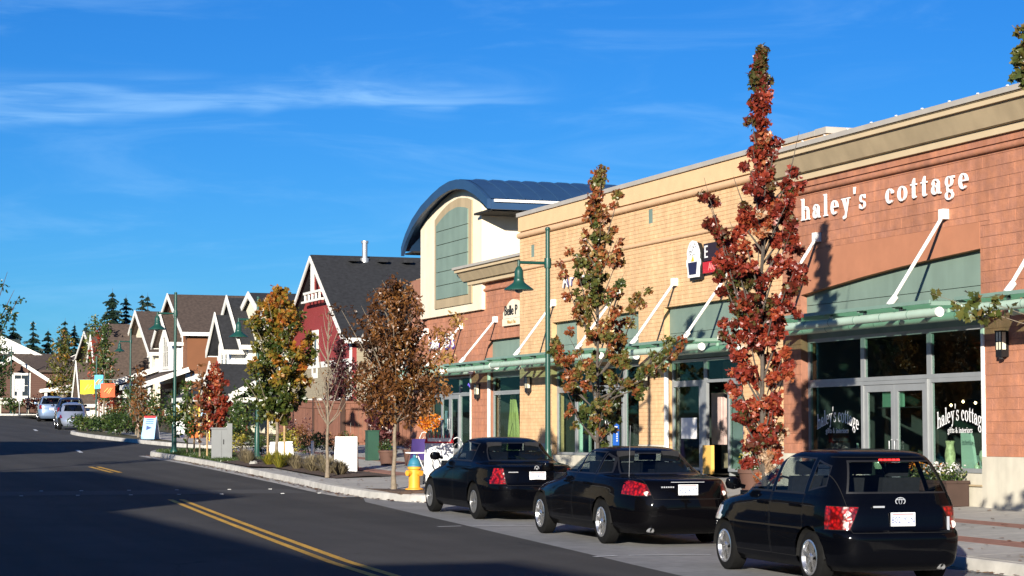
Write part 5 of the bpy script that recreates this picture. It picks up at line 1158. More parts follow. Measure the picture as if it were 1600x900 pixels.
for y in (129.7, 132.5, 135.2, 137.8):
    b = MB(); b.box(23.7, 23.95, y - .12, y + .12, gz, 4.6); b.build('porch_post', m_trim, h)
hwin(h, 'W', 26.2, 131, 132.2, gz + .8, 4.4, 1, .16); hwin(h, 'W', 26.2, 134.5, 136.5, gz + .8, 4.4, 2, .16)
# many-gabled house
h, gz = simple_house('many_gabled_house', 'brown roofed house with stacked white edged front gables', 26.6, 142.5, 152, 13, 7.2, 9.9, s_cream, s_brn, [('W', 26.6, 144, 145, 5.6, 7.0, 1)], ov=.5)
for (x, y0, y1, zb, ze_, zr_, xd) in ((25.0, 148.2, 152.6, 5.0, 6.9, 9.2, 28), (23.4, 143.4, 149.0, 3.0, 4.7, 8.1, 30), (22.6, 145.6, 148.6, 2.6, 4.2, 6.4, 25)):
    gwall(h, 'W', x, y0, y1, zb, ze_, zr_, s_wht, .3, 'gable_wall'); body(h, x + .3, xd, y0 + .05, y1 - .05, zb, ze_, s_cream); gable(h, 'x', x, xd, y0, y1, ze_, zr_, s_brn, .45, .12, rk=.26)
    cc = (y0 + y1) / 2; hwin(h, 'W', x, cc - .6, cc + .6, ze_ - 1.3, ze_ + .4, 1, .14)
b = MB(); b.bar((23.0, 141.5, 4.75), (27.5, 141.5, 6.3), .08, .34); b.faces([(23.0, 141.6, 4.7), (27.5, 141.6, 6.2), (27.5, 144, 6.2), (23.0, 144, 4.7), (23.0, 141.6, 4.9), (27.5, 141.6, 6.4), (27.5, 144, 6.4), (23.0, 144, 4.9)], [(0,3,2,1),(4,5,6,7),(0,1,5,4),(1,2,6,5),(2,3,7,6),(3,0,4,7)]); b.build('porch_roof', m_trim, h)
for y in (142, 144, 146, 148.4):
    b = MB(); b.box(23.1, 23.35, y - .12, y + .12, gz, 4.8); b.build('porch_post', m_trim, h)
# olive and grey houses up the hill
h, gz = simple_house('olive_house', 'olive grey house with broad grey roof left of the gabled house', 28.5, 161, 173, 16, 7.55, 10.0, s_olive, s_grey, [('W', 28.5, 163, 164, 5.5, 7.2, 1), ('W', 28.5, 166, 167.4, 5.5, 7.2, 1), ('S', 161, 33, 34, 5.6, 6.8, 1)], ov=.9)
band(h, 'S', 161, 28.4, 44, 7.1, 7.5, m_dark, .06, 'frieze'); hwin(h, 'W', 28.5, 168.6, 170, 5.2, 7.4, 1, .2)
h, gz = simple_house('grey_roof_house', 'low grey roofed house up the hill behind the street trees', 29.5, 181, 193, 16, 7.6, 10.3, s_olive, s_grey, [('W', 29.5, 184, 185.4, 5.4, 7.0, 1), ('S', 181, 34, 35, 5.8, 7, 1)], ov=.7)
h, gz = simple_house('brown_hill_house', 'dark brown roofed house at the top of the hill', 27.5, 200, 212, 14, 7.2, 10.4, s_dkb, s_brn, [('W', 27.5, 203, 204.4, 5.6, 7.0, 1)], ax='y')
# white gabled house facing down the street
gz = G(188)
h = thing('white_gable_house', 'white house with brown lower gable facing down the street', 'house', (22, 190, gz))
body(h, 15.5, 26.3, 190, 200, gz - 1, 8.0, s_wht); gwall(h, 'S', 189.9, 17.2, 26.3, gz - 1, 8.0, 10.1, s_wht); gable(h, 'y', 17.2, 26.3, 190, 200, 8.0, 10.1, s_grey, .4)
hwin(h, 'S', 189.9, 22.8, 23.3, 7.9, 8.8, 0)
b = MB(); b.faces([(16, 184.8, 6.9), (28, 184.8, 6.9), (28, 190, 8.45), (16, 190, 8.45), (16, 184.8, 7.1), (28, 184.8, 7.1), (28, 190, 8.65), (16, 190, 8.65)], [(0,3,2,1),(4,5,6,7),(0,1,5,4),(1,2,6,5),(2,3,7,6),(3,0,4,7)]); b.build('lower_roof', s_brn, h)
body(h, 16.4, 27.6, 185.2, 190, gz - 1, 6.95, s_dkb); gwall(h, 'S', 183.6, 19.5, 25.2, gz - 1, 6.2, 8.0, s_dkb); gable(h, 'y', 19.5, 25.2, 183.6, 190, 6.2, 8.0, s_brn, .35, .12, rk=.24)
hwin(h, 'S', 183.6, 22.6, 23.7, 4.9, 6.6, 1, .2); band(h, 'S', 183.6, 19.5, 27, 4.2, 4.45)
b = MB(); b.bar((24.6, 183.0, 5.3), (28.5, 183.0, 5.9), .08, .3); b.box(24.6, 28.5, 183.05, 185, 5.2, 5.35); b.build('porch_roof', m_trim, h)
for x in (25, 26.4, 27.8):
    b = MB(); b.box(x, x + .22, 183.1, 183.3, gz, 5.2); b.build('porch_post', m_trim, h)
h, gz = simple_house('green_roof_house', 'grey green roofed house behind the white house at the left edge', 8, 205, 217, 18, 8.2, 10.6, s_olive, shingle('roof_greygreen', (.06, .075, .065)), [('S', 205, 18, 19, 6, 7.4, 1)], ax='x')

# ------------------------------------------------------------------ west side of the street (out of frame; it throws the shade on the road)
def west(name, label, x0, x1, y0, y1, zt, m, par=.0):
    t = thing(name, label, 'building', ((x0 + x1) / 2, (y0 + y1) / 2, G(y0))); gz = G((y0 + y1) / 2)
    body(t, x0, x1, y0, y1, gz - 1, zt - .3, m); b = MB(); b.box(x0 - .1, x1 + .1, y0 - .0, y1 + .0, zt - .299, zt); b.build('coping', m_flash, t)
    n = int((y1 - y0) / 3.2)
    for k in range(n):
        a = y0 + .6 + k * 3.2; b = MB(); b.box(x1, x1 + .05, a, a + 2.4, gz + .5, gz + 3.0); w = b.build('window', m_alu, t); b = MB(); b.box(x1 + .05, x1 + .06, a + .08, a + 2.32, gz + .58, gz + 2.92); b.build('pane', m_hglass, w)
    return t
west('west_shop', 'tan flat roofed shop on the near left side of the street', -26, -9.7, -45, -1.2, 8.35, m_tan); west('west_shop', 'red flat roofed shop on the left side of the street', -26, -9.7, -1.18, 17.2, 7.42, m_red)
west('west_shop', 'tall yellow shop on the left side of the street', -26, -9.7, 17.22, 34.0, 9.1, m_yel)
t = thing('west_house', 'gabled house on the left side of the street', 'house', (-5, 70, G(70))); body(t, -14, 0.6, 64.5, 77, G(70) - 1, 5.6, s_tan); gwall(t, 'W', -14.2, 64.5, 77, G(70) - 1, 5.6, 8.3, s_tan); gable(t, 'x', -14, 0.6, 64.5, 77, 5.6, 8.5, s_brn, .4); b = MB(); b.prism([(64.5, 5.6), (77, 5.6), (70.75, 8.3)], lambda y, z: (.4, y, z), lambda y, z: (.6, y, z)); recalc(b.build('gable_wall', s_tan, t))
# ------------------------------------------------------------------ trees and plants
RIGHT = Vector((math.cos(YAW), -math.sin(YAW), 0)); FWD = Vector((math.sin(YAW), math.cos(YAW), 0))
lf_red = leafmat('leaf_red', [(0, (.045,.060,.016)), (.14, (.11,.085,.025)), (.24, (.10,.022,.013)), (.5, (.23,.030,.018)), (.72, (.34,.060,.025)), (.9, (.40,.15,.055)), (1, (.48,.34,.22))], .3)
lf_mix = leafmat('leaf_mixed', [(0, (.035,.055,.014)), (.3, (.075,.095,.022)), (.5, (.15,.14,.035)), (.62, (.20,.10,.03)), (.78, (.25,.055,.022)), (.92, (.34,.11,.035)), (1, (.42,.32,.12))], .3)
lf_brn = leafmat('leaf_brown', [(0, (.06,.028,.012)), (.45, (.155,.062,.019)), (.75, (.25,.11,.026)), (1, (.34,.20,.05))], .3)
lf_org = leafmat('leaf_orange', [(0, (.035,.060,.012)), (.3, (.085,.10,.018)), (.5, (.22,.17,.025)), (.72, (.36,.15,.02)), (.9, (.33,.065,.018)), (1, (.45,.30,.09))], .35)
lf_grn = leafmat('leaf_green', [(0, (.016,.034,.009)), (.5, (.04,.075,.015)), (.8, (.085,.12,.022)), (1, (.16,.16,.03))], .3)
lf_dkp = leafmat('leaf_purple', [(0, (.022,.008,.010)), (.6, (.07,.018,.020)), (1, (.16,.045,.04))], .2)
lf_con = leafmat('needle_green', [(0, (.006,.014,.010)), (.6, (.014,.030,.019)), (1, (.030,.050,.026))], .1)
lf_str = leafmat('grass_straw', [(0, (.10,.085,.05)), (.5, (.22,.18,.11)), (1, (.34,.28,.17))], .25)
lf_yel = leafmat('leaf_yellow', [(0, (.10,.12,.02)), (.5, (.30,.26,.03)), (1, (.55,.45,.06))], .35)
lf_org2 = leafmat('petal_orange', [(0, (.35,.06,.01)), (.5, (.65,.18,.01)), (1, (.8,.38,.03))], .3)
lf_wht = leafmat('petal_white', [(0, (.5,.45,.40)), (.5, (.75,.72,.68)), (1, (.8,.8,.78))], .3)
m_twig = mat('maple_bark', (.085, .07, .058), .9, .2, 12, .5, 40)
LEAF = [(0, 0), (.34, .18), (.52, .02), (.40, .42), (.62, .58), (.28, .66), (0, 1.0), (-.28, .66), (-.62, .58), (-.40, .42), (-.52, .02), (-.34, .18)]
OVAL = [(0, 0), (.22, .3), (.2, .65), (0, 1), (-.2, .65), (-.22, .3)]
rnd = random.Random(11)
def rv(): 
    while True:
        v = Vector((rnd.uniform(-1, 1), rnd.uniform(-1, 1), rnd.uniform(-1, 1)))
        if .05 < v.length < 1: return v
def leaf(mb, p, s, c, shape=OVAL, droop=.4):
    d = rv().normalized(); d.z -= droop; d.normalize(); n = rv().normalized(); r = d.cross(n)
    if r.length < .01: r = d.cross(Vector((0, 0, 1)))
    r.normalize(); n = r.cross(d); k = len(mb.v); fold = rnd.uniform(.05, .35)
    for u, v in shape:
        q = p + r * (u * s) + d * (v * s) + n * (abs(u) * fold * s - .15 * v * v * s); mb.v.append((q.x, q.y, q.z))
    mb.f.append(tuple(range(k, k + len(shape)))); mb.m.append(0); mb.c.append(min(1, max(0, c)))
def tree(name, label, base, H, env, nl, leaves, ls, lm, colf, trunk=.07, bark=None, shape=OVAL, extra=(), group=None, clump=.16, first=.25, up=1.1, stakes=0, lean=(0, 0), droop=.4, open_=.0):
    """env: list of (fraction of height, radius); extra: explicit limbs (h0, right, back, h1)"""
    base = Vector(base); t = thing(name, label, 'tree', base, group=group); bark = bark or m_bark
    tr = MB(); n = 12; wob = [Vector((rnd.uniform(-.03, .03), rnd.uniform(-.03, .03), 0)) * (i > 0) for i in range(n + 1)]
    axis = [base + Vector((lean[0] * i / n, lean[1] * i / n, H * .97 * i / n)) + wob[i] * H * .12 for i in range(n + 1)]
    tr.tube(axis, [trunk * (1 - .88 * i / n) + (.03 * trunk / .07 if i == 0 else 0) for i in range(n + 1)], 9)
    def ax(z):
        u = min(max(z / (H * .97), 0), .999) * n; i = int(u); return axis[i].lerp(axis[i + 1], u - i)
    cr = MB(); cr.c = []; limbs = []
    for k in range(nl):
        h1 = H * (first + (1 - first) * ((k + .5) / nl) ** .9); az = k * 2.399 + rnd.uniform(-.5, .5)
        r = lerp(env, h1 / H) * rnd.uniform(.55, 1.12); h0 = max(H * first * .72, h1 - r * up - rnd.uniform(0, .25))
        tip = ax(h1) + Vector((math.cos(az) * r, math.sin(az) * r, rnd.uniform(-.05, .15))); limbs.append((ax(h0), tip, .0))
    for (h0, rr, bk, h1, *us) in extra:
        tip = base + RIGHT * rr + FWD * bk + Vector((0, 0, h1)); limbs.append((ax(h0), tip, us[0] if us else .0))
    lb = MB()
    per = leaves / max(1, sum(max(.25, (b - a).length) for a, b, r in limbs))
    for a, b, r in limbs:
        L_ = (b - a).length; mid = a.lerp(b, .5) + Vector((0, 0, -.10 * L_)) + rv() * .06 * L_; d = [a, a.lerp(mid, .6), mid, mid.lerp(b, .55), b]
        w = min(trunk * .40, .008 + .013 * L_) * (.35 if r > .5 else 1); lb.tube(d, [w, w * .85, w * .65, w * .42, w * .15], 5)
        cb_ = rnd.gauss(0, .16); m_ = int(per * max(.25, L_ * (1 - r) )); sub = []
        for q in range(max(3, int(L_ * 5))):
            u = rnd.uniform(max(r, .30 + open_), 1); p = d[2].lerp(d[4], (u - .5) * 2) if u > .5 else d[0].lerp(d[2], u * 2); sub.append((p + rv() * clump * (1.25 - .5 * u) * (1 + L_ * .35), rnd.gauss(0, .08)))
        for q in range(m_):
            p, cj = rnd.choice(sub); p = p + rv() * clump * .75
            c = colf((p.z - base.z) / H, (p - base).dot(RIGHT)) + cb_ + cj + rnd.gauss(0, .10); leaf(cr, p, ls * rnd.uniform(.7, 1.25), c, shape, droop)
    for q in range(int(leaves * .12)):
        z = H * rnd.uniform(max(.6, first), 1); p = ax(z) + rv() * clump * (1.75 - 1.25 * z / H); leaf(cr, p, ls * rnd.uniform(.7, 1.2), colf(z / H, 0) + rnd.gauss(0, .15), shape, droop)
    tr.build('trunk', bark, t, smooth=60); lb.build('branches', bark, t, smooth=60)
    if cr.f: cr.build('crown', lm, t)
    for s in range(stakes):
        g_ = MB(); o = Vector((.28 * math.cos(s * 2.6 + .4), .28 * math.sin(s * 2.6 + .4), 0)); g_.tube([base + o - Vector((0, 0, .1)), base + o * .95 + Vector((0, 0, 1.5))], .03, 8); g_.build('stake', m_wood, t, smooth=60)
    return t
def P(x, y): return (x, y, SW(x, y))
# nearest: tall narrow red maple
tree('red_maple', 'tall narrow red maple in front of the gift shop corner', P(15.65, 31.45), 7.75, [(0, .25), (.1, .32), (.2, .5), (.3, .56), (.45, .64), (.6, .6), (.7, .48), (.8, .30), (.9, .13), (1, .03)], 74, 15000, .076, lf_red,
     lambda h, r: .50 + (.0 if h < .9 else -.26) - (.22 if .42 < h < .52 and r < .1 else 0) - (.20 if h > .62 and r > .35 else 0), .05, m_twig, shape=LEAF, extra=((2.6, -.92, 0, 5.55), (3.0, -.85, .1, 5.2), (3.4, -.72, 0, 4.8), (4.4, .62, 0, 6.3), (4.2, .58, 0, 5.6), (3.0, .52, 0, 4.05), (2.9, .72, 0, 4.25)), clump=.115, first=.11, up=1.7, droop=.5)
tree('mixed_maple', 'green and red maple in front of the yellow brick shop', P(16.0, 39.3), 6.62, [(0, .3), (.2, .5), (.28, .78), (.38, .85), (.48, .62), (.6, .60), (.72, .52), (.84, .30), (.93, .15), (1, .05)], 50, 8200, .078, lf_mix,
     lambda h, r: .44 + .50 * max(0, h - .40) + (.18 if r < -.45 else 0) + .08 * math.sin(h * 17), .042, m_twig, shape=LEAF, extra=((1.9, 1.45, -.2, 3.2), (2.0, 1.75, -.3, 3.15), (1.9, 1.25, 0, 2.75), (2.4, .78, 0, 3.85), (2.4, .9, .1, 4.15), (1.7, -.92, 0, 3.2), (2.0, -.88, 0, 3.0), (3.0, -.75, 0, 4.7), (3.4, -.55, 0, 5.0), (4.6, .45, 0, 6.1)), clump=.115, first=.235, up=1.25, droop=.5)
# brown airy tree by the hydrant
tree('brown_ash', 'spreading brown leaved tree beside the yellow hydrant', P(13.85, 45.9), 4.65, [(0, .3), (.3, .75), (.4, 1.0), (.55, 1.08), (.7, 1.0), (.85, .75), (1, .2)], 60, 9500, .10, lf_brn, lambda h, r: .44 + .14 * r - .2 * (h - .6), .05, extra=((1.6, 1.35, 0, 3.3), (2.0, 1.55, 0, 3.9), (1.6, -1.15, 0, 2.5), (2.2, -1.2, 0, 4.0)), clump=.22, first=.43, up=1.0, droop=.6, lean=(.06, .02))
# orange and green maple by the low white sign
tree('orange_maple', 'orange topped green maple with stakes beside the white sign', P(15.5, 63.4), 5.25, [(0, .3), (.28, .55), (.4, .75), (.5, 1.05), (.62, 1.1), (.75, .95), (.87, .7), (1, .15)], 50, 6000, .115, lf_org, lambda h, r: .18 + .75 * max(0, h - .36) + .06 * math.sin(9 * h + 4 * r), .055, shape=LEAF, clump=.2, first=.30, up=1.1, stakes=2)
tree('small_red_maple', 'small red leaved maple beside the grey cabinet', P(14.9, 69.3), 2.95, [(0, .2), (.35, .42), (.5, .56), (.65, .52), (.8, .36), (1, .06)], 30, 2300, .105, lf_red, lambda h, r: .62, .03, shape=LEAF, clump=.13, first=.36, stakes=1)
tree('bare_tree', 'bare leafless young tree beside the white sandwich board', P(14.2, 52.8), 4.3, [(0, .2), (.35, .5), (.6, .55), (.8, .4), (1, .1)], 26, 90, .07, lf_brn, lambda h, r: .4, .045, clump=.1, first=.42, up=2.0)
tree('purple_plum', 'dark purple leaved tree against the tan house wall', (21.9, 79.5, G(79.5)), 4.3, [(0, .3), (.3, .7), (.5, .85), (.7, .8), (.9, .45), (1, .1)], 30, 2600, .14, lf_dkp, lambda h, r: .45, .05, m_barkd, clump=.22, first=.3)
tree('dark_maple', 'dark red maple in front of the brown fence end', (19.1, 64.5, G(64.5) + .2), 2.6, [(0, .3), (.2, .4), (.4, .6), (.6, .62), (.8, .45), (1, .1)], 26, 1500, .13, lf_dkp, lambda h, r: .6, .03, m_barkd, shape=LEAF, clump=.17, first=.22)
# right edge tree, mostly out of frame: twigs reach in
tree('edge_maple', 'leafy maple twigs reaching in from the right edge', P(15.6, 22.0), 7.6, [(0, .3), (.2, .4), (.4, .5), (.6, .5), (.8, .42), (1, .1)], 40, 3600, .105, lf_mix, lambda h, r: .42, .07, shape=LEAF, extra=((5.2, -1.13, 0, 6.15), (5.0, -1.1, .1, 5.9), (5.3, -1.15, 0, 6.45), (3.1, -2.15, .2, 3.22, .66), (3.0, -1.5, .1, 3.12, .85)), clump=.085, first=.22, up=1.4)
# left edge tree
tree('left_edge_tree', 'dark twigs of a tree cut by the left edge', (6.35, 61.5, G(61.5) + .15), 5.6, [(0, .3), (.25, .6), (.5, .8), (.75, .7), (1, .2)], 30, 1100, .13, lf_grn, lambda h, r: .2, .08, m_barkd, extra=((3.2, 1.2, 0, 4.9), (3.0, 1.0, 0, 5.4), (3.3, 1.1, 0, 4.4), (2.8, 1.35, 0, 4.75)), clump=.17, first=.4, group=None)
# street trees up the hill
far = [(14.35, 69.0, 2.9, lf_brn, .45, .028, 'thin brown leaved sapling with stake left of the grey cabinet', .22, 160), (14.75, 73.0, 2.4, lf_grn, .55, .028, 'slim green sapling beside the corner lamp post', .34, 420),
       (17.3, 96.5, 3.1, lf_brn, .5, .04, 'brown street tree left of the blue sandwich board', .55, 360), (18.0, 101, 2.7, lf_grn, .45, .04, 'thin olive street tree behind the shrub bed', .5, 260), (21.5, 131.5, 6.2, lf_grn, .5, .06, 'tall green street tree beside the hillside lamp post', .55, 700),
       (21.9, 134, 5.0, lf_brn, .62, .05, 'reddish brown street tree in front of the olive house', .8, 420), (22.4, 139, 6.0, lf_red, .45, .06, 'dark red street tree above the parked cars', .7, 560), (23.4, 147, 7.0, lf_grn, .78, .07, 'yellow green columnar tree above the parked cars', .75, 900),
       (25.0, 158, 5.6, lf_brn, .55, .07, 'brown tree right of the yellow green column', .9, 420), (24.2, 167, 6.4, lf_org, .40, .07, 'mottled orange green tree right of the speed sign', 1.25, 1100), (19.6, 171, 6.3, lf_grn, .45, .08, 'bushy green tree at the left end of the street', 1.6, 1300), (27.2, 170, 6.0, lf_org, .6, .07, 'thin orange tree before the dark hill house', .9, 420)]
for i, (x, y, hh, lm, c0, tw, lab, r, nlv) in enumerate(far):
    tree('street_tree', lab, (x, y, G(y) + .15), hh, [(0, .2 * r), (.25, .5 * r), (.45, r), (.65, r), (.85, .6 * r), (1, .1)], 26, nlv, .11 + .0009 * y, lm, lambda h, rr, c0=c0: c0, tw, clump=.12 + .0016 * y, first=.28, up=1.3, group='street trees up the hill', stakes=1 if y < 75 else 0)
# shrubs
def shrub(label, x, y, w, hgt, lm, c0=.5, n=420, ls=.09, z=None, group='garden shrubs beside the walk', name='shrub'):
    z0 = (SW(x, y) if y < 78 else G(y) + .14) if z is None else z; t = thing(name, label, 'shrub', (x, y, z0), group=group); cr = MB(); cr.c = []; b = Vector((x, y, z0)); st_ = MB()
    blobs = [(rnd.uniform(-.6, .6) * w, rnd.uniform(-.6, .6) * w, rnd.uniform(.35, .8) * hgt, rnd.uniform(.3, .5)) for _ in range(7)]
    for k, (bx, by, bz, br) in enumerate(blobs): st_.tube([b, b + Vector((bx * .6, by * .6, bz))], [.012, .004], 4)
    for _ in range(n):
        bx, by, bz, br = rnd.choice(blobs); v = rv(); p = b + Vector((bx + v.x * br * w, by + v.y * br * w, max(.02, bz + v.z * br * hgt))); leaf(cr, p, ls * rnd.uniform(.7, 1.3), c0 + rnd.gauss(0, .2), OVAL, .0)
    st_.build('stems', m_barkd, t); cr.build('foliage', lm, t); return t
for i in range(16):     # shrub bed on the far corner
    x, y = rnd.uniform(16.6, 19.0), 100 + i * .85 + rnd.uniform(-.2, .2); shrub('dark green shrub in the bed beside the silver car', x, y, .75, rnd.uniform(.7, 1.1), lf_grn, rnd.uniform(.15, .6), 320, .15, group='dark shrubs in the far corner bed')
yards = [(19.6, 86.5, .8, 1.0, lf_grn, 'low green shrub at the side street corner'), (20.4, 90, .9, 1.7, lf_grn, 'dark upright shrub behind the orange pot'), (21.2, 93.5, .8, 2.2, lf_grn, 'tall dark conifer like shrub left of the porch'), (20.8, 97, .9, 1.5, lf_org, 'orange leaved shrub in front of the cream porch'), (21.4, 100.5, .8, 1.0, lf_brn, 'russet shrub at the porch corner'),
         (20.7, 104, 1.0, 1.4, lf_yel, 'yellow shrub in front of the cream house'), (21.0, 109, 1.1, 1.5, lf_grn, 'rounded green shrub before the porch steps'), (21.6, 114, 1.2, 1.9, lf_grn, 'large dark green shrub between two houses'), (22.0, 120, 1.2, 1.6, lf_org, 'orange brown shrub below the brown house'), (22.6, 127, 1.3, 2.0, lf_grn, 'tall green shrub before the brown porch'),
         (23.0, 134, 1.2, 1.5, lf_brn, 'brown shrub before the brown house'), (24.0, 142, 1.4, 1.8, lf_red, 'red shrub before the many gabled house'), (24.6, 150, 1.3, 1.6, lf_grn, 'green shrub left of the many gabled house'), (23.6, 176, 1.2, 1.3, lf_red, 'bright red shrub by the far kerb'), (25.4, 175, 1.2, 1.2, lf_red, 'second red shrub right of the speed sign'), (22.0, 179, 1.0, 1.2, lf_grn, 'small green shrub under the white house'), (27.0, 174, 1.4, 1.7, lf_brn, 'brown shrub in front of the porch at the end')]
for x, y, w, hh, lm, lab in yards: shrub(lab, x, y, w, hh, lm, .5, 460, .10 + .0006 * y)
near = [(16.9, 67.6, .45, .8, lf_yel, 'yellow green shrub behind the low white sign'), (17.4, 66.8, .4, .7, lf_grn, 'green shrub by the white bollard'), (18.4, 68.4, .5, .6, lf_grn, 'dark green shrub at the foot of the fence'), (19.3, 70.5, .4, .6, lf_brn, 'brown seed head clump before the fence'), (16.6, 70.0, .5, .55, lf_grn, 'spreading green shrub by the green lamp post'), (17.6, 71.5, .5, .7, lf_grn, 'mid green shrub left of the fence'), (18.9, 73.4, .4, .8, lf_brn, 'tall dry brown shrub against the fence'), (20.2, 72.5, .4, .5, lf_grn, 'leafy shrub in the fence corner'), (16.5, 72.6, .5, .7, lf_yel, 'pale straw shrub behind the lamp post'), (19.6, 77.0, .5, 1.0, lf_dkp, 'dark red shrub at the side street corner')]
for x, y, w, hh, lm, lab in near: shrub(lab, x, y, w, hh, lm, .5, 520, .075)
# grass tufts along the kerb
def tuft(label, x, y, r, hgt, lm, n=260, group='dry grass tufts along the kerb', c0=.5):
    z0 = SW(x, y) + .02; t = thing('grass_tuft', label, 'grass', (x, y, z0), group=group); b = MB(); b.c = []
    for _ in range(n):
        a = rnd.uniform(0, 6.283); q = rnd.random() ** .6; d = Vector((math.cos(a), math.sin(a), 0)); o = Vector((x, y, z0)) + d * r * .25 * q; tip = o + d * r * q * .9 + Vector((0, 0, hgt * (1.05 - .6 * q * q) * rnd.uniform(.75, 1.1))); mid = o.lerp(tip, .55) + Vector((0, 0, hgt * .18)); s = Vector((-d.y, d.x, 0)) * .008
        k = len(b.v); b.v += [tuple(o - s), tuple(o + s), tuple(mid + s), tuple(mid - s), tuple(tip)]; b.f += [(k, k + 1, k + 2, k + 3), (k + 3, k + 2, k + 4)]; b.m += [0, 0]; c = min(1, max(0, c0 + rnd.gauss(0, .2))); b.c += [c, c]
    return tuft_done(b, lm, t)
def tuft_done(b, lm, t): b.build('blades', lm, t); return t
k_ = 0
for (x, y) in ((14.75, 53.6), (14.7, 54.5), (14.85, 55.4), (14.75, 56.3), (14.9, 57.2), (14.8, 58.2), (15.2, 55.9), (15.3, 57.6), (14.55, 63.0), (14.7, 64.2)):
    tuft('straw coloured ornamental grass tuft in the kerbside bed', x, y, .42, .42, lf_str)
for (x, y) in ((14.6, 59.4), (14.9, 60.2), (14.75, 61.2), (15.2, 60.6), (15.1, 61.8)):
    tuft('bright yellow green leafy clump in the kerbside bed', x, y, .40, .40, lf_yel, 200, 'yellow green clumps in the kerbside bed', .35)
gr = MB(); gr.c = []
for _ in range(9000):
    y = rnd.uniform(64.8, 77.0); x0 = KX(y) + .2; x = rnd.uniform(x0, 16.0); z0 = SW(x, y) + (.0 if x < 15 else .0); a = rnd.uniform(0, 6.28); h_ = rnd.uniform(.04, .09); dx, dy = math.cos(a) * .012, math.sin(a) * .012
    k = len(gr.v); gr.v += [(x - dx, y - dy, z0), (x + dx, y + dy, z0), (x + rnd.uniform(-.03, .03), y + rnd.uniform(-.03, .03), z0 + h_)]; gr.f.append((k, k + 1, k + 2)); gr.m.append(0); gr.c.append(rnd.uniform(.2, .8))
tag(gr.build('lawn_grass', lf_grn), 'short green grass on the corner strip by the grey cabinet', 'grass', kind='stuff')
# conifers on the ridge
def conifer(label, x, y, H, w, bare=.0, z0=None):
    z0 = G(y) if z0 is None else z0; t = thing('conifer_tree', label, 'tree', (x, y, z0), group='dark conifers behind the houses'); tr = MB(); tr.tube([(x, y, z0), (x + .1, y, z0 + H * .6), (x, y, z0 + H)], [.028 * H * .6, .012 * H * .7, .01], 7); cr = MB(); cr.c = []; B = Vector((x, y, z0))
    nw = int(20 + H * 1.1)
    for i in range(nw):
        u = i / nw; z = H * (bare + (1 - bare) * u) + rnd.uniform(-.25, .25); r = 1.25 * w * (1 - u) ** .75 * rnd.uniform(.7, 1.15) + .15
        for k in range(rnd.randint(8, 12)):
            if rnd.random() < .10: continue
            a = rnd.uniform(0, 6.283); rr = r * rnd.uniform(.4, 1.2); d = Vector((math.cos(a), math.sin(a), 0)); tip = Vector((0, 0, z - rr * rnd.uniform(.1, .4))) + d * rr; o = Vector((0, 0, z + rnd.uniform(-.2, .2)))
            for q in range(5):
                f_ = (q + .6) / 5; c_ = B + o.lerp(tip, f_); s = Vector((-d.y, d.x, 0)) * rr * .42 * (1.2 - f_) ; e = d * rr * .24; dr = Vector((0, 0, -.28 * rr - .16)); n0 = len(cr.v)
                cr.v += [tuple(c_ - e), tuple(c_ + s * rnd.uniform(.6, 1.2) + dr * rnd.uniform(.3, 1.2)), tuple(c_ + e + dr * .6), tuple(c_ - s * rnd.uniform(.6, 1.2) + dr * rnd.uniform(.3, 1.2))]; cr.f += [(n0, n0 + 1, n0 + 2), (n0, n0 + 2, n0 + 3)]; cr.m += [0, 0]; cc = rnd.random(); cr.c += [cc, cc]
    tr.build('trunk', m_barkd, t, smooth=60); cr.build('crown', lf_con, t)
cons = [(50.0,300,17.4,3.6,.05,'tallest ridge conifer with an open crown'),(52.4,303,16.8,3.0,.0,'ridge conifer just right of the tallest'),(53.9,299,16.6,2.6,0,'third ridge conifer right of the tallest'),(55.6,304,17.2,3.0,0,'ridge conifer touching the gabled roofs'),(48.3,306,12.5,3.0,0,'low conifer left under the tallest'),(43.6,300,13.2,2.4,0,'pointed conifer left of centre over the grey roofs'),(45.2,302,12.8,2.0,0,'slim conifer over the grey roof'),(46.6,301,13.0,2.3,0,'slim conifer left of the tall group'),(39.3,300,12.8,2.8,0,'conifer right behind the white gable'),(37.0,303,13.4,3.2,0,'broad conifer left behind the white gable'),(35.0,300,12.2,2.8,0,'conifer at the left edge of the ridge'),(41.6,302,11.8,2.3,0,'short conifer between the roofs'),
        (68.9,300,17.2,2.4,0,'conifer tip above the cream house roof'),(70.6,302,17.3,2.0,0,'second conifer tip above the cream house roof'),(73.4,301,18.0,3.0,0,'conifer tip behind the orange maple'),(66.6,303,16.4,2.2,0,'conifer tip right of the brown roof'),(33.0,302,12.5,3,0,'conifer off the left end of the ridge'),(57.5,305,14.0,3,0,'low conifer behind the brown roof'),(60.5,305,14.2,3,0,'low conifer behind the brown house ridge'),(76.0,306,16.0,3,0,'conifer behind the red house gable')]
for x, y, hh, w, br, lab in cons: conifer(lab, x, y, hh, w, br)
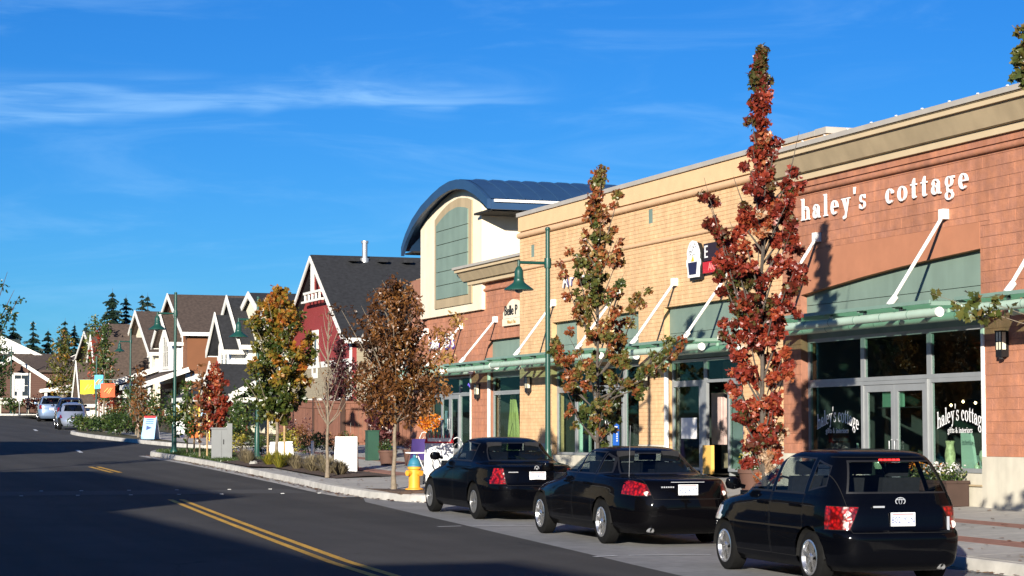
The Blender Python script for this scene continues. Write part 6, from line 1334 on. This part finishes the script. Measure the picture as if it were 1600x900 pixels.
# ------------------------------------------------------------------ street furniture and small things
def lamp_post(x, y, label, z=None, arm=.62, H=5.4):
    z = SW(x, y) if z is None else z; t = thing('street_lamp', label, 'street lamp', (x, y, z), group='green street lamps along the kerb')
    b = MB(); b.lathe([(.13, 0), (.13, .08), (.085, .14), (.08, .9), (.06, 1.0)], (x, y, z), 16); b.build('base', m_green, t, smooth=40)
    b = MB(); b.tube([(x, y, z + .9), (x, y, z + 3.5), (x, y, z + H)], [.055, .052, .045], 14); b.lathe([(.045, 0), (.055, .02), (.05, .06), (.01, .08)], (x, y, z + H), 14); b.build('pole', m_green, t, smooth=50)
    b = MB(); b.tube([(x + .07, y, z + H - .66), (x - arm, y, z + H - .66)], .032, 10); b.tube([(x - arm, y, z + H - .62), (x - arm, y, z + H - .78)], .03, 10); b.lathe([(.07, -.10), (.075, 0), (.07, .1)], (x, y, z + H - .66), 12); b.build('arm', m_green, t, smooth=50)
    zz = z + H - 1.22; b = MB(); b.lathe([(.30, 0), (.295, .02), (.20, .09), (.12, .15), (.10, .20), (.105, .23), (.09, .25), (.088, .38), (.06, .45), (.03, .48)], (x - arm, y, zz), 24); o = b.build('lamp_shade', m_green, t, smooth=40)
    b = MB(); b.lathe([(.02, -.06), (.07, -.04), (.085, .0), (.07, .03)], (x - arm, y, zz), 14); b.build('lamp_lens', mat('lamp_lens', (.5,.5,.45), .3, .05), o, smooth=50)
    return t
lamp_post(15.6, 41.0, 'tall green street lamp behind the saloon by the yellow shop'); lamp_post(14.44, 73.7, 'tall green street lamp on the grass corner', G(73.7) + .17); lamp_post(15.72, 66.9, 'green street lamp left of the orange topped maple', SW(15.7, 66.9), H=5.0)
lamp_post(21.3, 121.5, 'green street lamp up the hill by the coloured flags', G(121.5) + .15); lamp_post(25.4, 158, 'farthest green street lamp in front of the grey roofs', G(158) + .15); lamp_post(22.0, 181, 'green lamp in front of the white house', G(181) + .1)
# hydrant
x, y = 14.15, 45.35; z = SW(x, y); t = thing('fire_hydrant', 'yellow fire hydrant with blue cap at the kerb', 'hydrant', (x, y, z)); m_hyd = mat('hydrant_yellow', (.74, .33, .03), .5, .08, 6); m_hblue = mat('hydrant_blue', (.03, .17, .25), .5, .1, 6)
b = MB(); b.lathe([(.20, 0), (.20, .035), (.13, .05), (.125, .10), (.125, .44), (.15, .46), (.15, .50), (.14, .51)], (x, y, z), 20); b.build('barrel', m_hyd, t, smooth=35)
b = MB(); b.lathe([(.155, .51), (.155, .545), (.135, .56), (.12, .63), (.075, .69), (.035, .71), (.035, .76), (.01, .765)], (x, y, z), 20); b.build('cap', m_hblue, t, smooth=35)
for a in (0, 90, 180, 270):
    d = Vector((math.cos(R(a + 25)), math.sin(R(a + 25)), 0)); p = Vector((x, y, z + .37)); b = MB(); b.tube([p + d * .10, p + d * .19], .055, 12); b.tube([p + d * .19, p + d * .215], .065, 6); b.build('outlet', m_hyd, t, smooth=35)
# sandwich boards
def aboard(label, x, y, w, h, ang, m1, m2, name='sandwich_board', spread=.28):
    z = SW(x, y) if y < 78 else G(y) + .16; t = thing(name, label, 'sign', (x, y, z), R(ang))
    for s, m_ in ((-1, m1), (1, m2)):
        b = MB(); b.prism([(-w / 2, 0), (w / 2, 0), (w / 2 - .02, h), (-w / 2 + .02, h)], lambda a, q: (a, s * (spread * (1 - q / h) + .005), q), lambda a, q: (a, s * (spread * (1 - q / h) + .03), q)); recalc(b.build('board', m_, t, local=True))
    b = MB(); b.bar((-w / 2 + .05, 0, h - .02), (w / 2 - .05, 0, h - .02), .05, .04); b.build('hinge', m_steel, t, local=True); return t
m_sign = mat('sign_board_white', (.80, .80, .78), .5, .02); m_signo = mat('sign_edge_orange', (.55, .16, .06), .6, .1)
t = aboard('blank white sandwich board with orange back on the pavement', 15.55, 55.9, .62, .92, -20, m_sign, m_signo)
m_sblue = mat('sign_pale_blue', (.30, .52, .72), .5, .05)
t = aboard('pale blue sandwich board with arrow and red header up the street', 17.2, 93.0, .62, .95, -35, m_sblue, m_sign)
b = MB(); b.box(-.26, .26, -.08, -.05, .9, .99); b.build('header', m_sred, t, local=True); b = MB(); b.prism([(-.12, .38), (-.12, .58), (.14, .48)], lambda a, q: (a, -.28 * (1 - q / .95) - .04, q), lambda a, q: (a, -.28 * (1 - q / .95) - .036, q)); recalc(b.build('arrow', m_plateb, t, local=True)); b = MB()
for q in (.66, .74, .82): b.box(-.17, .17, -.28 * (1 - q / .95) - .045, -.28 * (1 - q / .95) - .038, q, q + .03)
b.build('print_line', m_plateb, t, local=True)
t = aboard('white sandwich board with red paper top by the dress shop tables', 15.5, 47.8, .66, 1.0, -12, m_sign, m_sign, spread=.3); b = MB()
for k in range(9): b.prism([(-.34 + k * .075, .92), (-.26 + k * .075, .92), (-.28 + k * .075 + rnd.uniform(-.02, .02), 1.14 + rnd.uniform(-.04, .06))], lambda a, q: (a, -.06, q), lambda a, q: (a, -.03, q))
b.build('red_topper', m_sred, t, local=True); b = MB(); b.box(-.26, .26, -.075, -.062, .96, 1.04); b.build('topper_card', m_sign, t, local=True); b = MB(); b.tube([(-.1 + .09 * math.cos(a), -.30 + .17 * math.sin(a) * .28, .45 + .13 * math.sin(a)) for a in [6.283 * k / 14 for k in range(15)]], .012, 5, cap=False); b.build('scroll_mark', m_black, t, local=True)
# low white sign behind the orange maple
x, y = 16.35, 66.3; z = SW(x, y); t = thing('low_sign', 'low white board sign behind the orange topped maple trunk', 'sign', (x, y, z), R(-15)); b = MB(); b.prism([(-.38, .06), (.38, .09), (.35, .52), (-.35, .50)], lambda a, q: (a, -.02, q), lambda a, q: (a, .02, q)); recalc(b.build('panel', m_sign, t, local=True))
for s in (-.28, .28):
    b = MB(); b.box(s - .03, s + .03, .02, .07, -.05, .4); b.build('post', m_wood, t, local=True)
x, y = 17.27, 66.0; z = SW(x, y); b = MB(); b.lathe([(.05, 0), (.05, .48), (.035, .52)], (x, y, z), 10); tag(b.build('marker_post', m_white, smooth=50), 'short white marker post left of the blank sandwich board', 'post')
# rocks
for k, (x, y, r) in enumerate(((17.9, 66.6, .14), (18.3, 65.8, .1), (17.6, 65.2, .09), (14.5, 62.2, .13), (18.7, 67.2, .2), (16.9, 65.2, .08))):
    b = MB(); n = 9; prof = [(r * .8, -.02), (r, r * .25), (r * .85, r * .6), (r * .4, r * .85)]; b.lathe(prof, (x, y, SW(x, y)), n)
    b.v = [(vx + rnd.uniform(-.2, .2) * r, vy + rnd.uniform(-.2, .2) * r, vz + rnd.uniform(-.1, .1) * r) for vx, vy, vz in b.v]; tag(b.build('garden_rock', mat('rock_grey', (.32,.31,.28), .9, .3, 8, .5, 30)), 'small grey garden rock among the kerb and fence planting', 'rock', 'garden rocks by the kerb and fence')
# utility cabinet
x, y = 14.75, 67.6; z = SW(x, y); t = thing('utility_cabinet', 'grey metal utility cabinet on the grass strip', 'cabinet', (x, y, z), R(-12)); m_cab = mat('cabinet_grey', (.17, .178, .18), .5, .06, 4)
b = MB(); b.box(-.32, .32, -.24, .24, .0, .92); b.box(-.35, .35, -.27, .27, .92, .97); b.build('cabinet_body', m_cab, t, local=True); b = MB(); b.box(-.30, -.01, -.255, -.241, .06, .88); b.build('cabinet_door', m_cab, t, local=True); b = MB(); b.box(.01, .30, -.255, -.241, .06, .88); b.build('cabinet_door', m_cab, t, local=True); b = MB(); b.box(.04, .07, -.27, -.256, .45, .6); b.build('handle', m_black, t, local=True)
b = MB(); b.box(.16, .32, -.44, -.31, 0, 1.1); b.build('meter_box', m_cab, t, local=True)
# green utility box and planters by the fence end
x, y = 18.15, 62.4; z = SW(x, y); t = thing('green_box', 'green metal utility box near the fence end', 'utility box', (x, y, z)); b = MB(); b.box(x - .17, x + .17, y - .15, y + .15, z, z + .86); b.box(x - .185, x + .185, y - .165, y + .165, z + .86, z + .89); b.build('box_body', mat('box_green', (.022, .07, .045), .5, .1), t)
def planter(label, x, y, r, h, m_, lm, c0, n=240, fl=None, z=None):
    z = SW(x, y) if z is None else z; t = thing('flower_pot', label, 'planter', (x, y, z)); b = MB(); b.lathe([(r * .72, 0), (r * .95, h * .85), (r * 1.05, h * .86), (r * 1.05, h), (r * .9, h), (r * .88, h * .9)], (x, y, z), 18); b.build('pot', m_, t, smooth=40)
    cr = MB(); cr.c = []
    for _ in range(n): v = rv(); leaf(cr, Vector((x + v.x * r * 1.1, y + v.y * r * 1.1, z + h + abs(v.z) * r * 1.2)), .07, c0 + rnd.gauss(0, .2), OVAL, 0)
    cr.build('foliage', lm, t)
    if fl:
        f_ = MB(); f_.c = []
        for _ in range(90): v = rv(); leaf(f_, Vector((x + v.x * r * 1.1, y + v.y * r * 1.1, z + h + r * .5 + abs(v.z) * r)), .06, rnd.random(), OVAL, -.3)
        f_.build('blooms', fl, t)  # flower heads, built from leaf-shaped faces
    return t
m_terr = mat('terracotta_dark', (.10, .05, .035), .8, .15); m_terro = mat('terracotta_orange', (.62, .14, .03), .7, .1)
planter('dark round flower pot left of the café tables', 17.5, 58.6, .26, .42, m_terr, lf_grn, .4); planter('second dark flower pot closer to the café tables', 18.0, 57.9, .26, .45, m_terr, lf_dkp, .5); planter('large orange pot beside the yellow stand up the street', 19.5, 94.6, .40, .75, m_terro, lf_grn, .4, z=G(94.6) + .17)
planter('pot of yellow flowers by the red tree trunk', 18.9, 38.4, .30, .55, m_terr, lf_grn, .5, 260, lf_yel)
# flower box under the gift shop window
t = thing('flower_box', 'brown flower box with white and red flowers under the gift shop window', 'planter', (20.2, 33.75, .36)); z = SW(20.2, 33.7); b = MB(); b.box(20.0, 20.44, 33.1, 34.5, z, z + .40); b.box(19.98, 20.46, 33.08, 34.52, z + .40, z + .45); b.build('box', mat('box_brown', (.055, .032, .024), .8, .15), t)
cr = MB(); cr.c = []
for _ in range(520): leaf(cr, Vector((rnd.uniform(20.0, 20.44), rnd.uniform(33.1, 34.5), z + .45 + rnd.random() ** 1.5 * .22)), .075, .6 + rnd.gauss(0, .2), OVAL, -.2)
cr.build('foliage', lf_grn, t)
for nm, lm_, ya, yb in (('white_blooms', lf_wht, 33.1, 34.0), ('red_blooms', lf_org2, 33.8, 34.5)):
    cr = MB(); cr.c = []
    for _ in range(120): leaf(cr, Vector((rnd.uniform(19.98, 20.4), rnd.uniform(ya, yb), z + .58 + rnd.random() * .16)), .06, rnd.random(), OVAL, -.3)
    cr.build(nm, lm_, t)  # white and red flower heads above the leaves
# café table with purple cloth, white chairs, pumpkins
x, y = 18.2, 57.0; z = SW(x, y); t = thing('cafe_table', 'small table under a purple cloth outside the dress shop', 'table', (x, y, z)); b = MB(); n = 28
ringf = lambda r, zz, wv: [(x + (r + wv * math.sin(k * 5 * 6.283 / n)) * math.cos(6.283 * k / n), y + (r + wv * math.sin(k * 5 * 6.283 / n)) * math.sin(6.283 * k / n), z + zz) for k in range(n + 1)]
b.strip([ringf(.01, .755, 0), ringf(.44, .755, 0), ringf(.46, .74, .005), ringf(.47, .5, .02), ringf(.49, .18, .045)]); b.build('tablecloth', mat('cloth_purple', (.045, .025, .13), .85, .1), t, smooth=60); b = MB(); b.tube([(x, y, z), (x, y, z + .74)], .03, 8); b.build('leg', m_black, t)
t = thing('flower_bunch', 'bunch of orange flowers on the purple table', 'flowers', (x, y, z + .76)); b = MB(); b.lathe([(.08, 0), (.1, .1), (.06, .2), (.07, .22)], (x, y, z + .76), 12); b.build('vase', m_dark, t, smooth=50); cr = MB(); cr.c = []
for _ in range(520): v = rv(); leaf(cr, Vector((x + v.x * .36, y + v.y * .36, z + 1.22 + v.z * .26)), .085, .5 + rnd.gauss(0, .3), OVAL, -.2)
cr.build('blooms', lf_org2, t)  # orange flower heads of the bunch
def chair(label, x, y, a):
    z = SW(x, y); t = thing('cafe_chair', label, 'chair', (x, y, z), R(a), group='white metal café chairs')
    b = MB(); b.lathe([(.2, .43), (.21, .44), (.21, .46), (.2, .47)], (0, 0, 0), 18); b.build('seat', m_white, t, local=True, smooth=40)
    for sx in (-1, 1):
        for sy in (-1, 1): b = MB(); b.tube([(sx * .15, sy * .15, .44), (sx * .2, sy * .2, 0)], .014, 6); b.build('leg', m_white, t, local=True, smooth=60)
    b = MB(); b.tube([(-.19, .16, .44), (-.19, .20, .75), (-.1, .21, .88), (0, .215, .91), (.1, .21, .88), (.19, .20, .75), (.19, .16, .44)], .014, 6, cap=False); b.tube([(-.1, .17, .45), (-.1, .2, .7), (0, .21, .78), (.1, .2, .7), (.1, .17, .45)], .01, 6, cap=False); b.build('backrest', m_white, t, local=True, smooth=60)
chair('white metal chair between purple table and sandwich board', 17.4, 52.6, -60); chair('white metal chair behind the purple table', 18.6, 58.2, 120)
x, y = 16.6, 53.0; z = SW(x, y); t = thing('side_table', 'small white side table behind the hydrant', 'table', (x, y, z)); b = MB(); b.lathe([(.3, .52), (.3, .55)], (x, y, z), 20); b.build('top', m_white, t, smooth=40)
for k in range(3): b = MB(); b.tube([(x, y, z + .52), (x + .24 * math.cos(k * 2.1), y + .24 * math.sin(k * 2.1), z)], .014, 6); b.build('leg', m_white, t)
x, y = 15.0, 47.9; z = SW(x, y); t = thing('crate_bag', 'dark bag with white paper beside the hydrant', 'bag', (x, y, z)); b = MB(); b.prism([(-.14, 0), (.14, 0), (.12, .28), (-.12, .28)], lambda a, q: (x + a, y - .1, z + q), lambda a, q: (x + a, y + .1, z + q)); recalc(b.build('bag', mat('bag_grey', (.08,.08,.085), .8, .2), t)); b = MB(); b.prism([(-.1, .28), (.08, .28), (.04, .52), (-.06, .5)], lambda a, q: (x + a, y - .03, z + q), lambda a, q: (x + a, y + .03, z + q)); recalc(b.build('paper', m_sign, t))
# yellow stand and white flower shaped boards up the street
x, y = 18.75, 89.3; z = G(y) + .165; t = thing('yellow_stand', 'tall yellow and blue leaflet stand by the orange pot', 'stand', (x, y, z), R(-25)); b = MB(); b.box(-.2, .2, -.03, .03, .55, 1.95); b.build('panel', mat('stand_cream', (.75,.66,.34), .6, .06), t, local=True); b = MB(); b.box(-.24, -.2, -.04, .04, 0, 2.1); b.box(.2, .24, -.04, .04, 0, 2.1); b.build('post', mat('stand_yellow', (.72,.42,.04), .6, .06), t, local=True); b = MB(); b.box(-.14, .14, -.045, -.031, 1.0, 1.3); b.box(-.14, .14, -.045, -.031, .62, .9); b.build('leaflet', m_sblue, t, local=True); b = MB(); b.box(-.14, .14, -.046, -.031, 1.38, 1.5); b.build('title_strip', m_sred, t, local=True); b = MB(); b.box(.24, .46, -.1, .1, .85, 1.25); b.build('leaflet_box', m_black, t, local=True)
for k, (x, y) in enumerate(((19.0, 95.6), (19.45, 96.4))):
    z = G(y) + .165; t = thing('flower_board', ['white flower shaped board, left of the pair', 'white flower shaped board, right of the pair'][k], 'board', (x, y, z), R(-25), 'white flower shaped boards'); pol = [((.36 + .07 * math.cos(5 * a)) * math.cos(a), .42 + (.36 + .07 * math.cos(5 * a)) * math.sin(a)) for a in [6.283 * i / 30 for i in range(30)]]; b = MB(); b.prism(pol, lambda a, q: (a, -.015, q), lambda a, q: (a, .015, q)); recalc(b.build('board', m_sign, t, local=True)); b = MB(); b.tube([(0, -.02, .42), (0, -.024, .42)], .12, 14); b.build('centre', mat('pale_mint', (.5,.68,.6), .6, .05), t, local=True)
# flags on a post
x, y = 20.3, 127; z = G(y) + .15; t = thing('flag_post', 'post carrying yellow, blue and red square banners', 'banner post', (x, y, z)); b = MB(); b.tube([(x, y, z), (x, y, z + 4.0)], .05, 8); b.build('post', m_green, t, smooth=50); s = 3400 / 128.
for nm, rgb, r0, z0_, w_ in (('yellow_banner', (.85,.72,.02), -.50, 4.05, .82), ('blue_banner', (.10,.45,.70), .16, 4.35, .5), ('red_banner', (.80,.10,.03), .72, 3.85, .82)):
    p = Vector((x, y, 0)) + RIGHT * r0 - FWD * (.3 if nm == 'red_banner' else .12); b = MB(); rows_ = []
    for i in range(7):
        q = p + RIGHT * (w_ * (i / 6 - .5)) + FWD * .03 * math.sin(i * 1.3); rows_.append([(q.x, q.y, z0_ - .02 * math.sin(i)), (q.x, q.y, z0_ + .80)])
    b.strip(rows_); o = b.build(nm, mat(nm, rgb, .7, .05), t, smooth=180); b = MB(); c_ = p - FWD * .045
    for k in range(3): a_ = rnd.uniform(-.2, .2); b.bar((*(c_ + RIGHT * (a_ - .1))[:2], z0_ + .2 + .05 * k), (*(c_ + RIGHT * (a_ + .12))[:2], z0_ + .55), .012, .05)
    b.build('banner_print', mat('banner_ink', (.55,.35,.1), .7, .1), o)
b = MB(); b.tube([(x, y, z + 2.2), (x, y, z + 2.25)], .07, 8); b.bar((*(Vector((x, y, 0)) - RIGHT * 1.0)[:2], z + 2.62), (*(Vector((x, y, 0)) + RIGHT * 1.15)[:2], z + 2.62), .03); b.build('banner_arm', m_green, t)
# speed limit sign
x, y = 22.4, 178.5; z = G(y); t = thing('speed_sign', 'white speed limit 25 sign at the left end of the street', 'sign', (x, y, z), -YAW * .7); b = MB(); b.tube([(0, 0, 0), (0, 0, 2.9)], .04, 8); b.build('post', m_steel, t, local=True); b = MB(); b.box(-.36, .36, -.06, -.04, 1.9, 2.9); b.build('plate', m_plate, t, local=True); b = MB(); b.box(-.20, .20, -.06, -.04, 1.15, 1.85); b.build('lower_plate', m_plate, t, local=True)
SM = Matrix(((1, 0, 0, 0), (0, 0, -1, 0), (0, 1, 0, 0), (0, 0, 0, 1)))
put_text('25', .56, m_black, t, Matrix.Translation((0, -.062, 2.2)) @ SM, 'numeral', .002); put_text('SPEED', .17, m_black, t, Matrix.Translation((0, -.062, 2.76)) @ SM, 'lettering', .002); put_text('LIMIT', .17, m_black, t, Matrix.Translation((0, -.062, 2.58)) @ SM, 'lettering', .002)
# low fence at the far end
t = thing('far_fence', 'low white post and rail fence below the white house', 'fence', (19, 180, G(180)))
for k in range(9):
    x = 15.5 + k * 1.1; b = MB(); b.box(x - .08, x + .08, 179.6, 179.76, G(180), G(180) + 1.25); b.build('fence_post', m_creamb, t)
b = MB(); b.box(15.4, 24.4, 179.62, 179.74, G(180) + 1.25, G(180) + 1.36); b.build('fence_rail', m_trim, t)

# fallen leaves in the gutter and on the walk
lv = MB(); lv.c = []
for _ in range(1500):
    y = rnd.uniform(20, 76); k = KX(y)
    if rnd.random() < .65: x = k - abs(rnd.gauss(0, .14)) - .02; z = G(y) + .012
    else: x = k + .2 + rnd.random() ** 1.6 * 5.0; z = SW(x, y) + .012
    a = rnd.uniform(0, 6.28); s_ = rnd.uniform(.03, .055); n0 = len(lv.v)
    for q in range(5): lv.v.append((x + s_ * math.cos(a + q * 1.257) * (1 if q % 2 else .6), y + s_ * math.sin(a + q * 1.257), z + rnd.uniform(0, .018)))
    lv.f.append(tuple(range(n0, n0 + 5))); lv.m.append(0); lv.c.append(rnd.random())
tag(lv.build('fallen_leaves', lf_brn), 'brown fallen leaves along the gutter and pavement', 'leaves', kind='stuff')
# ------------------------------------------------------------------ one piece, one object
def split_loose(o):
    me = o.data; par_ = list(range(len(me.vertices)))
    def find(a):
        while par_[a] != a: par_[a] = par_[par_[a]]; a = par_[a]
        return a
    for p in me.polygons:
        r0 = find(p.vertices[0])
        for v in p.vertices[1:]: par_[find(v)] = r0
    isl = {}
    for p in me.polygons: isl.setdefault(find(p.vertices[0]), []).append(p)
    if len(isl) < 2: return
    for k, ps in enumerate(isl.values()):
        vm = {}; vs_ = []; fs = []
        for p in ps:
            for v in p.vertices:
                if v not in vm: vm[v] = len(vs_); vs_.append(tuple(me.vertices[v].co))
            fs.append(tuple(vm[v] for v in p.vertices))
        nm = bpy.data.meshes.new(me.name); nm.from_pydata(vs_, [], fs)
        for m_ in me.materials: nm.materials.append(m_)
        if me.polygons[0].use_smooth: nm.polygons.foreach_set('use_smooth', [True] * len(fs)); nm.set_sharp_from_angle(angle=R(50))
        nm.update()
        if k == 0: first = nm
        else:
            c = bpy.data.objects.new(o.name.split('.')[0], nm); col.objects.link(c); c.parent = o.parent; c.location = o.location
    o.data = first
SPLIT = {'plinth', 'corner_post', 'tower_side', 'sill_wall', 'transom_panel', 'soffit', 'roof_vent', 'bracket', 'sunlit_end', 'shadow_ring', 'porch_fascia', 'coping_clip', 'tree_pit', 'post', 'leaflet', 'crossing_stud_row', 'print_line', 'sprinkle_print', 'badge'}
for o in list(col.objects):
    if o.type == 'MESH' and o.name.split('.')[0] in SPLIT and 'kind' not in o.keys(): split_loose(o)
